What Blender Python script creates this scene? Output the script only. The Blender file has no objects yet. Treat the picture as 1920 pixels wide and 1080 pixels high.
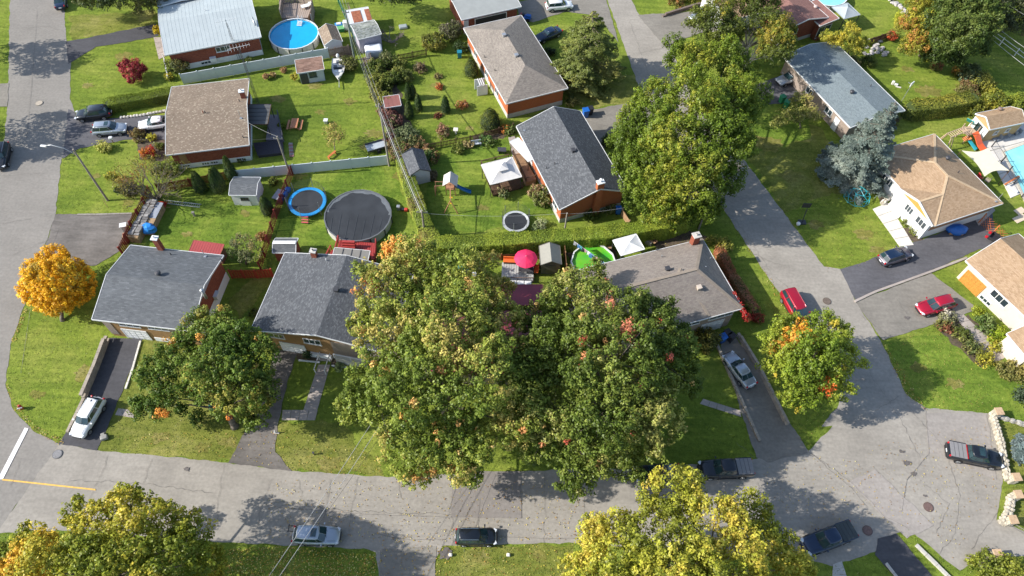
import bpy, bmesh, math, random
import numpy as np
from mathutils import Vector, Matrix
random.seed(7); RNG = np.random.default_rng(7)
scn = bpy.context.scene
col = scn.collection
R_ = math.radians
# ---------------------------------------------------------------- camera, sky, sun, exposure
CAM_H, CAM_F, CAM_P, CAM_R = 72.0, 1335.0, R_(33.8), R_(2.6)
_c, _s = math.cos(CAM_P), math.sin(CAM_P)
CR = Matrix(((1, 0, 0), (0, _c, -_s), (0, _s, _c))) @ Matrix.Rotation(CAM_R, 3, 'Z')
cam = bpy.data.cameras.new('camera'); cam_o = bpy.data.objects.new('camera', cam); col.objects.link(cam_o)
cam.sensor_width = 36; cam.lens = CAM_F / 1920 * 36; cam.clip_start = 1; cam.clip_end = 3000
cam_o.matrix_world = Matrix.Translation((0, 0, CAM_H)) @ CR.to_4x4()
scn.camera = cam_o
SUN_EL, SHADOW_DIR = R_(33.5), R_(8)          # shadows run along +x, a little away from the camera
sd = Vector((math.cos(SHADOW_DIR) * math.cos(SUN_EL), math.sin(SHADOW_DIR) * math.cos(SUN_EL), -math.sin(SUN_EL)))
sun = bpy.data.lights.new('sun', 'SUN'); sun.energy = 4.7; sun.angle = R_(0.5); sun.color = (1.0, .96, .90)
sun_o = bpy.data.objects.new('sun', sun); col.objects.link(sun_o)
sun_o.rotation_euler = sd.to_track_quat('-Z', 'Y').to_euler(); sun_o.location = (-60, 0, 90)
w = bpy.data.worlds.new('World'); scn.world = w; w.use_nodes = True
nt = w.node_tree; bg = nt.nodes['Background']; sk = nt.nodes.new('ShaderNodeTexSky')
sk.sky_type = 'NISHITA'; sk.sun_disc = False; sk.sun_elevation = SUN_EL
_sx, _sy = -sd.x, -sd.y
sk.sun_rotation = math.atan2(_sx, _sy)
nt.links.new(sk.outputs[0], bg.inputs[0]); bg.inputs[1].default_value = 0.15
scn.view_settings.view_transform = 'Standard'; scn.view_settings.look = 'None'
scn.view_settings.exposure = 0.62; scn.view_settings.gamma = 1
scn.view_settings.use_curve_mapping = False
scn.render.engine = 'CYCLES'
try:
    scn.cycles.max_bounces = 6; scn.cycles.diffuse_bounces = 3; scn.cycles.transparent_max_bounces = 8
except Exception: pass

def P(x, y, h=0.0):
    d = CR @ Vector((x - 960, -(y - 540), -CAM_F))
    t = (h - CAM_H) / d.z
    return Vector((d.x * t, d.y * t, h))
def proj(v):
    q = CR.transposed() @ (Vector(v) - Vector((0, 0, CAM_H)))
    return (960 + CAM_F * q.x / -q.z, 540 - CAM_F * q.y / -q.z)
def ang(a, b):
    d = P(*b) - P(*a); return math.atan2(d.y, d.x)
# ---------------------------------------------------------------- materials
MATS = {}
def mat(name, c, rough=.75, var=.12, scale=1.5, c2=None, bump=0., metal=0., coat=0., fine=0., spec=None, alpha=None):
    if name in MATS: return MATS[name]
    m = bpy.data.materials.new(name); m.use_nodes = True; n = m.node_tree.nodes; l = m.node_tree.links
    b = n['Principled BSDF']; MATS[name] = m
    b.inputs['Roughness'].default_value = rough; b.inputs['Metallic'].default_value = metal
    if coat: b.inputs['Coat Weight'].default_value = coat; b.inputs['Coat Roughness'].default_value = .06
    if spec is not None: b.inputs['Specular IOR Level'].default_value = spec
    if alpha is not None: b.inputs['Alpha'].default_value = alpha
    tc = n.new('ShaderNodeTexCoord'); no = n.new('ShaderNodeTexNoise')
    geo = n.new('ShaderNodeNewGeometry')
    no.inputs['Scale'].default_value = scale; no.inputs['Detail'].default_value = 6
    l.new(geo.outputs['Position'], no.inputs['Vector'])
    ra = n.new('ShaderNodeValToRGB'); ra.color_ramp.elements[0].position = .3; ra.color_ramp.elements[1].position = .7
    d = c2 if c2 else tuple(x * (1 - var) for x in c); e = c if c2 else tuple(min(1, x * (1 + var)) for x in c)
    ra.color_ramp.elements[0].color = (*d, 1); ra.color_ramp.elements[1].color = (*e, 1)
    l.new(no.outputs['Fac'], ra.inputs['Fac']); out = ra.outputs['Color']
    if fine:
        f = n.new('ShaderNodeTexNoise'); f.inputs['Scale'].default_value = scale * 14; f.inputs['Detail'].default_value = 3
        l.new(geo.outputs['Position'], f.inputs['Vector'])
        mr = n.new('ShaderNodeMapRange'); mr.inputs['From Min'].default_value = .3; mr.inputs['From Max'].default_value = .7
        mr.inputs['To Min'].default_value = 1 - fine; mr.inputs['To Max'].default_value = 1 + fine
        l.new(f.outputs['Fac'], mr.inputs['Value'])
        mx = n.new('ShaderNodeMix'); mx.data_type = 'RGBA'; mx.blend_type = 'MULTIPLY'; mx.inputs['Factor'].default_value = 1
        l.new(out, mx.inputs['A']); l.new(mr.outputs['Result'], mx.inputs['B']); out = mx.outputs['Result']
    l.new(out, b.inputs['Base Color'])
    if bump:
        bu = n.new('ShaderNodeBump'); bu.inputs['Strength'].default_value = .6; bu.inputs['Distance'].default_value = bump
        f2 = n.new('ShaderNodeTexNoise'); f2.inputs['Scale'].default_value = scale * 8; f2.inputs['Detail'].default_value = 5
        l.new(geo.outputs['Position'], f2.inputs['Vector']); l.new(f2.outputs['Fac'], bu.inputs['Height'])
        l.new(bu.outputs['Normal'], b.inputs['Normal'])
    return m
def tile_mat(name, cols, uw, vh, rough=.85, mortar=None, big=.12, bump=.01, msize=.012, spots=None):
    """rows of tabs (shingles) or bricks in metres; every tab draws its own tone from cols"""
    m = bpy.data.materials.new(name); m.use_nodes = True; n = m.node_tree.nodes; l = m.node_tree.links
    b = n['Principled BSDF']; b.inputs['Roughness'].default_value = rough; MATS[name] = m
    b.inputs['Specular IOR Level'].default_value = .25
    uv = n.new('ShaderNodeUVMap'); uv.uv_map = 'uv'
    sp = n.new('ShaderNodeSeparateXYZ'); l.new(uv.outputs[0], sp.inputs[0])
    def mth(op, a, bb=None):
        q = n.new('ShaderNodeMath'); q.operation = op
        for i, v in enumerate((a, bb)):
            if v is None: continue
            if isinstance(v, (int, float)): q.inputs[i].default_value = v
            else: l.new(v, q.inputs[i])
        return q.outputs[0]
    vv = mth('DIVIDE', sp.outputs['Y'], vh); row = mth('FLOOR', vv)
    off = mth('MULTIPLY', mth('FRACT', mth('MULTIPLY', row, .618)), 1.0)
    uu = mth('ADD', mth('DIVIDE', sp.outputs['X'], uw), off); cl = mth('FLOOR', uu)
    cb = n.new('ShaderNodeCombineXYZ'); l.new(cl, cb.inputs[0]); l.new(row, cb.inputs[1])
    wn = n.new('ShaderNodeTexWhiteNoise'); wn.noise_dimensions = '2D'; l.new(cb.outputs[0], wn.inputs['Vector'])
    ra = n.new('ShaderNodeValToRGB'); ra.color_ramp.interpolation = 'LINEAR'
    els = ra.color_ramp.elements
    while len(els) < len(cols): els.new(.5)
    for i, c in enumerate(cols): els[i].position = i / (len(cols) - 1); els[i].color = (*c, 1)
    l.new(wn.outputs['Value'], ra.inputs['Fac']); out = ra.outputs['Color']
    fu = mth('FRACT', uu); fv = mth('FRACT', vv)
    edge = mth('MAXIMUM', mth('LESS_THAN', fv, msize / vh), mth('MULTIPLY', mth('LESS_THAN', fu, msize / uw), .6))
    mx = n.new('ShaderNodeMix'); mx.data_type = 'RGBA'; l.new(edge, mx.inputs['Factor']); l.new(out, mx.inputs['A'])
    mc = mortar or tuple(x * .55 for x in cols[0]); mx.inputs['B'].default_value = (*mc, 1); out = mx.outputs['Result']
    no = n.new('ShaderNodeTexNoise'); no.inputs['Scale'].default_value = .45; no.inputs['Detail'].default_value = 7
    no.inputs['Roughness'].default_value = .65
    l.new(uv.outputs[0], no.inputs['Vector'])
    mr = n.new('ShaderNodeMapRange'); mr.inputs['From Min'].default_value = .3; mr.inputs['From Max'].default_value = .7
    mr.inputs['To Min'].default_value = 1 - big; mr.inputs['To Max'].default_value = 1 + big
    l.new(no.outputs['Fac'], mr.inputs['Value'])
    m2 = n.new('ShaderNodeMix'); m2.data_type = 'RGBA'; m2.blend_type = 'MULTIPLY'; m2.inputs['Factor'].default_value = 1
    l.new(out, m2.inputs['A']); l.new(mr.outputs['Result'], m2.inputs['B']); l.new(m2.outputs['Result'], b.inputs['Base Color'])
    if bump:
        bu = n.new('ShaderNodeBump'); bu.inputs['Strength'].default_value = .5; bu.inputs['Distance'].default_value = bump
        l.new(mth('SUBTRACT', fv, edge), bu.inputs['Height']); l.new(bu.outputs['Normal'], b.inputs['Normal'])
    return m
def leaf_mat():
    m = bpy.data.materials.new('leaf'); m.use_nodes = True; n = m.node_tree.nodes; l = m.node_tree.links
    n.remove(n['Principled BSDF']); at = n.new('ShaderNodeAttribute'); at.attribute_name = 'tint'
    d = n.new('ShaderNodeBsdfDiffuse'); t = n.new('ShaderNodeBsdfTranslucent'); g = n.new('ShaderNodeBsdfGlossy')
    g.inputs['Roughness'].default_value = .45; g.inputs['Color'].default_value = (1, 1, 1, 1)
    mx = n.new('ShaderNodeMixShader'); mx.inputs[0].default_value = .34
    m2 = n.new('ShaderNodeMixShader'); m2.inputs[0].default_value = .015
    l.new(at.outputs['Color'], d.inputs[0]); l.new(at.outputs['Color'], t.inputs[0])
    l.new(d.outputs[0], mx.inputs[1]); l.new(t.outputs[0], mx.inputs[2])
    l.new(mx.outputs[0], m2.inputs[1]); l.new(g.outputs[0], m2.inputs[2])
    l.new(m2.outputs[0], n['Material Output'].inputs[0]); return m
LEAF = leaf_mat()
# ---------------------------------------------------------------- objects
WM = {}
def tag(o, label=None, cat=None, group=None, kind=None):
    if label: o['label'] = label
    if cat: o['category'] = cat
    if group: o['group'] = group
    if kind: o['kind'] = kind
    return o
def thing(name, label, cat, loc=(0, 0, 0), rz=0., group=None):
    o = bpy.data.objects.new(name, None); col.objects.link(o); o.location = loc; o.rotation_euler = (0, 0, rz)
    o.empty_display_size = .3
    WM[o.name] = Matrix.Translation(loc) @ Matrix.Rotation(rz, 4, 'Z')
    return tag(o, label, cat, group)
def link(name, me, parent=None, mx=None):
    o = bpy.data.objects.new(name, me); col.objects.link(o)
    if parent: o.parent = parent
    WM[o.name] = mx if mx is not None else (WM[parent.name] if parent else Matrix())
    return o
def copy_tree(o, parent=None):
    c = o.copy(); col.objects.link(c); c.parent = parent
    for ch in list(o.children): copy_tree(ch, c)
    return c
class MB:
    def __init__(s): s.v = []; s.f = []; s.mi = []; s.m = 0
    def face(s, pts, flip=False):
        i = len(s.v); s.v += [tuple(p) for p in pts]; ix = list(range(i, i + len(pts)))
        s.f.append(ix[::-1] if flip else ix); s.mi.append(s.m); return s
    def box(s, c, d, rz=0., tilt=None):
        hx, hy, hz = d[0] / 2, d[1] / 2, d[2] / 2; i = len(s.v); ca, sa = math.cos(rz), math.sin(rz)
        for x, y, z in ((-1, -1, -1), (1, -1, -1), (1, 1, -1), (-1, 1, -1), (-1, -1, 1), (1, -1, 1), (1, 1, 1), (-1, 1, 1)):
            p = Vector((x * hx, y * hy, z * hz))
            if tilt is not None: p = tilt @ p
            s.v.append((c[0] + p.x * ca - p.y * sa, c[1] + p.x * sa + p.y * ca, c[2] + p.z))
        for q in ((0, 3, 2, 1), (4, 5, 6, 7), (0, 1, 5, 4), (1, 2, 6, 5), (2, 3, 7, 6), (3, 0, 4, 7)):
            s.f.append([i + k for k in q]); s.mi.append(s.m)
        return s
    def beam(s, a, b, wd, ht):
        a = Vector(a); b = Vector(b); d = (b - a); L = d.length
        if L < 1e-6: return s
        t = d.normalized(); up = Vector((0, 0, 1)) if abs(t.z) < .95 else Vector((1, 0, 0))
        r = t.cross(up).normalized(); u = r.cross(t); i = len(s.v)
        for e in (a, b):
            for x, y in ((-1, -1), (1, -1), (1, 1), (-1, 1)):
                s.v.append(tuple(e + r * x * wd / 2 + u * y * ht / 2))
        for q in ((0, 1, 2, 3), (7, 6, 5, 4), (0, 4, 5, 1), (1, 5, 6, 2), (2, 6, 7, 3), (3, 7, 4, 0)):
            s.f.append([i + k for k in q]); s.mi.append(s.m)
        return s
    def tube(s, pts, rad, n=7, cap=True):
        pts = [Vector(p) for p in pts]; k = len(pts)
        if isinstance(rad, (int, float)): rad = [rad] * k
        i = len(s.v); pr = None
        for j, p in enumerate(pts):
            t = (pts[min(j + 1, k - 1)] - pts[max(j - 1, 0)]).normalized()
            if pr is None: pr = t.orthogonal().normalized()
            r = (pr - t * pr.dot(t)); r = r.normalized() if r.length > 1e-5 else t.orthogonal().normalized(); pr = r
            u = t.cross(r)
            for a in range(n):
                th = 2 * math.pi * a / n
                s.v.append(tuple(p + (r * math.cos(th) + u * math.sin(th)) * rad[j]))
        for j in range(k - 1):
            for a in range(n):
                b = (a + 1) % n
                s.f.append([i + j * n + a, i + j * n + b, i + (j + 1) * n + b, i + (j + 1) * n + a]); s.mi.append(s.m)
        if cap:
            s.f.append([i + a for a in range(n)][::-1]); s.mi.append(s.m)
            s.f.append([i + (k - 1) * n + a for a in range(n)]); s.mi.append(s.m)
        return s
    def lathe(s, c, prof, n=24, cap=True):
        i = len(s.v); k = len(prof)
        for r, z in prof:
            for a in range(n):
                th = 2 * math.pi * a / n; s.v.append((c[0] + r * math.cos(th), c[1] + r * math.sin(th), c[2] + z))
        for j in range(k - 1):
            for a in range(n):
                b = (a + 1) % n
                s.f.append([i + j * n + a, i + j * n + b, i + (j + 1) * n + b, i + (j + 1) * n + a]); s.mi.append(s.m)
        if cap:
            s.f.append([i + a for a in range(n)][::-1]); s.mi.append(s.m)
            s.f.append([i + (k - 1) * n + a for a in range(n)]); s.mi.append(s.m)
        return s
    def prism(s, poly, z0, z1):
        i = len(s.v); k = len(poly)
        ar = sum(poly[a][0] * poly[(a + 1) % k][1] - poly[(a + 1) % k][0] * poly[a][1] for a in range(k))
        if ar < 0: poly = poly[::-1]
        for z in (z0, z1):
            for p in poly: s.v.append((p[0], p[1], z))
        s.f.append([i + a for a in range(k)][::-1]); s.mi.append(s.m)
        s.f.append([i + k + a for a in range(k)]); s.mi.append(s.m)
        for a in range(k):
            b = (a + 1) % k; s.f.append([i + a, i + b, i + k + b, i + k + a]); s.mi.append(s.m)
        return s
    def ball(s, c, r, n=10, m=6, seed=None, rough=0.):
        rr = random.Random(seed); i = len(s.v)
        r = (r, r, r) if isinstance(r, (int, float)) else r
        for j in range(m + 1):
            ph = math.pi * j / m
            for a in range(n):
                th = 2 * math.pi * a / n; q = 1 + (rr.uniform(-rough, rough) if rough and 0 < j < m else 0)
                s.v.append((c[0] + r[0] * q * math.sin(ph) * math.cos(th), c[1] + r[1] * q * math.sin(ph) * math.sin(th), c[2] + r[2] * q * math.cos(ph)))
        for j in range(m):
            for a in range(n):
                b = (a + 1) % n
                s.f.append([i + j * n + a, i + (j + 1) * n + a, i + (j + 1) * n + b, i + j * n + b]); s.mi.append(s.m)
        return s
    def mesh(s, name, mats, mx=None, smooth=False, uv=True):
        me = bpy.data.meshes.new(name); v = s.v
        vw = v
        if mx is not None:
            inv = mx.inverted(); v = [tuple(inv @ Vector(p)) for p in v]
        me.from_pydata(v, [], s.f)
        if not isinstance(mats, (list, tuple)): mats = [mats]
        for m in mats: me.materials.append(m)
        if len(mats) > 1: me.polygons.foreach_set('material_index', s.mi)
        if smooth: me.polygons.foreach_set('use_smooth', [True] * len(s.f))
        if uv:
            ul = me.uv_layers.new(name='uv'); dat = np.zeros(len(me.loops) * 2, dtype=np.float32); k = 0
            for f in s.f:
                a = Vector(vw[f[0]]); nn = Vector((0, 0, 0))
                for q in range(1, len(f) - 1): nn += (Vector(vw[f[q]]) - a).cross(Vector(vw[f[q + 1]]) - a)
                if nn.length < 1e-9: nn = Vector((0, 0, 1))
                nn.normalize()
                U = Vector((0, 0, 1)).cross(nn)
                U = U.normalized() if U.length > .02 else Vector((1, 0, 0))
                V = nn.cross(U)
                for q in f:
                    p = Vector(vw[q]); dat[k] = p.dot(U); dat[k + 1] = p.dot(V); k += 2
            ul.data.foreach_set('uv', dat)
        me.update(); return me
    def build(s, name, mats, parent=None, world=True, smooth=False, kind=None, uv=True, label=None):
        mx = WM[parent.name] if (parent and world) else None
        o = link(name, s.mesh(name, mats, mx, smooth, uv), parent)
        if kind: o['kind'] = kind
        if label: o['label'] = label
        return o
def bevel(o, wd=.03, seg=2):
    m = o.modifiers.new('bevel', 'BEVEL'); m.width = wd; m.segments = seg; m.limit_method = 'ANGLE'; m.angle_limit = R_(40); return o
def subsurf(o, lv=1):
    m = o.modifiers.new('sub', 'SUBSURF'); m.levels = lv; m.render_levels = lv; return o
def quads_mesh(name, V, C, m=None, mx=None):
    """V: N x k x 3 (k = 3 or 4), C: N x 3"""
    N, k = V.shape[:2]; me = bpy.data.meshes.new(name)
    V = V.astype(np.float32)
    if mx is not None:
        inv = np.array(mx.inverted(), dtype=np.float32); V = V @ inv[:3, :3].T + inv[:3, 3]
    me.vertices.add(N * k); me.vertices.foreach_set('co', V.reshape(-1))
    me.loops.add(N * k); me.loops.foreach_set('vertex_index', np.arange(N * k, dtype=np.int32))
    me.polygons.add(N); me.polygons.foreach_set('loop_start', np.arange(0, N * k, k, dtype=np.int32))
    me.materials.append(m or LEAF); me.update(calc_edges=True)
    a = me.attributes.new('tint', 'FLOAT_COLOR', 'FACE')
    cc = np.ones((N, 4), dtype=np.float32); cc[:, :3] = np.clip(C, 0, 1); a.data.foreach_set('color', cc.reshape(-1))
    return me
def unit(a): return a / np.maximum(np.linalg.norm(a, axis=-1, keepdims=True), 1e-6)
def leaf_quads(pos, nrm, size, rng, aspect=.7):
    N = len(pos); r = unit(rng.normal(size=(N, 3))); t = unit(np.cross(nrm, r)); b = np.cross(nrm, t)
    sz = (size * rng.uniform(.6, 1.3, N))[:, None]
    t = t * sz; b = b * sz * aspect
    fold = nrm * sz * rng.uniform(-.15, .15, (N, 1))
    return np.stack([pos - t, pos - b * .9 + fold, pos + t, pos + b * 1.1 + fold], 1)
def snoise(p, s, seed):
    """cheap smooth 3-D noise in about 0..1"""
    r = np.random.default_rng(seed); o = np.zeros(len(p))
    for k in range(5):
        d = r.normal(size=3); d /= np.linalg.norm(d); o += np.sin((p @ d) * s * r.uniform(.6, 1.7) + r.uniform(0, 6.28))
    return np.clip(.5 + o / 5.5, 0, 1)
def palette(p, pal, rng, seed, s=.6, jit=.22, mix=.12):
    """pal: list of (weight, rgb); neighbouring clumps share a tone"""
    wts = np.array([q[0] for q in pal], float); cum = np.cumsum(wts / wts.sum())
    n = snoise(p, s, seed); n = np.argsort(np.argsort(n)) / max(1, len(n) - 1)
    v = np.clip(n + rng.normal(0, mix, len(p)), 0, .9999)
    ix = np.searchsorted(cum, v); C = np.array([q[1] for q in pal])[np.minimum(ix, len(pal) - 1)]
    return C * rng.uniform(1 - jit, 1 + jit, (len(p), 1))
def fixn(me):
    bm = bmesh.new(); bm.from_mesh(me); bmesh.ops.recalc_face_normals(bm, faces=bm.faces[:]); bm.to_mesh(me); bm.free()
# ---------------------------------------------------------------- vegetation builders
STAT = []; DK = 1.1; LS = .62
BARK = mat('bark', (.16, .13, .10), .9, .35, 4, bump=.02); BARKG = mat('grey_bark', (.33, .30, .26), .9, .3, 4)
GREEN = [(3, (.075, .115, .022)), (3, (.105, .145, .03)), (2, (.16, .19, .045)), (1, (.05, .085, .02))]
def crown(name, parent, lobes, pal, leaf=.15, dens=30, cr=.62, seed=1, up=.35, low=-.45, fill=.35, accents=None, kind=None, knobs=2.2, flecks=None, tipc=(1.35, 1.33, 1.1), mixj=.22):
    rng = np.random.default_rng(seed); CC = []; CRr = []; DD = []
    extra = []
    for l in lobes:
        if l[1] < 1.1: continue
        for k in range(int(knobs * (l[1] / 3) ** .8) + 2 if knobs >= 0 else 0):
            d = unit(rng.normal(size=3) + np.array([0, 0, .25]))
            if d[2] < -.35: d[2] = -d[2]
            rr_ = l[1] * rng.uniform(.22, .36); o_ = np.array(l[0]) + d * (l[1] * rng.uniform(.82, 1.12)) * np.array([1, 1, .85]); extra.append((o_, rr_, .9))
    lobes = [(l[0], l[1] * .9) + tuple(l[2:]) for l in lobes] + extra
    L = np.array([[*l[0], l[1]] for l in lobes]); sq = np.array([l[2] if len(l) > 2 else .85 for l in lobes])
    for i, (x, y, z, r) in enumerate(L):
        c0 = min(cr, r * .42)
        n = int(4 * math.pi * r * r * .95 / (c0 * c0 * 3.0)) + 4
        d = unit(rng.normal(size=(n * 2, 3))); d = d[d[:, 2] > low + rng.uniform(-.25, .25, len(d))][:n]
        rad = r * (.80 + .28 * snoise(d * 3 + i * 7.3, 1.6, seed + i)) * rng.uniform(.9, 1.06, len(d))
        p = np.array([x, y, z]) + d * rad[:, None] * np.array([1, 1, sq[i]])
        nf = int(n * fill); df = unit(rng.normal(size=(nf, 3)))
        pf = np.array([x, y, z]) + df * (r * rng.uniform(.25, .7, nf))[:, None] * np.array([1, 1, sq[i]])
        p = np.concatenate([p, pf]); d = np.concatenate([d, df])
        ok = np.ones(len(p), bool)
        for j, (x2, y2, z2, r2) in enumerate(L):
            if j != i: ok &= np.linalg.norm((p - np.array([x2, y2, z2])) / np.array([1, 1, sq[j]]), axis=1) > r2 * .72
        keep = ok | (rng.random(len(p)) < .12)
        CC.append(p[keep]); DD.append(d[keep]); CRr.append(np.full(keep.sum(), c0) * rng.uniform(.6, 1.3, keep.sum()))
    CC = np.concatenate(CC); DD = np.concatenate(DD); CRr = np.concatenate(CRr)
    g = CC[:, 2] > CRr * .3; CC, DD, CRr = CC[g], DD[g], CRr[g]
    base = palette(CC, pal, rng, seed, .55 if cr > .4 else 1.5, mix=mixj)
    if accents:
        for (c, r, cl) in accents:
            dd = np.linalg.norm(CC - np.array(c), axis=1); h = dd < r * rng.uniform(.5, 1.15, len(CC))
            base[h] = np.array(cl) * rng.uniform(.7, 1.3, (h.sum(), 1)) * .8 + base[h] * .2
    if flecks:
        nfk, fr_, fc = flecks; top = np.where(DD[:, 2] > -.1)[0]
        for q in rng.choice(top, nfk):
            h = np.linalg.norm(CC - CC[q], axis=1) < fr_ * rng.uniform(.5, 1.3); base[h] = np.array(fc[rng.integers(len(fc))]) * rng.uniform(.8, 1.2, (h.sum(), 1))
    k = np.maximum(6, (dens * (CRr / .62) ** 2 * (.15 / leaf) ** 2 * DK).astype(int)); ix = np.repeat(np.arange(len(CC)), k); N = len(ix)
    ax = unit(DD * .55 + np.array([0, 0, .85]) + rng.normal(size=DD.shape) * .22)[ix]
    t = rng.uniform(-.75, 1.15, N); w_ = np.sqrt(np.clip(1 - (np.abs(t - .05) / 1.15) ** 2, .03, 1)) * .85
    r3 = rng.normal(size=(N, 3)); r3 = unit(r3 - ax * np.sum(r3 * ax, 1)[:, None])
    pos = CC[ix] + ax * (t * CRr[ix] * 1.25)[:, None] + r3 * (w_ * CRr[ix] * rng.uniform(.45, 1.05, N))[:, None]
    dirs = unit(r3 * w_[:, None] + ax * (t * .8)[:, None])
    nr = unit(dirs * .9 + np.array([0, 0, up]) + rng.normal(size=(N, 3)) * .34)
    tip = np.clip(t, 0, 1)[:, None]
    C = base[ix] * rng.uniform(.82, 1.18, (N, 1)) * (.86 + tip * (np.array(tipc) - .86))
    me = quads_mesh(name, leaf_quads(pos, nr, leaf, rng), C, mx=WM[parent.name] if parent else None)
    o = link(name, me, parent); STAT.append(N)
    if kind: o['kind'] = kind
    return o, CC
def limbs(mb, base, tops, r0, seed=0, twigs=None):
    rr = random.Random(seed); base = Vector(base)
    for t in tops:
        t = Vector(t); a = base.lerp(t, .45) + Vector((0, 0, (t - base).length * .08))
        a += Vector((rr.uniform(-.4, .4), rr.uniform(-.4, .4), 0))
        mb.tube([base, a, t], [r0 * .55, r0 * .33, r0 * .1], 6)
def tree(name, label, base_px, lobes_px, pal, leaf=.17, dens=30, cr=.62, seed=1, tr=.32, group=None, fork=.35, accents=None, up=.35, fill=.35, low=-.45, bark=None, ntw=26, **kw):
    b = P(*base_px); t = thing(name, label, 'tree', b, 0, group)
    lob = [(P(l[0], l[1], l[2]), l[3]) + tuple(l[4:]) for l in lobes_px]
    acc = [(P(a[0], a[1], a[2]), a[3], a[4]) for a in accents] if accents else None
    o, CC = crown('crown', t, lob, pal, leaf * LS if leaf > .12 else leaf * .85, dens, cr, seed, up, low, fill, acc, **kw)
    top = max(l[0].z for l in lob); cx = sum((l[0] for l in lob), Vector()) / len(lob)
    f = Vector((b.x * .7 + cx.x * .3, b.y * .7 + cx.y * .3, top * fork))
    mb = MB(); mb.tube([b - Vector((0, 0, .1)), b + Vector((0, 0, .25)), b.lerp(f, .5), f], [tr * 1.7, tr * 1.15, tr, tr * .85], 10)
    mb.build('trunk', bark or BARK, t, smooth=True)
    mb = MB(); limbs(mb, f, [l[0] for l in lob], tr, seed)
    rr = random.Random(seed)
    for c in rr.sample(list(CC), min(ntw, len(CC))):
        q = min(lob, key=lambda l: (l[0] - Vector(c)).length)[0]
        mb.tube([q, Vector(c)], [tr * .14, tr * .05], 4)
    mb.build('limb', bark or BARK, t, smooth=True)
    return t
def shrub(name, label, px, r, h, pal, leaf=.1, seed=1, group=None, n=5, cat='shrub', spread=.5, dens=26, cr=.3, sq=.9):
    b = P(*px); t = thing(name, label, cat, b, 0, group); rr = random.Random(seed)
    lob = []
    for i in range(n):
        a = rr.uniform(0, 6.28); q = rr.uniform(.1, spread) * r if n > 1 else 0
        rl = r * rr.uniform(.5, .75) if n > 1 else r
        lob.append((b + Vector((math.cos(a) * q, math.sin(a) * q, max(.12, h - rl * sq) * rr.uniform(.75, 1) if n > 1 else h * .5)), rl, sq if n > 1 else h / r / 2))
    crown('foliage', t, lob, pal, leaf, dens, min(cr, r * .45), seed, low=-.8)
    mb = MB()
    for i in range(min(4, n + 1)):
        a = rr.uniform(0, 6.28); e = b + Vector((math.cos(a) * r * .4, math.sin(a) * r * .4, h * .7))
        mb.tube([b, e], [.05, .02], 5)
    mb.build('stem', BARK, t)
    return t
def strip_leaves(A, Bv, wd, h, n, rng, leaf, round_=.25):
    """leaf positions over the top and sides of a clipped hedge run"""
    A = np.array(A); Bv = np.array(Bv); d = Bv - A; L = np.linalg.norm(d); d = d / L; s = np.array([-d[1], d[0], 0])
    u = rng.uniform(-.1, L + .1, n); th = rng.random(n); per = wd + 2 * h
    q = th * per; x = np.where(q < h, -wd / 2, np.where(q < h + wd, q - h - wd / 2, wd / 2)); z = np.where(q < h, q, np.where(q < h + wd, h, per - q))
    nx = np.where(q < h, -1., np.where(q < h + wd, x / wd * .8, 1.)); nz = np.where((q >= h) & (q < h + wd), 1., .3)
    j = rng.normal(0, .035, (n, 3)); bul = .05 * np.sin(u * 1.1) + .03 * np.sin(u * 3.7 + x * 3)
    pos = A + d * u[:, None] + s * (x * (1 + bul))[:, None] + np.array([0, 0, 1]) * (z * (1 + .6 * bul))[:, None] + j
    nr = unit(s * nx[:, None] + np.array([0, 0, 1.2]) * nz[:, None] + rng.normal(size=(n, 3)) * .28)
    return pos, nr
def hedge(name, label, pts, wd, h, pal, leaf=.07, dens=170, seed=1, cat='hedge', group=None, corecol=(.06, .085, .015), accents=None):
    pw = [P(*p) for p in pts]; t = thing(name, label, cat, pw[0], 0, group); rng = np.random.default_rng(seed)
    mb = MB(); PS = []; NS = []
    for i, (a, b) in enumerate(zip(pw, pw[1:])):
        d = (b - a).normalized(); s = Vector((-d.y, d.x, 0)) * (wd / 2 - .16)
        mb.prism([(a + s)[:2], (b + s)[:2], (b - s)[:2], (a - s)[:2]], .01, h - .24 - .006 * i)
        p, n = strip_leaves(a, b, wd, h, int(((b - a).length) * (wd + 2 * h) * dens), rng, leaf); PS.append(p); NS.append(n)
    for e in (pw[0], pw[-1]):
        n = int(wd * h * dens * .9); th = rng.uniform(0, 6.28, n); z = rng.uniform(.05, h, n)
        PS.append(np.stack([e.x + np.cos(th) * wd * .5, e.y + np.sin(th) * wd * .5, z], 1)); NS.append(unit(np.stack([np.cos(th), np.sin(th), .3 + 0 * th], 1) + rng.normal(size=(n, 3)) * .4))
        mb.lathe((e.x, e.y, 0), [(wd * .38, .012), (wd * .38, h - .3)], 12)
    p = np.concatenate(PS); n = np.concatenate(NS)
    C = palette(p, pal, rng, seed, 1.1, .3)
    if accents:
        for (c, r, cl) in accents:
            hh = np.linalg.norm(p - np.array(c), axis=1) < r; C[hh] = np.array(cl) * rng.uniform(.6, 1.3, (hh.sum(), 1))
    link('foliage', quads_mesh('foliage', leaf_quads(p, n, leaf, rng), C, mx=WM[t.name]), t)
    mb.build('hedge_core', mat('hedge_core' + str(corecol[0]), corecol, .9), t)
    return t
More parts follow.
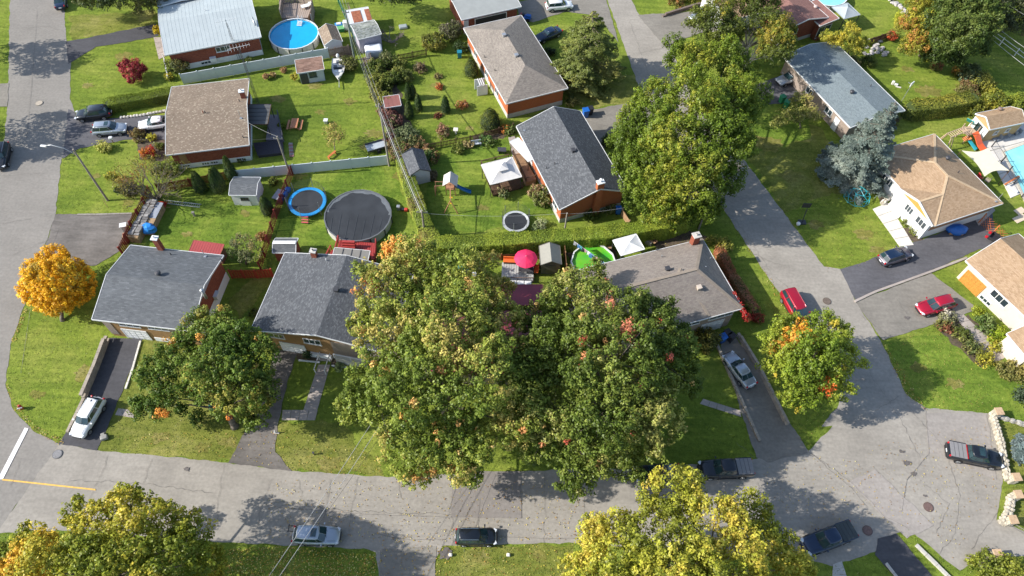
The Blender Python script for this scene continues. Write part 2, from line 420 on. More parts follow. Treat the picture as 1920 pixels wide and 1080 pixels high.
def cedar(label, px, r, h, seed, pal=None, group=None, name='cedar_tree', tips=1):
    pal = pal or [(3, (.045, .085, .018)), (2, (.065, .11, .022)), (2, (.10, .13, .03))]
    b = P(*px); t = thing(name, label, 'tree', b, 0, group); rng = np.random.default_rng(seed); PS = []; NS = []
    mb = MB()
    for k in range(tips):
        o = np.array([0., 0, 0]) if tips == 1 else np.array([rng.uniform(-.5, .5) * r, rng.uniform(-.3, .3) * r, 0])
        hh = h * (1 if k == 0 else rng.uniform(.8, .97)); rk = r * (1 if tips == 1 else .7)
        n = int(3.14 * rk * hh * 190); u = rng.random(n) ** .8; z = u * hh; th = rng.uniform(0, 6.28, n)
        pr = rk * np.clip(np.sin(np.clip(1 - u, 0, 1) * 1.35 + .12), 0, 1) ** .8 * np.where(u < .1, .7 + 3 * u, 1)
        rad = pr * (1 + .14 * np.sin(th * 5 + u * 3) * np.sin(u * 20) + rng.normal(0, .07, n))
        PS.append(np.array(b) + o + np.stack([np.cos(th) * rad, np.sin(th) * rad, z], 1)); NS.append(unit(np.stack([np.cos(th), np.sin(th), .3 + 0 * th], 1) + rng.normal(size=(n, 3)) * .45))
        prof = [(rk * .5, .03), (rk * .82, hh * .12), (rk * .8, hh * .4), (rk * .5, hh * .75), (.03, hh * .95)]
        mb.lathe((b.x + o[0], b.y + o[1], 0), prof, 12)
    p = np.concatenate(PS); n = np.concatenate(NS)
    link('foliage', quads_mesh('foliage', leaf_quads(p, n, .075, rng, .55), palette(p, pal, rng, seed, 2., .3), mx=WM[t.name]), t)
    mb.build('foliage_core', mat('cedar_core', (.022, .038, .01), .9), t)
    mb = MB(); mb.tube([b, b + Vector((0, 0, .35))], [.09, .08], 7); mb.build('trunk', BARK, t)
    return t
def conifer(label, px, h, r, pal, seed, group=None, whorls=17, per=11, droop=.35, leaf=.17, name='spruce_tree', bare=.06, dens=1., cone=.85):
    b = P(*px); t = thing(name, label, 'tree', b, 0, group); rng = np.random.default_rng(seed); PS = []; NS = []; CW = []
    mb = MB(); mb.tube([b, b + Vector((0, 0, h * .5)), b + Vector((0, 0, h * .98))], [r * .07 + .08, r * .05 + .04, .03], 9)
    mb.build('trunk', BARK, t, smooth=True); br = MB(); ctr = np.array(b)
    for wv in range(whorls):
        u = bare + (1 - bare) * (wv + rng.uniform(-.2, .2)) / whorls; u = min(max(u, .02), .985); rl = r * (1 - u ** (1.6 if cone < .9 else 1.15)) ** cone * (1 if u > .12 else .8) + .15
        for k in range(max(4, int(per * (1 - u * .5)))):
            th = rng.uniform(0, 6.28); L = rl * rng.uniform(.72, 1.12); d = np.array([math.cos(th), math.sin(th), 0.])
            s = np.array([-d[1], d[0], 0]); z0 = u * h
            n = int(L * 95 * dens * (.17 / leaf) ** 1.2) + 8; q = rng.random(n) ** .7; side = rng.normal(0, 1, n) * (.08 + .17 * np.sin(q * 3.0)) * min(L, 2.6) * .60 * (1 + .5 * np.sin(q * 26 + th * 9))
            zz = z0 - droop * L * q ** 1.3 + .16 * L * q ** 3 - np.abs(side) * .32 - rng.random(n) * .14
            PS.append(ctr + d * (q * L)[:, None] + s * side[:, None] + np.stack([0 * q, 0 * q, zz], 1))
            NS.append(unit(np.array([0, 0, 1.]) + d * .35 + s * (side * .5)[:, None] + rng.normal(size=(n, 3)) * .35))
            tone = rng.uniform(.7, 1.2); CW.append(np.stack([tone * (.65 + .5 * q)] * 3, 1) * 0 + tone)
            br.tube([tuple(ctr + np.array([0, 0, z0])), tuple(ctr + d * L * .55 + np.array([0, 0, z0 - droop * L * .42])), tuple(ctr + d * L * .93 + np.array([0, 0, z0 - droop * L * .8]))], [.05, .035, .012], 4, cap=False)
    p = np.concatenate(PS); n = np.concatenate(NS); C = palette(p, pal, rng, seed, .9, .25) * np.concatenate(CW)
    link('crown', quads_mesh('crown', leaf_quads(p, n, leaf, rng, .5), C, mx=WM[t.name]), t)
    br.build('limb', BARK, t); return t
def scatter(name, label, cat, polys, n, cols, size, z=.03, seed=1, inv=None, tall=0., aspect=.7, wts=None):
    rng = np.random.default_rng(seed); PT = []
    ars = []
    for pl in polys:
        q = np.array(pl, float); ars.append(abs(np.sum(q[:, 0] * np.roll(q[:, 1], -1) - np.roll(q[:, 0], -1) * q[:, 1])) / 2)
    tot = sum(ars)
    for pl, a in zip(polys, ars):
        m = int(n * a / tot); q = np.array(pl, float); lo, hi = q.min(0), q.max(0); s = rng.uniform(lo, hi, (int(m * 2.6) + 20, 2)); s = s[inpoly(s, q)][:m]; PT.append(s)
    s = np.concatenate(PT)
    if inv:
        for pl in inv: s = s[~inpoly(s, np.array(pl, float))]
    p = P_np(s, z); N = len(p)
    nr = unit(np.array([0, 0, 1.]) + rng.normal(size=(N, 3)) * (.35 if not tall else .9))
    C = np.array(cols)[rng.integers(0, len(cols), N)] * rng.uniform(.7, 1.3, (N, 1))
    p[:, 2] += rng.uniform(0, tall, N) if tall else rng.uniform(0, .02, N)
    o = link(name, quads_mesh(name, leaf_quads(p, nr, size, rng, aspect), C)); return tag(o, label, cat, None, 'stuff')
def inpoly(p, q):
    x, y = p[:, 0], p[:, 1]; r = np.zeros(len(p), bool); n = len(q)
    for i in range(n):
        x1, y1 = q[i]; x2, y2 = q[(i + 1) % n]
        c = ((y1 > y) != (y2 > y)) & (x < (x2 - x1) * (y - y1) / (y2 - y1 + 1e-12) + x1); r ^= c
    return r
def P_np(s, h=0.):
    d = np.stack([s[:, 0] - 960, -(s[:, 1] - 540), np.full(len(s), -CAM_F)], 1) @ np.array(CR).T
    t = (h - CAM_H) / d[:, 2]; return np.stack([d[:, 0] * t, d[:, 1] * t, np.full(len(s), h)], 1)
# ---------------------------------------------------------------- ground, roads, drives
def grass_mat(name, a, b, c, big=.12, sc=2.2):
    m = bpy.data.materials.new(name); m.use_nodes = True; n = m.node_tree.nodes; l = m.node_tree.links
    bs = n['Principled BSDF']; bs.inputs['Roughness'].default_value = .95; bs.inputs['Specular IOR Level'].default_value = .1
    geo = n.new('ShaderNodeNewGeometry'); out = None
    def noise(s, d, r=.6, dist=0):
        x = n.new('ShaderNodeTexNoise'); x.inputs['Scale'].default_value = s; x.inputs['Detail'].default_value = d; x.inputs['Roughness'].default_value = r
        x.inputs['Distortion'].default_value = dist; l.new(geo.outputs['Position'], x.inputs['Vector']); return x.outputs['Fac']
    def ramp(f, e):
        r = n.new('ShaderNodeValToRGB'); r.color_ramp.elements[0].position = e[0][0]; r.color_ramp.elements[0].color = (*e[0][1], 1)
        r.color_ramp.elements[1].position = e[-1][0]; r.color_ramp.elements[1].color = (*e[-1][1], 1)
        for p, q in e[1:-1]: z = r.color_ramp.elements.new(p); z.color = (*q, 1)
        l.new(f, r.inputs[0]); return r.outputs[0]
    base = ramp(noise(big, 7, .7, .5), [(.36, a), (.5, b), (.64, c)])
    f2 = ramp(noise(sc, 6, .7), [(.28, (.62, .66, .6)), (.72, (1.34, 1.3, 1.25))])
    f3 = ramp(noise(16, 3, .6), [(.3, (.72, .72, .7)), (.7, (1.25, 1.25, 1.2))])
    mp = n.new('ShaderNodeMapping'); mp.inputs['Rotation'].default_value = (0, 0, .5 + len(name) * .37); mp.inputs['Scale'].default_value = (.08, 1.1, 1); l.new(geo.outputs['Position'], mp.inputs[0])
    st = n.new('ShaderNodeTexNoise'); st.inputs['Scale'].default_value = 1.3; st.inputs['Detail'].default_value = 2; l.new(mp.outputs[0], st.inputs['Vector'])
    f4 = ramp(st.outputs['Fac'], [(.36, (.84, .87, .84)), (.64, (1.14, 1.12, 1.1))])
    for f in (f2, f3, f4):
        mx = n.new('ShaderNodeMix'); mx.data_type = 'RGBA'; mx.blend_type = 'MULTIPLY'; mx.inputs['Factor'].default_value = 1
        l.new(base, mx.inputs['A']); l.new(f, mx.inputs['B']); base = mx.outputs['Result']
    l.new(base, bs.inputs['Base Color'])
    bu = n.new('ShaderNodeBump'); bu.inputs['Strength'].default_value = .7; bu.inputs['Distance'].default_value = .08
    l.new(noise(9, 4), bu.inputs['Height']); l.new(bu.outputs['Normal'], bs.inputs['Normal']); return m
G_DARK, G_MID, G_LIT, G_DRY = (.08, .125, .02), (.128, .18, .028), (.225, .255, .052), (.23, .22, .06)
GRASS = grass_mat('grass', G_MID, (.17, .222, .034), G_LIT)
GRASS_B = grass_mat('lush_grass', (.09, .15, .022), (.14, .205, .03), (.205, .255, .045), .2)
GRASS_O = grass_mat('olive_grass', (.13, .155, .03), (.18, .195, .042), (.245, .235, .075), .25)
GRASS_Y = grass_mat('dry_grass', (.17, .17, .04), (.21, .195, .055), (.26, .23, .09), .4)
SOIL = mat('soil', (.13, .095, .06), .95, .3, 2.5, c2=(.06, .045, .03), bump=.03, fine=.3)
def asphalt(name, c, v=.09, crack=.0):
    m = mat(name, c, .9, v, .22, fine=.10, spec=.25)
    n = m.node_tree.nodes; l = m.node_tree.links; b = n['Principled BSDF']; src = b.inputs['Base Color'].links[0].from_socket
    geo = n.new('ShaderNodeNewGeometry')
    mp = n.new('ShaderNodeMapping'); mp.inputs['Scale'].default_value = (.35, 1.6, 1); l.new(geo.outputs['Position'], mp.inputs[0])
    no = n.new('ShaderNodeTexNoise'); no.inputs['Scale'].default_value = 1.1; no.inputs['Detail'].default_value = 7; no.inputs['Roughness'].default_value = .7
    l.new(mp.outputs[0], no.inputs['Vector'])
    mr = n.new('ShaderNodeMapRange'); mr.inputs['From Min'].default_value = .3; mr.inputs['From Max'].default_value = .7
    mr.inputs['To Min'].default_value = 1 - v * .9; mr.inputs['To Max'].default_value = 1 + v * .9; l.new(no.outputs['Fac'], mr.inputs['Value'])
    mx = n.new('ShaderNodeMix'); mx.data_type = 'RGBA'; mx.blend_type = 'MULTIPLY'; mx.inputs['Factor'].default_value = 1
    l.new(src, mx.inputs['A']); l.new(mr.outputs[0], mx.inputs['B']); l.new(mx.outputs['Result'], b.inputs['Base Color']); return m
ROAD = asphalt('worn_asphalt', (.295, .268, .228), .12); ROAD2 = asphalt('left_road_asphalt', (.236, .217, .19), .08)
DRIVE = asphalt('drive_asphalt', (.215, .196, .165), .14); DARKDR = asphalt('sealed_asphalt', (.075, .073, .077), .15)
MIDDR = asphalt('older_sealed_asphalt', (.105, .102, .108), .16); PATCH = asphalt('asphalt_patch', (.228, .204, .182), .05)
BROWNDR = asphalt('brown_worn_asphalt', (.15, .135, .12), .25)
CONC = mat('concrete', (.46, .43, .38), .9, .12, .8, fine=.08); CONCP = mat('pink_concrete', (.36, .31, .27), .9, .15, .8, fine=.1)
def ragged(poly, amp=.07, step=.45, seed=0):
    rr = random.Random(seed); out = []
    for i in range(len(poly)):
        a, b = poly[i], poly[(i + 1) % len(poly)]; d = b - a; L = d.length; k = max(1, min(200, int(L / step)))
        nn = Vector((-d.y, d.x, 0)).normalized() if L > 0 else Vector()
        ph = rr.uniform(0, 6)
        for j in range(k):
            o = 0 if j == 0 else rr.uniform(-amp, amp) + amp * math.sin(j * .9 + ph)
            out.append(a.lerp(b, j / k) + nn * o)
    return out
def sheet(name, pts, m, z, amp=.06, kind='structure', seed=0, step=.45, parent=None):
    w_ = [P(x, y, 0) for x, y in pts]; w_ = ragged(w_, amp, step, seed) if amp else w_
    mb = MB(); mb.face([(p.x, p.y, z) for p in w_])
    o = mb.build(name, m, parent)
    me = o.data
    if me.polygons[0].normal.z < 0: me.flip_normals()
    bm = bmesh_tri(me)
    if kind: o['kind'] = kind
    return o
import bmesh
def bmesh_tri(me):
    bm = bmesh.new(); bm.from_mesh(me); bmesh.ops.triangulate(bm, faces=bm.faces[:]); bm.to_mesh(me); bm.free()
g = MB(); g.face([(-700, -600, 0), (700, -600, 0), (700, 900, 0), (-700, 900, 0)]); o = g.build('ground', GRASS); o['kind'] = 'structure'

# lawns with a tone of their own (z 4 mm)
LAWNS = [
 (GRASS, [(133,118),(300,70),(312,140),(330,150),(205,185),(205,205),(140,212)]),
 (GRASS_B, [(280,395),(370,375),(520,380),(510,410),(470,500),(420,480),(270,460)]),
 (GRASS, [(430,160),(620,120),(700,290),(560,300),(480,300)]),
 (GRASS_B, [(560,325),(735,310),(790,440),(700,460),(520,470),(510,440)]),
 (GRASS_B, [(790,300),(960,250),(1050,420),(820,440)]),
 (GRASS, [(800,120),(900,110),(950,200),(960,240),(800,270),(760,210)]),
 (GRASS_O, [(185,845),(250,640),(320,620),(520,790),(440,868)]),
 (GRASS_O, [(515,790),(640,790),(720,893),(550,884),(515,845)]),
 (GRASS_O, [(820,1024),(1075,1018),(1080,1090),(815,1090)]),
 (GRASS, [(40,590),(190,590),(205,620),(110,835),(25,770),(10,720),(20,640)]),
 (GRASS_O, [(1490,230),(1400,290),(1500,450),(1560,400),(1600,330),(1540,240)]),
 (GRASS, [(1470,400),(1560,360),(1640,390),(1700,480),(1575,508),(1545,500)]),
 (GRASS_B, [(1660,640),(1800,620),(1920,690),(1920,790),(1735,765)]),
 (GRASS_O, [(1060,170),(1110,160),(1190,140),(1200,190),(1090,205)]),
 (GRASS_Y, [(1800,170),(1860,210),(1780,200)]),
 (GRASS_O, [(135,75),(290,50),(290,20),(130,30)]),
 (GRASS_B, [(1400,200),(1520,190),(1520,260),(1400,290)]),
 (GRASS_O, [(1870,795),(1920,790),(1925,905),(1885,900)]), (GRASS_O, [(1895,915),(1925,915),(1925,990),(1885,975)]),
]
for i, (m, p) in enumerate(LAWNS): sheet('lawn', p, m, .004 + .0005 * i, .25, seed=i, step=.7)
dry = [((520,185),1.1),((600,210),.8),((655,190),1.),((690,275),1.2),((460,400),.8),((350,440),.7),((750,330),1.1),((880,240),.8),((905,390),.9),((1000,440),.8),((180,330),.7),((240,380),.8),((70,740),.9),((300,820),1.1),((380,840),.9),((900,1045),1.),((1010,1040),.8),((1480,330),1.6),((1530,420),1.2),((1720,690),1.1),((1790,720),1.),((1700,130),1.1),((165,160),.9),((560,330),1.),((1740,170),2.),((590,160),1.2),((830,210),1.),((700,250),1.3),((1110,180),1.6),((1440,270),2.4),((1650,470),1.2),((620,870),1.5),((430,830),1.),((820,160),1.),((160,700),1.5),((1620,440),1.3),((230,105),1.3)]
for i, (c, r) in enumerate(dry):
    c = P(*c); rr = random.Random(i); mb = MB()
    mb.face([(c.x + r * math.cos(a * .314) * (q := rr.uniform(.55, 1.25)), c.y + r * .7 * math.sin(a * .314) * q, .0155 + .0001 * i) for a in range(20)])
    o = mb.build('dry_grass_patch', GRASS_Y); o['kind'] = 'structure'; bmesh_tri(o.data)

ROADS = {
 'road_left': [(19,-30),(118,-30),(122,40),(124,70),(133,112),(132,150),(131,185),(141,212),(128,270),(115,300),(104,405),(70,500),(45,575),(22,640),(10,720),(25,768),(62,808),(112,832),(60,905),(0,990),(-40,1000),(-200,1000),(-200,300),(5,290),(14,200),(17,100)],
 'road_front': [(112,832),(190,846),(300,855),(430,868),(550,883),(720,894),(900,888),(1060,880),(1190,878),(1410,862),(1440,852),(1515,846),(1560,800),(1575,760),(1600,700),(1640,700),(1700,740),(1735,765),(1855,775),(1868,830),(1878,870),(1880,905),(1868,975),(1930,1000),(1930,1045),(1850,1042),(1800,1070),(1775,1052),(1705,992),(1680,1000),(1640,1035),(1560,1062),(1500,1045),(1300,1035),(1075,1018),(830,1023),(815,1055),(815,1110),(712,1110),(705,1036),(690,1030),(430,1017),(110,994),(0,1000),(-40,1010),(0,990),(60,905)],
 'road_right': [(1128,-30),(1168,-30),(1202,35),(1250,78),(1266,110),(1300,190),(1395,300),(1470,400),(1545,500),(1580,505),(1602,562),(1650,637),(1662,660),(1700,742),(1640,790),(1540,800),(1572,760),(1580,720),(1560,690),(1500,600),(1440,520),(1345,375),(1250,240),(1195,155)],
}
sheet('road_left', ROADS['road_left'], ROAD2, .020, .05)
sheet('road_front', ROADS['road_front'], ROAD, .024, .05)
sheet('road_right', ROADS['road_right'], ROAD, .028, .05)
DRIVES = [
 ('driveway', DARKDR, [(124,78),(160,72),(292,45),(298,68),(235,80),(180,88),(148,108),(128,120)]),
 ('driveway', MIDDR, [(128,205),(150,216),(205,222),(318,215),(320,262),(240,262),(150,278),(118,298)]),
 ('driveway', BROWNDR, [(104,402),(248,400),(236,440),(225,470),(180,498),(160,500),(80,480)]),
 ('driveway', DARKDR, [(204,634),(268,634),(215,770),(182,845),(110,832),(150,770)]),
 ('driveway', BROWNDR, [(516,655),(560,655),(538,720),(520,800),(516,848),(548,884),(428,868),(458,812),(478,800)]),
 ('driveway', DRIVE, [(1348,640),(1378,630),(1425,700),(1485,800),(1518,848),(1440,868),(1418,858),(1392,780)]),
 ('driveway', MIDDR, [(1575,505),(1610,495),(1740,445),(1860,400),(1870,455),(1830,470),(1745,508),(1603,562)]),
 ('driveway', DRIVE, [(1603,566),(1745,512),(1835,580),(1760,605),(1655,638)]),
 ('driveway', DRIVE, [(968,5),(1030,-10),(1050,-20),(1128,-30),(1160,80),(1120,30),(1060,22),(1000,42),(975,38)]),
 ('driveway', DRIVE, [(1195,28),(1305,22),(1420,25),(1420,60),(1320,60),(1262,80),(1266,110)]),
 ('driveway', DRIVE, [(1080,212),(1195,190),(1260,240),(1160,250),(1120,290),(1090,240)]),
 ('driveway', MIDDR, [(1370,175),(1470,140),(1530,165),(1500,190),(1410,200),(1350,260)]),
 ('driveway', DARKDR, [(1645,1010),(1680,1000),(1760,1095),(1700,1110),(1640,1040)]),
 ('driveway', DRIVE, [(-60,160),(17,156),(14,200),(-60,200)]),
 ('driveway', DRIVE, [(712,1032),(818,1024),(815,1110),(712,1110)]),
]
for i, (nm, m, p) in enumerate(DRIVES): sheet(nm, p, m, .034 + .0015 * i, .05, seed=i)
# pale repair bands, patches and slabs
sheet('asphalt_patch', [(848,884),(976,884),(978,972),(846,970)], PATCH, .066, .02, seed=3)
sheet('asphalt_patch', [(1700,1010),(1590,905),(1640,880),(1750,985)], asphalt('pale_patch', (.315, .282, .25)), .068, .05, seed=4)
sheet('asphalt_patch', [(1736,775),(1850,775),(1868,900),(1878,905),(1740,850)], asphalt('cul_de_sac_patch', (.30, .27, .238)), .070, .05, seed=5)
sheet('stop_line', [(47,802),(54,804),(6,899),(-4,899)], mat('white_road_paint', (.78, .76, .72), .8, .12, 4), .062, 0)
sheet('centre_line', [(4,898),(5,901),(180,920),(179,917)], mat('yellow_road_paint', (.72, .42, .08), .8, .15, 4), .064, 0)
CRK = mat('crack_sealant', (.155, .138, .12), .95, .2, 4); CRKL = mat('asphalt_seam', (.17, .155, .145), .95, .2, 4)
rc = random.Random(11)
def crack(pts, wd, mb, z=.078, j=.12):
    w_ = [P(*p) for p in pts]; out = []
    for a, b in zip(w_, w_[1:]):
        k = max(2, int((b - a).length / .4)); nn = Vector((-(b - a).y, (b - a).x, 0)).normalized()
        out += [a.lerp(b, i / k) + nn * (rc.uniform(-j, j) if i else 0) for i in range(k)]
    out.append(w_[-1])
    for a, b in zip(out, out[1:]):
        d = b - a
        if d.length < 1e-4: continue
        s = Vector((-d.y, d.x, 0)).normalized() * wd / 2 * rc.uniform(.4, 1.1); e = d.normalized() * .02
        mb.face([(*(a - e - s)[:2], z), (*(b + e - s)[:2], z), (*(b + e + s)[:2], z), (*(a - e + s)[:2], z)])
mb = MB()
for c in [[(204,850),(190,890),(160,950),(150,990)],[(285,862),(262,920),(250,960)],[(420,872),(410,930),(408,985)],[(508,900),(490,950),(480,1010)],
 [(498,938),(650,958),(845,965)],[(671,895),(660,950),(655,1000)],[(748,903),(752,935)],[(1022,885),(1020,1018)],[(846,968),(852,1022)],[(1515,848),(1590,900),(1660,970),(1700,990)],
 [(1520,850),(1600,920),(1625,950)],[(1440,862),(1500,850)],[(1735,910),(1780,945),(1755,1000)],
 [(1345,375),(1400,440),(1450,520)],[(1400,470),(1440,490),(1490,505)],[(1455,520),(1500,560),(1530,570)],[(1630,700),(1690,790),(1725,860)],[(1590,715),(1625,712)],[(1640,770),(1690,740)],
 [(1180,40),(1230,180)],[(1195,100),(1250,90)],[(25,255),(70,245),(115,235)],[(30,55),(90,50),(120,60)],[(0,420),(60,410)],[(20,480),(80,455),(110,440)],[(40,860),(20,910)],[(1700,760),(1770,840),(1800,930),(1790,1000),(1760,1040)],
 [(1870,960),(1840,1000),(1820,1030)],[(1380,830),(1440,880)],[(1610,590),(1660,625)],[(1680,560),(1700,590)],[(5,330),(90,325)],[(560,900),(566,930)],[(900,935),(890,1018)],[(1100,890),(1095,960),(1110,1015)],[(130,900),(250,905),(400,925)],[(1420,905),(1435,950),(1450,1010)]]:
    crack(c, .028, mb)
mb.build('crack', CRK, kind='structure')
mb = MB()
for c in [[(500,950),(700,965),(846,970)],[(620,900),(600,1020)],[(700,1000),(760,1012),(830,1012)],[(900,1005),(1020,1010),(1200,1008)],[(1100,960),(1300,975)],[(40,700),(60,560),(110,430)],[(70,20),(62,130),(50,260)],[(860,900),(840,960)],[(1240,950),(1400,960)],[(930,890),(880,1015)],[(1735,770),(1742,850),(1700,900),(1690,960)]]:
    crack(c, .04, mb, .080, .03)
mb.build('seam', CRKL, kind='structure')
for i, (c, r) in enumerate([((1700,868),.45),((1713,889),.35),((1690,847),.3),((835,1037),.8),((1735,930),.25),((1478,625),.25),((1700,596),.35),((350,880),.4)]):
    c = P(*c); rr = random.Random(i); mb = MB(); mb.face([(c.x + r * math.cos(a * .42) * (q := rr.uniform(.5, 1.3)), c.y + r * math.sin(a * .42) * q * .7, .083 + .0006 * i) for a in range(15)])
    o = mb.build('oil_stain', mat('oil_stain', (.12, .105, .095), .8, .2, 5), kind='structure'); bmesh_tri(o.data)
def slabs(name, pts, m, z0, z1, n, mode=0):
    """strip of n slabs between edges pts[0]-pts[3] and pts[1]-pts[2]"""
    a, b, c, d = [P(*p) for p in pts]; par = thing(name, None, None, a); par['kind'] = 'structure'
    for i in range(n):
        u0, u1 = i / n + .02 / n, (i + 1) / n - .02 / n
        q = [a.lerp(d, u0), b.lerp(c, u0), b.lerp(c, u1), a.lerp(d, u1)]
        mb = MB(); mb.prism([p[:2] for p in q], z0, z1 + random.uniform(0, .01)); mb.build('slab', m, par)
    return par
WHITEC = mat('pale_concrete', (.62, .58, .52), .85, .08, .8, fine=.06)
slabs('front_path', [(597,684),(619,684),(595,769),(569,769)], CONCP, 0, .05, 8)
slabs('front_path', [(530,769),(528,788),(591,788),(596,769)], CONCP, 0, .055, 4)
slabs('front_path', [(1636,392),(1664,380),(1713,460),(1687,463)], WHITEC, 0, .06, 5)
slabs('front_path', [(1790,592),(1806,590),(1890,668),(1860,684)], CONCP, 0, .05, 7)
slabs('front_path', [(1318,748),(1312,757),(1390,782),(1388,770)], CONCP, 0, .05, 5)
slabs('front_path', [(222,766),(216,778),(258,785),(240,768)], CONCP, 0, .05, 3)
slabs('front_path', [(288,70),(302,70),(312,105),(298,112)], CONCP, 0, .05, 4)
slabs('front_path', [(1560,1088),(1590,1090),(1578,1052),(1562,1058)], CONC, 0, .05, 3)
slabs('garden_path', [(953,258),(965,255),(975,290),(962,298)], CONCP, 0, .05, 4)
slabs('patio', [(1792,350),(1822,344),(1866,395),(1835,424)], CONCP, 0, .05, 6)
slabs('pool_deck', [(1820,225),(1930,205),(1990,330),(1895,372)], WHITEC, 0, .09, 7)
# fallen leaves and tufts of grass
LEAFC = [(.62, .48, .08), (.55, .36, .07), (.42, .22, .06), (.66, .58, .22), (.30, .18, .07)]
scatter('fallen_leaves', 'yellow and tan leaves lying on the shaded lawn at the bottom', 'leaves', [[(300,1030),(540,1025),(705,1040),(705,1090),(300,1090)]], 2300, LEAFC[:4], .07, .05, 1)
scatter('fallen_leaves', 'thin scatter of yellow leaves on the front lawns and street', 'leaves', [[(190,820),(440,860),(560,884),(720,893),(720,850),(530,800),(440,800)],[(820,1025),(1075,1020),(1075,1080),(815,1080)],[(500,900),(1100,900),(1100,1015),(500,1015)],[(710,1000),(850,1000),(850,1080),(710,1080)]], 1500, LEAFC, .065, .09, 2)
scatter('fallen_leaves', 'orange and brown leaves drifted along the edge of the right-hand street', 'leaves', [[(1395,300),(1402,312),(1550,510),(1575,512),(1545,496),(1460,385)],[(1340,370),(1352,378),(1490,590),(1475,590)],[(1650,638),(1700,742),(1740,772),(1730,755),(1660,645)],[(10,720),(25,768),(62,808),(112,836),(125,826),(70,800),(30,760),(16,720)],[(20,640),(45,575),(52,578),(28,642)]], 2200, LEAFC[1:], .07, .09, 3)
scatter('fallen_leaves', 'scattered yellow leaves over the lawns beside the right-hand street', 'leaves', [[(1400,290),(1530,260),(1700,470),(1575,510),(1545,500),(1470,400)],[(1345,430),(1480,600),(1560,760),(1515,845),(1440,740),(1330,480)],[(1660,640),(1760,610),(1900,780),(1735,765)],[(1220,450),(1320,420),(1330,440),(1240,480)]], 2000, [(.5, .42, .1), (.42, .32, .08), (.32, .22, .08)], .055, .05, 4)
scatter('fallen_leaves', 'leaf litter lying on the paving of the turning circle', 'leaves', [[(1420,880),(1860,790),(1870,960),(1700,990),(1500,1010)],[(1740,990),(1800,980),(1830,1040),(1790,1050)]], 700, LEAFC, .06, .1, 5)
# ---------------------------------------------------------------- buildings
WHITE = mat('white_paint', (.68, .68, .665), .5, .04, 2); OFFW = mat('cream_stucco', (.60, .53, .43), .9, .06, 1.2, fine=.05)
GLASS = mat('window_glass', (.03, .045, .055), .08, .3, .7, spec=.8); DKMET = mat('dark_metal', (.05, .05, .055), .5, .2, 3)
GALV = mat('galvanised', (.45, .46, .47), .4, .1, 3, metal=.6); BRICKR = tile_mat('red_brick', [(.20, .052, .03), (.26, .07, .036), (.30, .09, .05), (.22, .06, .036)], .21, .075, .9, (.22, .10, .075), .1, .004, .01)
BRICKO = tile_mat('orange_brick', [(.36, .10, .035), (.42, .125, .045), (.38, .11, .04)], .21, .075, .9, (.36, .16, .09), .08, .004, .01)
BRICKT = tile_mat('tan_brick', [(.27, .15, .06), (.33, .19, .075), (.30, .165, .065)], .21, .075, .9, (.32, .22, .13), .08, .004, .01)
BRICKP = tile_mat('taupe_brick', [(.27, .21, .17), (.32, .25, .20), (.24, .19, .16)], .21, .075, .9, (.34, .30, .26), .08, .004, .01)
FOUND = mat('foundation_concrete', (.48, .46, .42), .9, .12, 1.5, fine=.08); FOUNDW = mat('white_foundation', (.72, .73, .72), .8, .06, 1.5)
SH_TAN = tile_mat('tan_mottled_shingle', [(.205, .155, .11), (.225, .17, .122), (.25, .19, .138), (.235, .18, .13), (.26, .20, .146), (.40, .33, .24)], .2, .14, big=.12)
SH_GREY = tile_mat('slate_grey_shingle', [(.10, .106, .112), (.115, .122, .128), (.137, .145, .15), (.107, .114, .12), (.165, .173, .178)], .4, .15, big=.12)
SH_DK = tile_mat('charcoal_shingle', [(.078, .082, .089), (.09, .095, .102), (.105, .111, .118), (.15, .156, .163)], .24, .14, big=.1)
SH_BR = tile_mat('taupe_shingle', [(.19, .165, .14), (.235, .205, .175), (.28, .245, .205), (.215, .185, .155)], .3, .15, big=.12)
SH_BR2 = tile_mat('brown_grey_shingle', [(.215, .18, .155), (.25, .215, .185), (.29, .25, .21), (.235, .20, .17)], .3, .15, big=.1)
SH_BLUE = tile_mat('blue_grey_shingle', [(.155, .19, .20), (.19, .225, .235), (.225, .265, .27), (.17, .205, .215)], .26, .14, big=.08)
SH_BEIGE = tile_mat('beige_shingle', [(.31, .205, .12), (.37, .25, .15), (.425, .295, .185), (.34, .23, .135)], .3, .15, big=.1)
SH_RED = tile_mat('red_brown_shingle', [(.22, .11, .09), (.27, .14, .115), (.30, .16, .13)], .3, .15, big=.08)
SH_OLD = tile_mat('weathered_brown_shingle', [(.16, .095, .07), (.24, .14, .10), (.30, .19, .14), (.20, .115, .085)], .6, .16, big=.2)
def metal_roof(name, c, v=.06): return mat(name, c, .45, v, .6, metal=.0, fine=.03)
MET_W = metal_roof('pale_metal_roof', (.41, .45, .445)); MET_R = metal_roof('maroon_metal_roof', (.26, .045, .065), .12)
def soil_(): return SOIL
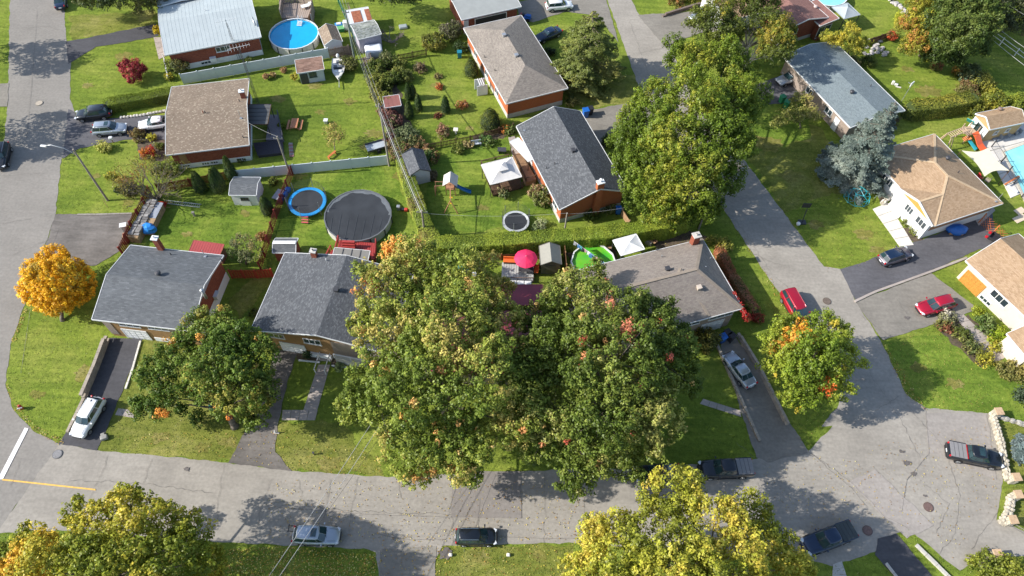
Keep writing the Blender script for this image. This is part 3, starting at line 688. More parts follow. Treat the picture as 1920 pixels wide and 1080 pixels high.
class House:
    def __init__(s, name, label, cat, cs, he, rise, kind, axis, roofm, wallm, ov=.45, hf=.45, foundm=None, ridge_off=0., hip=(1, 1), group=None, th=.14, fascia=None, hipw=None, walls=True, ridgecap=None, seams=0):
        c = [P(x, y, he) for x, y in cs]
        if len(c) == 3: c.append(c[0] + c[2] - c[1])
        ctr = sum(c, Vector()) / 4; du = (c[1] - c[0]) + (c[2] - c[3]); dv = (c[3] - c[0]) + (c[2] - c[1])
        L = du.length / 2; W = dv.length / 2; u = du.normalized(); v = Vector((-u.y, u.x, 0))
        if v.dot(dv) < 0: v = -v
        dvn = dv.normalized(); v2 = (v + (dvn - u * dvn.dot(u)).normalized()) / 2; s.u, s.v = u, v
        s.L, s.W, s.he, s.ctr = L, W, he, Vector((ctr.x, ctr.y, 0)); s.ov = ov; s.axis = axis; s.rise = rise; s.kind = kind; s.ro = ridge_off
        s.o = thing(name, label, cat, s.ctr, math.atan2(u.y, u.x), group); hw, hl = W / 2, L / 2
        q = lambda a, b, z: s.p(a, b, z)
        mb = MB(); T = []
        if kind == 'gable' and axis == 0:
            r0, r1 = (-hl, s.ro), (hl, s.ro)
            T = [[(-hl, -hw, he), (hl, -hw, he), (hl, s.ro, he + rise), (-hl, s.ro, he + rise)], [(hl, hw, he), (-hl, hw, he), (-hl, s.ro, he + rise), (hl, s.ro, he + rise)]]
            rid = [((-hl, s.ro), (hl, s.ro))]
        elif kind == 'gable':
            T = [[(-hl, hw, he), (-hl, -hw, he), (s.ro, -hw, he + rise), (s.ro, hw, he + rise)], [(hl, -hw, he), (hl, hw, he), (s.ro, hw, he + rise), (s.ro, -hw, he + rise)]]
            rid = [((s.ro, -hw), (s.ro, hw))]
        elif kind == 'hip':
            if axis == 0:
                k0, k1 = (hipw or hw) * hip[0], (hipw or hw) * hip[1]; a, b = (-hl + k0, s.ro, he + rise), (hl - k1, s.ro, he + rise)
                T = [[(-hl, -hw, he), (hl, -hw, he), b, a], [(hl, hw, he), (-hl, hw, he), a, b]]
                T.append([(-hl, hw, he), (-hl, -hw, he), a]); T.append([(hl, -hw, he), (hl, hw, he), b])
            else:
                k0, k1 = (hipw or hl) * hip[0], (hipw or hl) * hip[1]; a, b = (s.ro, -hw + k0, he + rise), (s.ro, hw - k1, he + rise)
                T = [[(-hl, hw, he), (-hl, -hw, he), a, b], [(hl, -hw, he), (hl, hw, he), b, a], [(-hl, -hw, he), (hl, -hw, he), a], [(hl, hw, he), (-hl, hw, he), b]]
            rid = [(a[:2], b[:2])]
            s.hips = [((-hl, -hw), a), ((-hl, hw), a if axis == 0 else b), ((hl, -hw), b if axis == 0 else a), ((hl, hw), b)]
        elif kind == 'flat':
            T = [[(-hl, -hw, he), (hl, -hw, he), (hl, hw, he + rise), (-hl, hw, he + rise)]]; rid = []
        elif kind == 'flatu':
            T = [[(-hl, -hw, he), (hl, -hw, he + rise), (hl, hw, he + rise), (-hl, hw, he)]]; rid = []
        s.T = T
        for f in T:
            n = (Vector(f[1]) - Vector(f[0])).cross(Vector(f[2]) - Vector(f[1])); fl = n.z < 0
            # left-handed local frames flip when v is mirrored
            pts = [q(*k) for k in f]; nn = (pts[1] - pts[0]).cross(pts[2] - pts[1]); mb.face(pts, nn.z < 0)
            pts = [q(k[0], k[1], k[2] - th) for k in f]; mb.face(pts, nn.z > 0)
        s.roof = mb.build('roof', roofm, s.o)
        # eave boards
        fb = MB()
        edges = []
        for f in T:
            k = len(f)
            for i in range(k):
                a, b = f[i], f[(i + 1) % k]
                onb = lambda p: abs(abs(p[0]) - hl) < .01 or abs(abs(p[1]) - hw) < .01
                same = (abs(a[0] - b[0]) < .01 and abs(abs(a[0]) - hl) < .01) or (abs(a[1] - b[1]) < .01 and abs(abs(a[1]) - hw) < .01)
                if same: edges.append((a, b))
        for a, b in edges:
            mid = Vector(((a[0] + b[0]) / 2, (a[1] + b[1]) / 2, 0)); out = Vector((math.copysign(1, mid.x) if abs(abs(a[0]) - hl) < .01 and abs(a[0] - b[0]) < .01 else 0, math.copysign(1, mid.y) if abs(abs(a[1]) - hw) < .01 and abs(a[1] - b[1]) < .01 else 0, 0)) * .035
            A, B = Vector(a) + out, Vector(b) + out
            fb.beam(q(A.x, A.y, A.z - th / 2 + .005), q(B.x, B.y, B.z - th / 2 + .005), .06, th + .05)
        fb.build('eave_board', fascia or WHITE, s.o)
        if ridgecap:
            rb = MB()
            segs = [((a[0], a[1], he + rise), (b[0], b[1], he + rise)) for a, b in rid]
            if kind == 'hip': segs += [((c_[0], c_[1], he), h_) for c_, h_ in s.hips]
            for a, b in segs: rb.beam(q(a[0], a[1], a[2] + .015), q(b[0], b[1], b[2] + .015), .34, .05)
            rb.build('ridge_cap', ridgecap, s.o)
        if seams:
            sb = MB()
            for f in T[:2]:
                a, b, c2, d = [Vector(k) for k in (f + [f[-1]])[:4]]; n = int((b - a).length / seams)
                for i in range(1, n):
                    x = i / n; sb.beam(q(*(a.lerp(b, x) + Vector((0, 0, .003)))), q(*(d.lerp(c2, x) + Vector((0, 0, .003)))), .04, .026)
            sb.build('seam', roofm, s.roof, kind='stuff')
        # walls
        if walls:
            s.wl, s.ww = hl - ov, hw - ov; mb = MB(); zt = he - th
            def hz(a, b):   # underside height of the roof over point
                if kind == 'gable' and axis == 0: return zt + rise * (1 - abs(b - s.ro) / ((hw - s.ro) if b > s.ro else (hw + s.ro)))
                if kind == 'gable': return zt + rise * (1 - abs(a - s.ro) / ((hl - s.ro) if a > s.ro else (hl + s.ro)))
                if kind == 'flat': return zt + rise * (b + hw) / (2 * hw)
                if kind == 'flatu': return zt + rise * (a + hl) / (2 * hl)
                return zt + rise * min(hl - abs(a), hw - abs(b)) / min(hl, hw) * .9
            s.hz = hz; cn = [(-s.wl, -s.ww), (s.wl, -s.ww), (s.wl, s.ww), (-s.wl, s.ww)]
            ctrp = q(0, 0, 1)
            for i in range(4):
                a, b = cn[i], cn[(i + 1) % 4]; pts = [(a[0], a[1], 0), (b[0], b[1], 0), (b[0], b[1], hz(*b) - .01)]
                if kind == 'gable' and ((axis == 0 and i in (1, 3))): pts.append((b[0], s.ro, hz(b[0], s.ro) - .01))
                if kind == 'gable' and ((axis == 1 and i in (0, 2))): pts.append((s.ro, b[1], hz(s.ro, b[1]) - .01))
                pts.append((a[0], a[1], hz(*a) - .01)); pts = [q(*k) for k in pts]
                nn = (pts[1] - pts[0]).cross(pts[2] - pts[1]); mb.face(pts, nn.dot(pts[0] - ctrp) < 0)
            s.wall = mb.build('wall', wallm, s.o)
            if hf:
                mb = MB(); e = .03
                for i in range(4):
                    a, b = cn[i], cn[(i + 1) % 4]; ox, oy = (0, e * (-1, 0, 1, 0)[i]) if i % 2 == 0 else (e * (0, 1, 0, -1)[i], 0)
                    pts = [q(a[0] + ox, a[1] + oy, 0), q(b[0] + ox, b[1] + oy, 0), q(b[0] + ox, b[1] + oy, hf), q(a[0] + ox, a[1] + oy, hf)]
                    nn = (pts[1] - pts[0]).cross(pts[2] - pts[1]); mb.face(pts, nn.dot(pts[0] - ctrp) < 0)
                    pts2 = [q(a[0], a[1], hf), q(b[0], b[1], hf), q(b[0] + ox, b[1] + oy, hf), q(a[0] + ox, a[1] + oy, hf)]
                    nn = (pts2[1] - pts2[0]).cross(pts2[2] - pts2[1]); mb.face(pts2, nn.z < 0)
                mb.build('foundation', foundm or FOUND, s.o)
    def p(s, a, b, z): return s.ctr + s.u * a + s.v * b + Vector((0, 0, z))
    def loc(s, x, y, h):
        d = P(x, y, h) - s.ctr; return d.dot(s.u), d.dot(s.v)
    def rz(s, a, b):
        """roof top height at local point"""
        hl, hw = s.L / 2, s.W / 2
        if s.kind == 'gable' and s.axis == 0: return s.he + s.rise * (1 - abs(b - s.ro) / ((hw - s.ro) if b > s.ro else (hw + s.ro)))
        if s.kind == 'gable': return s.he + s.rise * (1 - abs(a - s.ro) / ((hl - s.ro) if a > s.ro else (hl + s.ro)))
        if s.kind == 'hip': return s.he + s.rise * max(0, min(1, min((hl - abs(a)), (hw - abs(b))) / min(hl, hw)))
        return s.he + s.rise * .5
    def onroof(s, x, y):
        h = s.he + s.rise * .5
        for _ in range(6):
            a, b = s.loc(x, y, h); h = s.rz(a, b)
        return a, b, h
    def side(s, k):
        """k: 0 -v, 1 +u, 2 +v, 3 -u : origin, direction, outward normal, width"""
        if k == 0: return s.p(-s.wl, -s.ww, 0), s.u, -s.v, 2 * s.wl
        if k == 2: return s.p(-s.wl, s.ww, 0), s.u, s.v, 2 * s.wl
        if k == 1: return s.p(s.wl, -s.ww, 0), s.v, s.u, 2 * s.ww
        return s.p(-s.wl, -s.ww, 0), s.v, -s.u, 2 * s.ww
    def window(s, k, f, z, w, h, panes=2, frame=None, glass=None, sill=True, name='window', off=0.):
        o, d, n, W = s.side(k); c = o + d * (W * f) + Vector((0, 0, z)) + n * off; up = Vector((0, 0, 1)); mb = MB(); t = .07
        bx = lambda m, a0, a1, z0, z1, d0, d1: s._slab(m, c, d, n, a0, a1, z0, z1, d0, d1)
        bx(mb, -w / 2, w / 2, 0, t, .002, .07); bx(mb, -w / 2, w / 2, h - t, h, .002, .07)
        for i in range(panes + 1):
            x = -w / 2 + t / 2 + (w - t) * i / panes; bx(mb, x - t / 2, x + t / 2, t, h - t, .002, .068)
        fr = mb.build(name, frame or WHITE, s.o)
        for i in range(panes):
            x0 = -w / 2 + t + (w - t) * i / panes; x1 = x0 + (w - t) / panes - t
            m2 = MB(); bx(m2, x0, x1, t, h - t, .004, .03); m2.build('pane', glass or GLASS, fr)
        if sill: m3 = MB(); bx(m3, -w / 2 - .06, w / 2 + .06, -.07, 0, .003, .11); m3.build('sill', frame or WHITE, fr)
        return fr
    def _slab(s, m, c, d, n, a0, a1, z0, z1, d0, d1):
        i = len(m.v)
        for dd in (d0, d1):
            for a, z in ((a0, z0), (a1, z0), (a1, z1), (a0, z1)): m.v.append(tuple(c + d * a + n * dd + Vector((0, 0, z))))
        fl = d.cross(Vector((0, 0, 1))).dot(n) < 0
        for f in ((4, 5, 6, 7), (0, 3, 2, 1), (0, 1, 5, 4), (1, 2, 6, 5), (2, 3, 7, 6), (3, 0, 4, 7)):
            m.f.append([i + x for x in (f[::-1] if fl else f)]); m.mi.append(m.m)
    def door(s, k, f, w=.95, h=2.1, m=None, z=0., name='door', off=0.):
        o, d, n, W = s.side(k); c = o + d * (W * f) + Vector((0, 0, z)) + n * (.035 + off); mb = MB(); s._slab(mb, c, d, n, -w / 2, w / 2, 0, h, 0, .05)
        b = mb.build(name, m or WHITE, s.o); mb = MB(); s._slab(mb, c, d, n, w / 2 - .15, w / 2 - .08, .95, 1.08, .05, .1); mb.build('handle', DKMET, b); return b
    def garage(s, k, f, w, h, m, rows=4, cols_=4, frame=None, z=0., off=0.):
        o, d, n, W = s.side(k); c = o + d * (W * f) + Vector((0, 0, z)) + n * (.035 + off); mb = MB(); s._slab(mb, c, d, n, -w / 2, w / 2, 0, h, 0, .03)
        g_ = mb.build('garage_door', m, s.o)
        for r in range(rows):
            for q in range(cols_):
                x0 = -w / 2 + w * q / cols_ + .05; z0 = h * r / rows + .05
                mb = MB(); s._slab(mb, c, d, n, x0, x0 + w / cols_ - .1, z0, z0 + h / rows - .1, .03, .06); mb.build('panel', m, g_)
        mb = MB(); s._slab(mb, c, d, n, -w / 2 - .12, -w / 2, 0, h + .12, 0, .07); s._slab(mb, c, d, n, w / 2, w / 2 + .12, 0, h + .12, 0, .07); s._slab(mb, c, d, n, -w / 2, w / 2, h, h + .12, 0, .07)
        mb.build('door_frame', frame or WHITE, s.o); return g_
    def slabpart(s, k, f, z, w, h, dep, m, name, off=0.):
        o, d, n, W = s.side(k); c = o + d * (W * f) + Vector((0, 0, z)) + n * off; mb = MB(); s._slab(mb, c, d, n, -w / 2, w / 2, 0, h, .003, dep); return mb.build(name, m, s.o)
    def chimney(s, x, y, wd, ln, top, m, capm=None, below=1.2, at_h=None):
        a, b, h = s.onroof(x, y)
        return s.chim_at(a, b, h, wd, ln, top, m, capm, below)
    def chim_at(s, a, b, h, wd, ln, top, m, capm=None, below=1.2):
        c = s.p(a, b, 0); r = math.atan2(s.u.y, s.u.x); mb = MB(); mb.box((c.x, c.y, (h - below + h + top) / 2), (wd, ln, top + below), r); o = mb.build('chimney', m, s.roof)
        o2 = MB(); o2.box((c.x, c.y, h + top + .06), (wd + .16, ln + .16, .12), r); o2.m = 0
        o2.lathe((c.x, c.y, h + top + .12), [(.13, 0), (.13, .22), (.11, .22), (.11, .02)], 10, False); o2.build('chimney_cap', capm or FOUND, s.roof); return o
    def vent(s, x, y, kind='box', m=None):
        a, b, h = s.onroof(x, y); c = s.p(a, b, h); r = math.atan2(s.u.y, s.u.x); mb = MB()
        if kind == 'box':
            mb.box((c.x, c.y, h + .14), (.42, .42, .4), r); mb.box((c.x, c.y, h + .37), (.56, .56, .07), r); mb.build('roof_vent', m or DKMET, s.roof)
        elif kind == 'turbine':
            mb.lathe((c.x, c.y, h - .1), [(.16, 0), (.16, .3), (.3, .36), (.33, .5), (.22, .62), (.02, .66)], 14); mb.build('turbine_vent', m or GALV, s.roof)
        else:
            mb.tube([(c.x, c.y, h - .1), (c.x, c.y, h + .38)], .06, 8); mb.build('vent_pipe', m or DKMET, s.roof)
    def mast(s, x, y, H=1.3, dish=False):
        a, b, h = s.onroof(x, y); c = s.p(a, b, h - .05); mb = MB(); mb.tube([c, c + Vector((0, 0, H))], .035, 6)
        mb.box((c.x, c.y, h + .05), (.3, .3, .06)); mb.build('service_mast', GALV, s.roof)
def fit_ridge(cs, he, a_px, rise_rng=(.3, 3.5), axis=0):
    c = [P(x, y, he) for x, y in cs]
    if len(c) == 3: c.append(c[0] + c[2] - c[1])
    m = (c[0] + c[3]) / 2 if axis == 0 else (c[0] + c[1]) / 2; best = None
    for r in np.arange(rise_rng[0], rise_rng[1], .05):
        q = proj(m + Vector((0, 0, r))); e = (q[0] - a_px[0]) ** 2 + (q[1] - a_px[1]) ** 2
        if best is None or e < best[0]: best = (e, float(r))
    return best[1]
RCAP_T = mat('tan_ridge_cap', (.42, .31, .20), .9, .1, 3); RCAP_B = mat('brown_ridge_cap', (.27, .22, .17), .9, .1, 3)
# H2: tan mottled gable house, left
B = House('brick_house', 'red brick bungalow with tan speckled gable roof beside three parked cars', 'house', [(312,290),(470,272),(464,147),(321,164)], 3.2, 1.15, 'gable', 0, SH_TAN, BRICKR, hf=.8, foundm=FOUNDW)
for f in (.12, .38, .5, .85): B.window(0, f, .25, 1.0, .45, 3, WHITE, off=.032)
B.slabpart(0, .13, .8, .9, 2.2, .05, BRICKT, 'tan_brick_panel')
B.chim_at(*(lambda t: (t[0], t[1], t[2]))(B.onroof(457,183)), .6, .5, 1.1, BRICKR, FOUNDW)
B.vent(381,212,'pipe', BRICKR); B.vent(449,190,'pipe'); B.vent(456,258,'pipe'); B.mast(452,222,1.5); B.vent(385,212,'pipe')
# H1: pale metal roof, top
A = House('brick_house', 'red brick house with wide pale grey metal roof and antenna mast', 'house', [(311,105),(489,67),(466,-25),(294,1)], 3.4, .9, 'gable', 0, MET_W, BRICKR, hf=.9, foundm=FOUNDW, seams=.55, fascia=WHITE)
A2 = House('house_wing', 'pale metal roofed wing at the back of the house by the top edge', 'house', [(296,12),(386,-6),(374,-60),(284,-42)], 3.8, .3, 'gable', 1, MET_W, BRICKR, hf=0, seams=.5, fascia=WHITE)
A.window(0, .58, 1.9, 2.0, .85, 3); A.window(0, .35, .3, 1.5, .5, 3, off=.032); A.slabpart(0, .44, .75, .9, .6, .55, WHITE, 'wall_air_conditioner')
A.vent(325,18,'pipe',WHITE); A.vent(385,20,'pipe',WHITE)
mb = MB(); a_, b_, h_ = A.onroof(474,38); a2_, b2_, h2_ = A.onroof(480,50); mb.tube([A.p(a_, b_, h_ + .5), A.p(a2_, b2_, h2_ + .25)], .14, 10); mb.build('flue_pipe', GALV, A.roof, smooth=True)
# H3: slate grey gable front-left
C = House('brick_house', 'slate grey shingled house with red side wall, beside the orange tree', 'house', [(171,599),(343,617),(434,482),(246,459.5)], 4.2, 1.35, 'gable', 0, SH_GREY, BRICKT, hf=0)
C.garage(0, .30, 2.7, 1.9, WHITE, 4, 4); C.slabpart(0, .04, .5, .9, 3.3, .05, BRICKP, 'taupe_brick_panel'); C.slabpart(0, .80, 2.0, 1.2, 1.9, .05, BRICKP, 'taupe_brick_panel')
C.window(0, .3, 2.75, 2.4, .9, 3); C.window(0, .62, 2.75, 2.4, .9, 3); C.slabpart(0, .66, 0, 3.6, .75, .07, FOUNDW, 'foundation_ledge')
C.slabpart(1, .5, 0, C.W - 2 * C.ov - .02, 1.5, .05, FOUNDW, 'foundation_ledge')
o_ = MB(); oo, dd, nn, WW = C.side(1); C._slab(o_, oo + dd * (WW / 2), dd, nn, -WW / 2, WW / 2, 1.5, 4.0, .004, .035); o_.build('red_brick_wall', BRICKR, C.o)
o_ = MB(); [o_.face(f, False) for f in [[C.p(C.wl + .02, -C.ww, 4.02), C.p(C.wl + .02, C.ww, 4.02), C.p(C.wl + .02, 0, 4.02 + 1.2)]]]; o_.build('gable_siding', mat('mauve_siding', (.42,.40,.45), .7, .06, 3), C.o)
C.slabpart(1, .62, 1.4, .9, .7, .5, WHITE, 'wall_air_conditioner')
C.chim_at(*(lambda t: (t[0], C.W / 2 - .1, C.he))(C.onroof(301,470)), .62, .5, 2.1, BRICKR, FOUNDW, 4)
C.vent(298,515,'turbine',DKMET); C.vent(321,478,'pipe'); C.vent(416,489,'pipe'); C.mast(385,481,1.3); 
mb = MB(); q_ = C.onroof(386,557); c_ = C.p(q_[0], q_[1], q_[2]-.2); mb.tube([c_, c_ + Vector((0,0,1.5))], .17, 12); mb.lathe(c_ + Vector((0,0,1.5)), [(.17,0),(.24,.05),(.24,.12),(.02,.2)], 12); mb.build('flue_pipe', GALV, C.roof, smooth=True)
# H4: charcoal gable
D_cs = [(475.6,614),(729,670),(775,507),(529,479)]
D = House('brick_house', 'house with charcoal shingled gable roof and white porch railing left of the big maples', 'house', D_cs, 4.3, 1.5, 'gable', 1, SH_DK, BRICKT, hf=0)
D.garage(0, .24, 2.7, 1.9, WHITE, 4, 4); D.window(0, .14, 2.8, 1.8, .9, 3); D.window(0, .42, 2.75, 2.0, 1.0, 3)
D.slabpart(0, .03, 0, .7, 4.05, .05, BRICKP, 'taupe_brick_panel'); D.slabpart(0, .77, 0, 5.8, 4.0, .05, BRICKP, 'taupe_brick_panel')
D.window(0, .82, 2.9, 1.5, .8, 1, DKMET, off=.05); D.slabpart(0, .45, .0, 2.6, .75, .3, FOUNDW, 'foundation_ledge')
D.chim_at(*(lambda t: (t[0], D.W / 2 - .3, t[2]))(D.onroof(588,486)), .6, .5, 1.0, BRICKR, FOUND, 2); D.vent(612,489,'pipe',WHITE); D.vent(631,545,'box')
# H5: maroon metal roof under the maples
E5 = House('house', 'house with maroon metal roof almost hidden under the two big maples', 'house', [(880,572),(1018,572),(1019,534),(889,536)], 3.6, .05, 'flat', 0, MET_R, BRICKP, hf=0, seams=.45, fascia=MET_R)
E5b = House('house_wing', 'lower maroon metal roofed front part glimpsed through the maple branches', 'house', [(800,700),(1010,700),(1022,585),(815,580)], 3.5, 1.0, 'gable', 0, MET_R, BRICKP, hf=0, seams=.45, fascia=MET_R)
# H6: brown-grey hip with cross hip, right of maples
F = House('brick_house', 'brown grey hip roofed house with brick chimney and red ivy along its eave', 'house', [(1098,655),(1397,580),(1313,446.5),(1065,514)], 4.3, 2.3, 'hip', 0, SH_BR2, BRICKP, hf=0, ridgecap=RCAP_B, hip=(1, .75))
F.garage(0, .86, 2.7, 2.0, WHITE, 4, 4); F.window(0, .9, 2.75, 3.0, 1.1, 3); F.window(0, .66, 2.75, 3.0, 1.1, 3); F.window(0, .4, 2.75, 2.4, 1.1, 3)
F.chim_at(*(lambda t: (t[0], F.W / 2 - .4, F.he + .2))(F.onroof(1292,444)), .8, .7, 1.5, BRICKR, FOUND, 3)
F.vent(1231,469,'pipe'); F.vent(1240,482,'pipe',GALV); F.vent(1251,506,'box'); F.vent(1310,541,'box',mat('tan_vent',(.5,.42,.34),.6)); F.vent(1322,503,'pipe',WHITE); F.vent(1331,486,'pipe',GALV)
# cross gable wing on front of H6
A1 = P(1275,503,F.he+F.rise+.06); E1 = P(1330,593,F.he+.08); E0 = P(1228,623,F.he+.08); Vb = P(1192,610,F.he+.15); Vt = P(1222,520,F.he+F.rise*.86)
mb = MB(); mb.face([E0, E1, A1]); mb.face([Vb, E0, A1, Vt]); o_ = mb.build('cross_hip_roof', SH_BR2, F.roof)
mb = MB(); mb.beam(E0, A1, .3, .06); mb.beam(E1, A1, .3, .06); mb.build('ridge_cap', RCAP_B, F.roof)
# H7: taupe hip, orange brick
E7 = House('brick_house', 'orange brick house with taupe hip roof and two box vents, centre top', 'house', [(948,194),(1064,166),(978,28),(870,53)], 3.3, 1.75, 'hip', 1, SH_BR, BRICKO, hf=.8, ridgecap=None)
E7.vent(945,68,'box',GALV); E7.vent(968,106,'box',GALV); E7.vent(909,108,'pipe'); E7.vent(928,133,'pipe')
for f in (.25,.5,.78): E7.window(3, f, .9, 1.3, 1.1, 2)
# H8: grey gable, orange brick
G8 = House('brick_house', 'orange brick house with grey gable roof and chimney behind the long hedge', 'house', [(1056,392),(1178,358),(1088,209),(962,238)], 3.3, 2.0, 'gable', 1, SH_DK, BRICKO, hf=.75, ridge_off=.6)
c_ = G8.p(G8.ro, -G8.ww - .2, 0); r_ = math.atan2(G8.u.y, G8.u.x); mb = MB(); mb.box((c_.x, c_.y, 3.1), (.9, .55, 6.2), r_); mb.build('chimney', BRICKO, G8.roof); mb = MB(); mb.box((c_.x, c_.y, 6.27), (1.0, .7, .14), r_); mb.lathe((c_.x, c_.y, 6.34), [(.14,0),(.14,.4),(.2,.42),(.02,.55)], 10); mb.build('chimney_cap', FOUNDW, G8.roof)
G8.vent(1075,284,'box'); G8.vent(1025,316,'pipe'); G8.vent(1040,308,'pipe'); G8.mast(983,245,1.2)
for f in (.12,.3,.72): G8.window(3, f, 1.1, 1.4, 1.0, 2)
# H9: top centre low carport roof
J = House('brick_house', 'low grey roofed house with open carport at the top of the picture', 'house', [(858,38),(970,14),(950,-42),(842,-18)], 3.0, .5, 'gable', 0, mat('grey_flat_roof', (.30,.31,.29), .8, .08, 1.), BRICKR, ov=.5, hf=0, fascia=WHITE)
J.garage(0, .5, 5.2, 2.2, mat('carport_painted_shade', (.03,.03,.03), .9), 1, 1); J.slabpart(0, .04, 0, .8, 2.3, .05, WHITE, 'white_post')  # no door here: near-black panel paints the shade inside the open carport
# H10 red-brown roof top right
K = House('brick_house', 'red brick house with red brown roof and patio doors near the above-ground pool', 'house', [(1485,52),(1536,39),(1490,-45),(1380,-12)], 3.4, .9, 'gable', 1, SH_RED, BRICKR, hf=.6)
K2 = House('house_wing', 'small red brown roofed sunroom with wide patio doors', 'house', [(1530,52),(1568,37),(1534,3),(1506,9)], 3.1, .35, 'flatu', 0, SH_RED, BRICKR, hf=0)
K2.window(0, .5, .35, 2.6, 2.0, 2); K.window(0, .28, 1.7, 1.6, .8, 2); K2.vent(1528,16,'turbine', mat('tan_vent2',(.5,.4,.36),.6))
K3 = House('house', 'pale roofed house behind the bare-branched tree at the top', 'house', [(1350,40),(1452,18),(1425,-40),(1325,-20)], 3.2, 1.0, 'gable', 0, SH_BEIGE, WHITE, hf=0)
# H11 blue-grey
L = House('house', 'low house with blue grey roof and white trim behind the blue spruce', 'house', [(1574,215),(1697,207.5),(1562,78),(1470,104)][0:0] or [(1470,104),(1565,77.5),(1696,207.5),(1592,240)], 3.0, .8, 'gable', 1, SH_BLUE, BRICKP, ov=.5, hf=0)
L = L
L.o['label'] = 'low house with blue grey roof and white trim behind the blue spruce'
L.vent(1596,175,'turbine',DKMET); L.vent(1632,162,'pipe',DKMET)
for f in (.42,.72): L.window(3, f, 1.2, 1.5, 1.0, 2)
L.door(3, .85, 1.0, 2.1, WHITE)
# H12 beige hip, right
M_ = House('house', 'white house with beige hip roof and orange-gabled front, right side', 'house', [(1756,424),(1877,380),(1740,238),(1650,293)][0:0] or [(1640,300),(1756,424),(1877,381),(1742,239)], 3.3, 1.65, 'hip', 0, SH_BEIGE, WHITE, ov=.5, hf=0, ridgecap=mat('beige_ridge_cap',(.50,.36,.22),.9,.1,3), hip=(1, 1))
M_.window(0, .58, 1.5, 2.0, 1.0, 4, WHITE); M_.window(0, .3, 1.5, 2.0, 1.0, 4, WHITE)
M_.vent(1775,299,'turbine',DKMET); M_.vent(1754,282,'pipe',GALV); M_.vent(1796,324,'pipe',DKMET); M_.mast(1867,378,1.6)
oo, dd, nn, WW = M_.side(1); o_ = MB(); M_._slab(o_, oo + dd * WW / 2, dd, nn, -WW / 2 + .01, WW / 2 - .01, 1.5, 3.1, .004, .04); o_.build('brown_brick_wall', mat('brown_brick_plain',(.30,.16,.08),.9,.15,3), M_.o)
# front gable of H12
k_ = 3.4; hl_, hw_ = M_.L / 2, M_.W / 2; zg = M_.rise * k_ / hw_; g0 = M_.p(hl_, -hw_ - .35, M_.he + .02); g1 = M_.p(hl_ - 2 * k_, -hw_ - .35, M_.he + .02); gm = M_.p(hl_ - k_, -hw_ - .35, M_.he + zg + .03); gb = M_.p(hl_ - k_, -hw_ + k_, M_.he + zg + .03); c0_ = M_.p(hl_, -hw_, M_.he + .02); c1_ = M_.p(hl_ - 2 * k_, -hw_, M_.he + .02)
mb = MB(); mb.face([g1, gm, gb, c1_]); mb.face([gm, g0, c0_, gb]); o_ = mb.build('gable_roof', SH_BEIGE, M_.roof)
[p_.flip() for p_ in []]
for p_ in o_.data.polygons:
    if p_.normal.z < 0: o_.data.flip_normals(); break
mb = MB(); mb.beam(g1, gm, .12, .26); mb.beam(gm, g0, .12, .26); mb.build('white_barge_board', WHITE, M_.roof); mb = MB(); mb.beam(gm, gb, .3, .05); mb.build('ridge_cap', MATS['beige_ridge_cap'], M_.roof)
dn = Vector((0, 0, -.16)); mb = MB(); A_, B_, C_ = [g + M_.v * .25 + dn for g in (g1, g0, gm)]; mb.face([A_, B_, C_]); A_, B_, C_ = [g + M_.v * .82 + dn for g in (g1, g0, gm)]; mb.face([A_, C_, B_]); mb.build('orange_gable', mat('orange_siding',(.60,.27,.06),.8,.06,3), M_.o)
wl = MB(); M_._slab(wl, M_.p(hl_ - .5 - 3.1, -hw_ + .5, 0), M_.u, -M_.v, -3.1, 3.1, 0, 3.1, .0, .55); wl.build('front_bay', WHITE, M_.o)
M_.window(0, .91, 1.55, 1.7, 1.1, 3, off=.56); M_.window(0, .72, 1.55, 1.3, 1.1, 3, off=.56)
# H13 beige, bottom right
N_ = House('house', 'cream stucco house with beige roof and orange panelled garage door, right edge', 'house', [(1813,487),(1990,672),(2110,560),(1960,430)][0:0] or [(1816,487),(1985,660),(2090,590),(1905,440)], 3.3, 1.7, 'gable', 0, SH_BEIGE, OFFW, ov=.45, hf=0)
ORW = mat('varnished_wood', (.48, .22, .045), .5, .2, 5)
N_.garage(0, .14, 2.6, 2.1, ORW, 5, 5, ORW); N_.window(0, .40, 1.7, 2.3, 1.2, 3, WHITE); N_.window(0, .33, .25, 1.6, .6, 3, WHITE)
N2 = House('porch', 'small gabled porch with beige roof at the cream house front', 'porch', [(1882,628),(1935,612),(1990,650),(1935,672)], 2.7, .7, 'gable', 1, SH_BEIGE, OFFW, ov=.2, hf=0)
# sheds
GREYB = mat('pale_blue_siding', (.50, .53, .55), .7, .05, 3); RUST = mat('rusty_sheet', (.30, .10, .05), .8, .3, 3)
def shed(label, cs, he, rise, axis, roofm, wallm, kind='gable', **k): return House('garden_shed', label, 'shed', cs, he, rise, kind, axis, roofm, wallm, ov=k.pop('ov', .12), hf=0, th=.08, fascia=k.pop('fascia', WHITE), **k)
S1 = shed('small white shed with tan gable roof beside the blue round pool', [(607,85),(641,78),(631,48),(597,56)], 2.0, .75, 1, SH_TAN, WHITE)
S10 = shed('red metal roofed low shed among the cedars of the shrub garden', [(716,202),(748,198),(752,180),(724,185)], 1.6, .3, 0, metal_roof('faded_red_metal',(.25,.10,.08),.2), MATS['bark'], kind='flat', seams=.5)
S2 = shed('white shed with weathered brown roof and green window, behind the white fence', [(558,138),(608,129),(603,106),(552,112)], 2.2, .25, 0, SH_OLD, GREYB, ov=.2)
S2.window(0, .55, .95, 1.1, .9, 2, mat('dark_green_frame',(.05,.09,.07),.6)); S2.door(0, .18, 1.1, 1.8, DKMET)
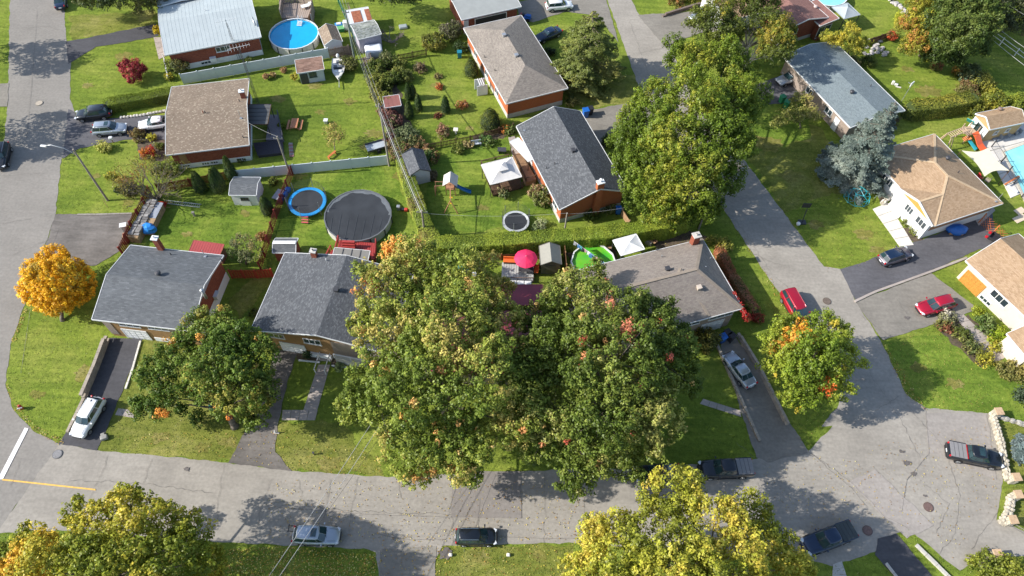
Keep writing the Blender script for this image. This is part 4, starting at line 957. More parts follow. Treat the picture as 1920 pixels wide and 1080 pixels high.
S3 = shed('old mauve shed with mossy grey roof beside the utility pole', [(669,75),(713,64),(703,37),(660,47)], 2.6, .45, 0, tile_mat('mossy_shingle', [(.13,.14,.13),(.25,.27,.24),(.38,.39,.36),(.18,.20,.15)], .3, .15, big=.3), mat('mauve_boards', (.36,.33,.38), .8, .12, 4), ov=.1)
S3b = shed('lean-to with striped rusty and white roof sheets behind the old shed', [(655,46),(700,37),(688,17),(650,22)], 2.1, .3, 0, mat('white_sheet_metal',(.6,.62,.62),.5,.1,2), mat('mauve_boards2', (.33,.30,.34), .8, .12, 4), kind='flat')
for f in (.3, .5, .9):
    mb = MB(); x = -S3b.L / 2 + S3b.L * f; mb.beam(S3b.p(x, -S3b.W / 2 + .1, 2.15), S3b.p(x, S3b.W / 2 - .5, 2.15 + .25), .75, .05); mb.build('rusty_sheet', RUST, S3b.roof)
S4 = shed('white shed with curved slate grey roof in the left back yard', [(431,366),(482,366),(487,333),(437,332)], 2.1, .5, 0, SH_GREY, WHITE)
S4.window(0, .5, 1.05, 1.0, .45, 3, DKMET); S4.door(0, .5, 1.2, .95, WHITE)
S5 = shed('pale shed with dark grey gable roof by the diagonal hedge', [(770,329),(807,320),(793,281),(751,290)], 2.2, .8, 1, SH_DK, GREYB, fascia=DKMET)
S6 = shed('small dark barn-roofed shed with white ridge band behind the charcoal house', [(514,474),(553,474),(560,447),(514,447)], 1.9, .6, 0, SH_GREY, BRICKR)
mb = MB(); mb.beam(S6.p(-S6.L/2, 0, 2.53), S6.p(S6.L/2, 0, 2.53), .5, .06); mb.build('ridge_band', WHITE, S6.roof)
S7 = shed('olive grey resin shed beside the pink umbrella', [(1014,497),(1054,495),(1048,461),(1011,461)], 2.1, .7, 1, mat('olive_resin_roof',(.27,.26,.22),.7,.06,3), mat('olive_resin_wall',(.17,.155,.13),.7,.06,3), fascia=mat('olive_trim',(.14,.13,.11),.7))
S7.door(0, .5, 1.3, 1.8, mat('olive_door',(.13,.12,.10),.7)); 
S8 = House('pool_house', 'white and tan pool house with beige roof beside the swimming pool', 'shed', [(1860,244),(1914,229),(1904,200),(1826,212)], 2.7, .9, 'gable', 0, SH_BEIGE, mat('tan_siding',(.42,.28,.13),.8,.08,3), ov=.15, hf=0)
oo, dd, nn, WW = S8.side(3); o_ = MB(); S8._slab(o_, oo + dd * WW / 2, dd, nn, -WW / 2, WW / 2, .01, 2.3, .004, .05); o_.build('white_front_panel', WHITE, S8.o)
S8.window(3, .5, .5, 1.3, 1.7, 1, WHITE, off=.05); S8.window(0, .3, 1.2, .7, .7, 1); S8.window(0, .65, 1.2, .7, .7, 1)
S8.vent(1873,207,'turbine',mat('brown_vent',(.2,.14,.11),.6))
S9 = shed('low red metal lean-to roof behind the slate grey house', [(352,472),(412,480),(420,460),(366,452)], 1.9, .15, 0, metal_roof('red_metal_roof',(.36,.06,.055)), mat('shed_boards',(.2,.1,.06),.9), kind='flat', seams=.3, fascia=RUST)
# ---------------------------------------------------------------- fences, walls, poles, yard things
WOODR = mat('red_stained_wood', (.20, .03, .02), .75, .2, 4); WOODB = mat('brown_wood', (.10, .055, .03), .85, .25, 4); WOODT = mat('tan_wood', (.36, .22, .12), .8, .2, 4)
WOODG = mat('weathered_wood', (.27, .245, .21), .9, .2, 4, bump=.01); WOODO = mat('orange_wood', (.50, .15, .04), .75, .15, 4); VINYL = mat('white_vinyl', (.58, .62, .63), .5, .04, 1.5)
def fence(name, label, pts, h, kind, m, step=2.4, postm=None, top=None, bw=.13, gap=.02, cat='fence', group=None, hp=None):
    pw = [P(*p) for p in pts]; t = thing(name, label, cat, pw[0], 0, group); rr = random.Random(len(pts) + int(pts[0][0])); k = 0
    for a, b in zip(pw, pw[1:]):
        d = b - a; L = d.length; n = max(1, round(L / step)); dn = d.normalized(); s = Vector((-dn.y, dn.x, 0)); rz = math.atan2(dn.y, dn.x)
        for i in range(n + 1):
            if i == n and b is not pw[-1]: continue
            c = a.lerp(b, i / n); mb = MB(); mb.box((c.x, c.y, (h + .1) / 2), (.11, .11, h + .1), rz); mb.box((c.x, c.y, h + .12), (.15, .15, .05), rz); mb.build('post', postm or m, t)
        for i in range(n):
            p0, p1 = a.lerp(b, i / n) + dn * .06, a.lerp(b, (i + 1) / n) - dn * .06; w_ = (p1 - p0).length; c = (p0 + p1) / 2
            if kind == 'panel':
                mb = MB(); mb.box((c.x, c.y, h / 2 + .02), (w_, .035, h - .1), rz); pn = mb.build('panel', m, t)
                mb = MB(); mb.box((c.x, c.y, h), (w_, .09, .07), rz); mb.build('top_rail', top or m, pn)
            elif kind in ('board', 'picket', 'shadow'):
                g_ = gap if kind != 'picket' else .09; q = int(w_ / (bw + g_)); mb = MB()
                for j in range(q):
                    e = p0 + dn * ((j + .5) * w_ / q); off = s * (.04 if (kind == 'shadow' and j % 2) else -.02 if kind == 'shadow' else .0)
                    hh = h * (rr.uniform(.985, 1.01)); mb.box((e.x + off.x, e.y + off.y, hh / 2 + .03), (bw, .022, hh), rz)
                mb.build('board_run', m, t, kind='stuff')
                for z in (.3, h - .2): mb = MB(); mb.box((c.x, c.y, z), (w_, .03, .09), rz); mb.v = [(x + s.x * .05, y + s.y * .05, z_) for x, y, z_ in mb.v]; mb.build('rail', m, t)
            elif kind == 'rail':
                for z in (h, h * .5): mb = MB(); mb.box((c.x, c.y, z - .03), (w_, .05, .08), rz); mb.build('rail', m, t)
            elif kind == 'mesh':
                mb = MB(); mb.beam(p0 + Vector((0, 0, h)), p1 + Vector((0, 0, h)), .04, .04); mb.beam(p0 + Vector((0, 0, .1)), p1 + Vector((0, 0, .1)), .03, .03); mb.build('rail', m, t)
                mb = MB(); q = int(w_ / .14)
                for j in range(q): e = p0.lerp(p1, (j + .5) / q); mb.beam(e + Vector((0, 0, .1)), e + Vector((0, 0, h)), .012, .012)
                mb.build('mesh_wire', m, t, kind='stuff')
            elif kind == 'lattice':
                for j in range(-2, int(w_ / .45) + 2):
                    for sg in (1, -1):
                        x0 = j * .45; x1 = x0 + h * sg; 
                        u0, u1 = max(0, min(w_, x0)), max(0, min(w_, x1))
                        if abs(u1 - u0) < .05: continue
                        z0 = (u0 - x0) / (x1 - x0) * h; z1 = (u1 - x0) / (x1 - x0) * h; mb = MB(); mb.beam(p0 + dn * u0 + Vector((0, 0, z0 + .05)) + s * sg * .012, p0 + dn * u1 + Vector((0, 0, z1 + .05)) + s * sg * .012, .05, .02); mb.build('lattice_strip', m, t)
    return t
fence('vinyl_fence', 'long white vinyl panel fence behind the round blue pool', [(345,158),(618,109)], 1.8, 'panel', VINYL)
fence('wooden_fence', 'short brown and grey end section of the fence beside the boat', [(619,109),(656,102)], 1.6, 'board', mat('greybrown_wood',(.27,.19,.15),.85,.2,4), 1.2)
fence('vinyl_fence', 'white vinyl panel fence above the two trampolines yards', [(447,337),(728,309)], 1.75, 'panel', VINYL, 2.5)
fence('white_garden_fence', 'thin white fence beside the red brick bungalow flower bed', [(309,112),(318,152)], .9, 'rail', WHITE, 1.5)
fence('picket_fence', 'brown picket fence between old shed and shrubs', [(722,120),(800,104)], 1.2, 'picket', WOODB, 2.2, bw=.1)
fence('picket_fence', 'brown picket fence along the lower end of the shrub garden', [(800,281),(882,266),(962,243)], 1.1, 'picket', WOODB, 2.2, bw=.1)
fence('wooden_fence', 'red stained board fence left of the pointed cedars', [(299,360),(360,350),(432,336)], 1.5, 'board', WOODR, 2.2)
fence('wooden_fence', 'red stained fence running down between the two back yards', [(550,328),(519,410),(490,508)], 1.7, 'shadow', WOODR, 2.2)
fence('wooden_fence', 'red stained fence and gate between the two grey-roofed houses', [(436,522),(484,522),(514,520)], 1.7, 'shadow', mat('bright_red_stain',(.36,.05,.025),.7,.15,4), 2.0)
fence('wooden_fence', 'red slatted fence slanting along the wood pile', [(286,366),(252,432),(232,480)], 1.7, 'shadow', WOODR, 1.8)
fence('wooden_fence', 'brown board fence behind the lawn under the long hedge', [(868,488),(940,488),(1010,486)], 1.2, 'board', mat('redbrown_fence',(.25,.085,.035),.8,.2,4), 2.2)
fence('wooden_fence', 'tan board fence right of the olive resin shed', [(1056,468),(1062,535)], 1.8, 'board', mat('tan_fence',(.33,.17,.08),.8,.2,4), 2.0)
fence('wooden_fence', 'weathered plank fence along the lot line beneath the utility wires', [(655,20),(690,95),(728,215),(752,300)], 1.3, 'board', mat('old_grey_planks',(.20,.155,.12),.9,.25,4), 2.3)
fence('chain_link_fence', 'green mesh fence behind the small tan-roofed shed', [(630,-5),(652,45),(668,85)], 1.5, 'mesh', mat('green_wire',(.02,.20,.12),.6,.1,4), 2.0)
fence('wooden_fence', 'dark wooden fence behind the yellow shrub at upper right', [(1616,88),(1663,72)], 1.2, 'board', WOODB, 2.0)
fence('lattice_fence', 'orange lattice fence beside the dark trailer', [(1834,418),(1858,440),(1882,462)], 1.8, 'lattice', WOODO, 1.8)
fence('pool_fence', 'black mesh safety fence beside the swimming pool', [(1858,276),(1876,305),(1900,345),(1930,395)], 1.25, 'mesh', DKMET, 2.2)
fence('clothes_rail', 'white rail fence in the shaded yard at far right', [(1848,64),(1930,125)], 1.2, 'rail', WHITE, 3)
fence('wooden_fence', 'small fence right of the orange brick house under the big tree', [(1165,405),(1178,425)], 1.2, 'board', WOODT, 1.5)
def wallrun(name, label, pts, wd, h, m, step, cat='wall', stone=False, piece='block', rows=2, capm=None):
    pw = [P(*p) for p in pts]; t = thing(name, label, cat, pw[0]); rr = random.Random(int(pts[0][0]))
    for a, b in zip(pw, pw[1:]):
        d = b - a; n = max(1, round(d.length / step)); dn = d.normalized(); s = Vector((-dn.y, dn.x, 0)); rz = math.atan2(dn.y, dn.x); e = d.length / n
        for r in range(rows):
            for i in range(n):
                f = (i + .5 + (.5 if r % 2 and not stone else 0)) / n
                if f > 1: continue
                c = a.lerp(b, f)
                if stone:
                    for q in (-1, 1):
                        cc = c + s * q * wd * .24 + dn * rr.uniform(-.08, .08); mb = MB(); z = h * (r + .5) / rows
                        mb.ball((cc.x, cc.y, z), (e * rr.uniform(.46, .62), wd * rr.uniform(.26, .36), h / rows * rr.uniform(.5, .68)), 7, 5, rr.random(), .22)
                        ca, sa = math.cos(rz + rr.uniform(-.3, .3)), math.sin(rz + rr.uniform(-.3, .3)); mb.v = [(cc.x + (x - cc.x) * ca - (y - cc.y) * sa, cc.y + (x - cc.x) * sa + (y - cc.y) * ca, z_) for x, y, z_ in mb.v]
                        mb.build(piece, m, t)
                else:
                    mb = MB(); mb.box((c.x, c.y, h * (r + .5) / rows), (e - .03, wd + rr.uniform(-.02, .02), h / rows - .012), rz + rr.uniform(-.01, .01)); mb.build(piece, m, t)
        if stone: mb = MB(); c = (a + b) / 2; mb.box((c.x, c.y, h * .4), (d.length, wd * .6, h * .8), rz); mb.build('mortar_core', mat('mortar', (.36, .32, .25), .95, .15, 3), t)
    return t
STONE = mat('pale_fieldstone', (.44, .395, .31), .9, .28, 1.6, fine=.12, bump=.02); STW = mat('white_garden_stone', (.66, .62, .54), .9, .2, 2, bump=.02)
def post_stone(label, px, s=.75, h=1.25):
    c = P(*px); t = thing('stone_pillar', label, 'pillar', c); rr = random.Random(int(px[0]))
    for r in range(3):
        for q in ((-1, -1), (1, -1), (1, 1), (-1, 1)):
            mb = MB(); mb.box((c.x + q[0] * s * .24, c.y + q[1] * s * .24, h * (r + .5) / 3), (s * .47 + rr.uniform(-.03, .04), s * .47 + rr.uniform(-.03, .04), h / 3 - .02), rr.uniform(-.08, .08)); bevel(mb.build('stone', STONE, t), .05)
    mb = MB(); mb.box((c.x, c.y, h + .05), (s + .12, s + .12, .1), .1); bevel(mb.build('cap_stone', mat('cap_stone',(.48,.33,.2),.9,.2,3), t), .03)
wallrun('stone_wall', 'long pale fieldstone wall in front of the black crew-cab pickup', [(1858,783),(1872,830),(1880,870),(1886,903)], .6, .75, STONE, .45, stone=True, piece='stone')
wallrun('stone_wall', 'lower stretch of pale fieldstone wall below the path gap', [(1892,932),(1887,960),(1876,984)], .7, .8, STONE, .45, stone=True, piece='stone')
wallrun('stone_wall', 'grey low stone wall leaving the upper pillar to the right', [(1868,782),(1925,800)], .4, .5, mat('grey_stone',(.36,.34,.30),.9,.2,3), .7, stone=True, piece='stone')
wallrun('stone_wall', 'short stone wall stub beside the iron gate at the bottom', [(1850,1046),(1838,1062)], .7, .8, STONE, .45, stone=True, piece='stone')
post_stone('square stone pillar at the top end of the wall by the lawn', (1861,780)); post_stone('square stone pillar above the garden path gap', (1893,902)); post_stone('square stone pillar with brown cap below the path gap', (1896,934)); post_stone('square stone pillar at the lower end by the drive', (1886,981)); post_stone('square stone pillar by the iron gate at the bottom', (1857,1044))
fence('iron_gate', 'iron railing gate between the two lower stone pillars', [(1866,1040),(1893,1056)], .9, 'mesh', DKMET, 3, cat='gate')
fence('iron_railing', 'low grey railing right of the lower pillar', [(1890,984),(1925,1006)], .8, 'mesh', WOODG, 3)
BLK2 = mat('brown_block', (.27, .20, .14), .9, .25, 2, bump=.02)
TIMB = mat('retaining_timber', (.34, .29, .23), .9, .2, 2, bump=.02)
wallrun('retaining_wall', 'tall block retaining wall left of the dark sealed drive', [(204,636),(184,690),(162,742)], .35, 1.1, TIMB, .9, piece='block', rows=4)
wallrun('retaining_wall', 'low end of the block wall beside the white SUV', [(161,744),(146,776),(128,812)], .3, .35, TIMB, .8, piece='block', rows=1)
wallrun('kerb_edging', 'pale kerb stones right of the dark sealed drive', [(264,640),(250,690),(236,730)], .2, .18, STW, .9, piece='kerb_stone', rows=1)
wallrun('retaining_wall', 'timber retaining wall right of the light grey saloon', [(1382,628),(1420,690),(1470,790)], .3, .75, TIMB, 1.2, piece='timber', rows=4)
wallrun('retaining_wall', 'stepped block edging left of the light grey saloon', [(1340,640),(1375,720),(1420,822)], .28, .4, TIMB, .8, piece='block', rows=2)
wallrun('concrete_kerb', 'raised concrete kerb between the sealed drive and the grey drive', [(1602,566),(1640,548),(1745,510),(1812,484)], .28, .18, CONCP, 1.5, piece='kerb_stone', rows=1)
wallrun('concrete_kerb', 'long white kerb beside the dark drive at the bottom', [(1716,1022),(1755,1060),(1795,1100)], .32, .3, CONC, 1.6, piece='kerb_stone', rows=1)
wallrun('concrete_kerb', 'concrete kerb stub right of the small lawn at the bottom', [(1660,1056),(1690,1095)], .25, .2, CONC, 1.2, piece='kerb_stone', rows=1)
wallrun('timber_edging', 'old timber edging above the brown worn drive', [(146,403),(180,403),(248,401)], .22, .15, WOODG, 1.6, piece='timber', rows=1)
wallrun('rock_edging', 'row of white rocks along the lawn above the white saloon', [(226,222),(262,218),(312,209)], .35, .3, STW, .45, stone=True, piece='rock', rows=1)
wallrun('concrete_kerb', 'white edging of the planting bed right of the garage below the charcoal roof', [(560,676),(600,680)], .15, .15, WHITE, 1.2, piece='kerb_stone', rows=1)
wallrun('concrete_kerb', 'white edging of the bed under the white porch railing', [(622,686),(672,692)], .15, .15, WHITE, 1.2, piece='kerb_stone', rows=1)
wallrun('retaining_wall', 'low dark wall beside the drive of the pale silver car', [(1242,32),(1300,14),(1345,2)], .35, .6, mat('dark_blocks',(.16,.12,.10),.9,.2,3), 1.0, piece='block', rows=2)
wallrun('rock_wall', 'white painted rock steps curving up to the white house', [(1652,384),(1668,370),(1692,360)], .6, .7, STW, .6, stone=True, piece='rock', rows=1)
slabs('landing', [(1664,384),(1690,366),(1712,392),(1684,410)], WHITEC, 0, .35, 3)
slabs('landing', [(1645,330),(1652,326),(1672,352),(1664,358)], CONCP, 0, .5, 2)
# walls enclosing swimming pool (right edge)
c0, c1, c2, c3 = P(1880,285), P(1940,262), P(2010,350), P(1925,385)
pl = thing('swimming_pool', 'in-ground swimming pool with pale turquoise water at the right edge', 'pool', c0)
WATER = mat('turquoise_water', (.22, .62, .62), .04, .12, .6, c2=(.32, .74, .74), spec=.6, bump=.02); COPE = mat('pool_coping', (.55, .50, .40), .8, .1, 2)
mb = MB(); mb.face([(*p[:2], .10) for p in (c0, c3, c2, c1)]); mb.build('water', WATER, pl)
for a, b in ((c0, c1), (c1, c2), (c2, c3), (c3, c0)): mb = MB(); mb.beam(a + Vector((0, 0, .09)), b + Vector((0, 0, .09)), .35, .12); mb.build('coping', COPE, pl)
# ---- round pools
def round_pool(label, cx, cy, R, h, wallm, waterm, rimm, cover=None, n=24, ribm=None, sy=1.):
    c = P(cx, cy, h); c.z = 0; t = thing('above_ground_pool', label, 'pool', c)
    for i in range(n):
        t0, t1 = 2 * math.pi * i / n, 2 * math.pi * (i + 1) / n; mb = MB()
        q = [c + Vector((math.cos(a) * R, math.sin(a) * R * sy, 0)) for a in (t0, t1)]; mb.beam(q[0] + Vector((0, 0, h / 2)), q[1] + Vector((0, 0, h / 2)), .04, h); mb.build('wall_panel', wallm, t)
        mb = MB(); mb.beam(q[0] + Vector((0, 0, h + .02)), q[1] + Vector((0, 0, h + .02)), .16, .05); mb.build('rim', rimm, t)
        if i % 2 == 0: mb = MB(); o_ = c + (q[0] - c) * 1.012; mb.box((o_.x, o_.y, h / 2), (.12, .12, h), t0); mb.build('upright', ribm or DKMET, t)
    zz = h - .22 if not cover else h - .02
    mb = MB(); mb.face([(c.x + math.cos(2 * math.pi * i / 36) * (R - .04), c.y + math.sin(2 * math.pi * i / 36) * (R - .04) * sy, zz) for i in range(36)]); mb.build('water' if not cover else 'cover', waterm if not cover else cover, t)
    return t, c
BLUEW = mat('blue_pool_water', (.01, .36, .66), .05, .10, .5, spec=.6, bump=.02)
rp, rpc = round_pool('round blue above-ground pool with wooden deck at top left', 551, 63, 3.75, 1.3, mat('beige_pool_wall',(.50,.48,.43),.6,.06,2), BLUEW, WHITE)
ld = thing('pool_ladder', 'white pool ladder hanging into the blue round pool', 'ladder', (rpc.x + .35, rpc.y + 3.0, 0)); lx, ly = rpc.x + .35, rpc.y + 2.7
mb = MB(); [mb.tube([(lx + s_, ly + .9, 1.3), (lx + s_, ly + .9, 2.0), (lx + s_, ly + .4, 2.1), (lx + s_, ly - .2, 1.2)], .03, 6) for s_ in (-.3, .3)]; mb.build('handrail', WHITE, ld)
for i in range(4): mb = MB(); mb.box((lx, ly + .35 - i * .28, 1.32 - i * .04), (.75, .18, .05)); mb.build('step', WHITE, ld)
DECKB = mat('deck_tan', (.34, .27, .22), .8, .12, 3)
def deck(label, pts, z, m, rail=None, railh=.9, name='deck', bw=.9, rails=None, cat='deck', dirn=0):
    pw = [P(*p, z) for p in pts]; c = sum(pw, Vector()) / len(pw); t = thing(name, label, cat, (c.x, c.y, 0))
    a, b, c_, d = pw; L = (b - a).length; n = max(2, int(L / .28))
    for i in range(n):
        u0, u1 = i / n + .004, (i + 1) / n - .004; q = [a.lerp(b, u0), a.lerp(b, u1), d.lerp(c_, u1), d.lerp(c_, u0)]
        mb = MB(); mb.prism([p[:2] for p in q], z - .05, z); mb.build('board', m, t)
    mb = MB(); i_ = [p.lerp(sum(pw, Vector()) / 4, .03) for p in pw]; mb.prism([p[:2] for p in i_], .01, z - .06); mb.build('skirt', m, t)
    for k in (rails or []):
        p0, p1 = pw[k], pw[(k + 1) % 4]; L = (p1 - p0).length; n = max(1, int(L / 1.6))
        for i in range(n + 1): q = p0.lerp(p1, i / n); mb = MB(); mb.box((q.x, q.y, z + railh / 2), (.09, .09, railh)); mb.build('post', rail, t)
        mb = MB(); mb.beam(p0 + Vector((0, 0, railh)), p1 + Vector((0, 0, railh)), .12, .05); mb.build('handrail', rail, t)
        mb = MB(); q = int(L / .14)
        for i in range(q): e = p0.lerp(p1, (i + .5) / q); mb.box((e.x, e.y, z + railh / 2), (.035, .035, railh - .1))
        mb.build('baluster', rail, t, kind='stuff')
    return t
dk = deck('tan wooden deck with high privacy screen behind the blue pool', [(528,33),(577,33),(586,8),(532,4)], 1.25, DECKB, DECKB, 1.5, rails=[3])
fence('privacy_screen', 'tan privacy screen around the blue pool deck', [(532,44),(530,20),(556,14),(590,22),(588,52)], 2.4, 'board', DECKB, 1.6, cat='screen', bw=.22, gap=.005)
mb = MB(); lc = P(573,14,1.3); lt = thing('sun_lounger', 'white folding lounger on the blue pool deck', 'lounger', lc)
mb.box((lc.x, lc.y, 1.62), (1.3, .8, .06), .5); mb.build('seat', WHITE, lt); mb = MB(); mb.box((lc.x + .75, lc.y + .45, 1.8), (.5, .8, .06), .5); mb.build('backrest', WHITE, lt); mb = MB(); [mb.box((lc.x + a, lc.y + b, 1.42), (.05, .05, .4)) for a, b in ((-.5, -.5), (.5, -.1), (-.6, .1), (.3, .5))]; mb.build('leg', WHITE, lt)
COV = mat('black_pool_cover', (.035, .038, .042), .6, .25, .5, spec=.3)
bp, bpc = round_pool('large round pool closed with a black winter cover', 671, 403, 4.2, 1.25, mat('stone_pool_wall',(.50,.49,.44),.6,.06,2), None, mat('grey_rim',(.12,.125,.13),.5), cover=COV)
mb = MB(); 
for i in range(28):
    t0 = math.pi * (.02 + .96 * i / 28); t1 = math.pi * (.02 + .96 * (i + 1) / 28); r0, r1 = [3.72 + .14 * math.sin(k * .75 + 1) + .08 * math.sin(k * 1.9) for k in (i, i + 1)]
    f_ = lambda t, r, z: (bpc.x + math.cos(t) * r, bpc.y + math.sin(t) * r, z)
    mb.face([f_(t0, r0, 1.236), f_(t0, 4.1, 1.245), f_(t1, 4.1, 1.245), f_(t1, r1, 1.236)][::-1])
mb.build('cover_margin', mat('faded_cover', (.13, .14, .145), .5, .2, 1), bp)
for i in range(7):
    x = -3 + i * 1.0; y0 = -math.sqrt(max(.1, 4.1 ** 2 - x * x)) * .95; mb = MB(); mb.beam((bpc.x + x, bpc.y + y0, 1.255), (bpc.x + x * 1.05, bpc.y + y0 * .2 + (.8 if i % 2 else 0), 1.255), .035, .02); mb.build('cover_fold', mat('cover_fold', (.07, .075, .08), .5), bp)
gpl, gpc = round_pool('oval pool with bright green algae water next to the clothesline', 1113, 492, 2.75, 1.2, WHITE, mat('green_algae_water', (.05, .38, .03), .12, .3, .8, c2=(.16, .42, .03), spec=.4, bump=.01), WHITE, n=12, sy=1.05, ribm=WHITE)
# red deck & grey awning below black pool
RDK = mat('red_deck_stain', (.33, .035, .03), .7, .2, 4)
deck('red stained deck and rails in front of the black covered pool', [(628,482),(704,486),(706,456),(636,450)], 1.0, RDK, RDK, .95, rails=[1, 3])
deck('red stained landing with steps left of the grey awning', [(612,488),(640,492),(646,474),(622,468)], .5, RDK, RDK, .9, rails=[3, 0])
st = thing('deck_steps', 'red stained steps up to the black covered pool', 'steps', P(656,462))
for i in range(5): q = P(655, 472 - i * 3.2, 1.0 + i * .12); mb = MB(); mb.box((q.x, q.y, .5 + i * .15), (1.5, .32, 1.0 + i * .3)); mb.build('step', RDK, st)
aw = House('awning', 'flat grey four-panel awning behind the charcoal house', 'awning', [(620,488),(688,494),(694,472),(630,466)], 2.7, .15, 'flat', 0, mat('grey_awning', (.20, .19, .17), .7, .06, 2), WHITE, ov=.1, hf=0, walls=False, th=.05, fascia=WHITE)
for f in (.25, .5, .75): x = -aw.L / 2 + aw.L * f; mb = MB(); mb.beam(aw.p(x, -aw.W / 2, 2.72), aw.p(x, aw.W / 2, 2.87), .09, .05); mb.build('rafter', DKMET, aw.o)
for a in (-1, 1): mb = MB(); q = aw.p(a * (aw.L / 2 - .1), aw.W / 2 - .1, 0); mb.box((q.x, q.y, 1.35), (.1, .1, 2.7)); mb.build('post', DKMET, aw.o)
# ---- trampolines
def trampoline(label, cx, cy, R, padm, seed, net=True, sx=1.0, ladder=None):
    h = .85; c = P(cx, cy, h); c.z = 0; t = thing('trampoline', label, 'trampoline', c)
    mb = MB(); mb.face([(c.x + math.cos(k * .1745) * R * .82, c.y + math.sin(k * .1745) * R * .82, h) for k in range(36)]); mb.build('jumping_mat', mat('tramp_mat', (.025, .027, .03), .7, .15, 1), t)
    mb = MB()
    for k in range(36):
        a, b = k * .1745, (k + 1) * .1745; f_ = lambda t_, r, z: (c.x + math.cos(t_) * r, c.y + math.sin(t_) * r, z)
        mb.face([f_(a, R * .82, h + .02), f_(a, R, h + .03), f_(b, R, h + .03), f_(b, R * .82, h + .02)]); mb.face([f_(a, R, h + .03), f_(a, R, h - .08), f_(b, R, h - .08), f_(b, R, h + .03)])
    pd = mb.build('pad', padm, t); fixn(pd.data)
    for k in range(6):
        a = k * math.pi / 3 + .4; x, y = c.x + math.cos(a) * R * 1.02, c.y + math.sin(a) * R * 1.02
        mb = MB(); mb.tube([(x, y, 0), (x, y, 2.6 if net else h)], .035, 6); mb.build('leg' if not net else 'pole', mat('tramp_steel', (.30, .31, .33), .4, .1, 3, metal=.5), t)
    if net:
        mb = MB(); nn = 96
        for k in range(nn): a = k * 2 * math.pi / nn; x, y = c.x + math.cos(a) * R, c.y + math.sin(a) * R; mb.beam((x, y, h), (x, y, 2.5), .008, .008)
        for j in range(7): z = h + .05 + j * .24; [mb.beam((c.x + math.cos(k * .2618) * R, c.y + math.sin(k * .2618) * R, z), (c.x + math.cos((k + 1) * .2618) * R, c.y + math.sin((k + 1) * .2618) * R, z), .01, .01) for k in range(24)]
        mb.build('net', mat('black_net', (.05, .05, .055), .8), t, kind='stuff')
    return t, c
BLP = mat('blue_pad', (.02, .28, .62), .5, .08, 2)
t1, t1c = trampoline('trampoline with bright blue pad behind the red fence', 576, 378, 2.45, BLP, 1)
t2, t2c = trampoline('smaller trampoline with white pad near the long hedge', 967, 415, 1.75, mat('white_pad', (.55, .57, .57), .6, .1, 2), 2)
stl = thing('step_ladder', 'small red three-rung ladder leaning at the blue trampoline', 'ladder', P(575,421)); q = P(574,413)
for i in range(3): mb = MB(); mb.box((q.x, q.y - .05 - i * .25, .75 - i * .25), (.85, .18, .06)); mb.build('rung', mat('faded_red', (.55, .10, .11), .6), stl)
mb = MB(); [mb.beam((q.x + s_, q.y + .1, .85), (q.x + s_, q.y - .65, .05), .05, .05) for s_ in (-.42, .42)]; mb.build('side_rail', DKMET, stl)
# ---- gazebos, canopies, umbrella, awnings
def canopy(name, label, cs, he, rise, m, posts=True, cat='gazebo', vent=False, postm=None, frame=True):
    h = House(name, label, cat, cs, he, rise, 'hip', 0, m, m, ov=.1, hf=0, walls=False, th=.04, fascia=m, hipw=None)
    # square-ish: pyramid
    bpy.data.objects.remove(h.roof, do_unlink=True); mb = MB(); hl, hw = h.L / 2, h.W / 2; ap = h.p(0, 0, he + rise); N = 6
    cn = [(-hl, -hw), (hl, -hw), (hl, hw), (-hl, hw)]
    for i in range(4):
        a, b = cn[i], cn[(i + 1) % 4]; rows = []
        for r in range(N + 1):
            row = []
            for q in range(N + 1):
                e = Vector((a[0] + (b[0] - a[0]) * q / N, a[1] + (b[1] - a[1]) * q / N)); f = r / N; sag = -.22 * math.sin(math.pi * q / N) * math.sin(math.pi * min(1, f * .9 + .1)) * (1 - f * .5) * rise * .5
                row.append(h.p(e.x * (1 - f), e.y * (1 - f), he + rise * f + sag))
            rows.append(row)
        for r in range(N):
            for q in range(N):
                pts = [rows[r][q], rows[r][q + 1], rows[r + 1][q + 1], rows[r + 1][q]]
                nn = (pts[1] - pts[0]).cross(pts[3] - pts[0]); mb.face(pts if nn.z > 0 else pts[::-1])
    h.roof = mb.build('canopy', m, h.o, smooth=False)
    if vent:
        mb = MB(); v = [h.p(a, b, he + rise - .12) for a, b in ((-.75, -.75), (.75, -.75), (.75, .75), (-.75, .75))]; tp = h.p(0, 0, he + rise + .22)
        for i in range(4): pts = [v[i], v[(i + 1) % 4], tp]; nn = (pts[1] - pts[0]).cross(pts[2] - pts[0]); mb.face(pts if nn.z > 0 else pts[::-1])
        mb.build('vent_cap', m, h.o)
    if posts:
        for a, b in cn: q = h.p(a * .96, b * .96, 0); mb = MB(); mb.box((q.x, q.y, he / 2), (.09, .09, he)); mb.build('post', postm or DKMET, h.o)
    return h
gz = canopy('gazebo', 'cream fabric gazebo on a railed deck in the centre back yard', [(919,346),(980,331),(958,295),(903,309)], 2.6, .9, mat('cream_canvas', (.66, .63, .59), .8, .05, 2), vent=True)
deck('dark timber deck carrying the cream gazebo', [(924,366),(982,350),(954,298),(902,310)], .4, WOODB, WOODB, .9, rails=[3, 0, 2])
pw_ = House('porch_roof', 'bright white flat porch roof on the orange brick house', 'awning', [(983,305),(1000,298),(978,256),(964,264)], 2.8, .05, 'flat', 0, WHITE, WHITE, ov=.05, hf=0, walls=False, th=.07)
for a, b in ((-1, -1), (1, -1), (-1, 1)): q = pw_.p(a * (pw_.L / 2 - .1), b * (pw_.W / 2 - .1), 0); mb = MB(); mb.box((q.x, q.y, 1.4), (.1, .1, 2.8)); mb.build('post', WOODB, pw_.o)
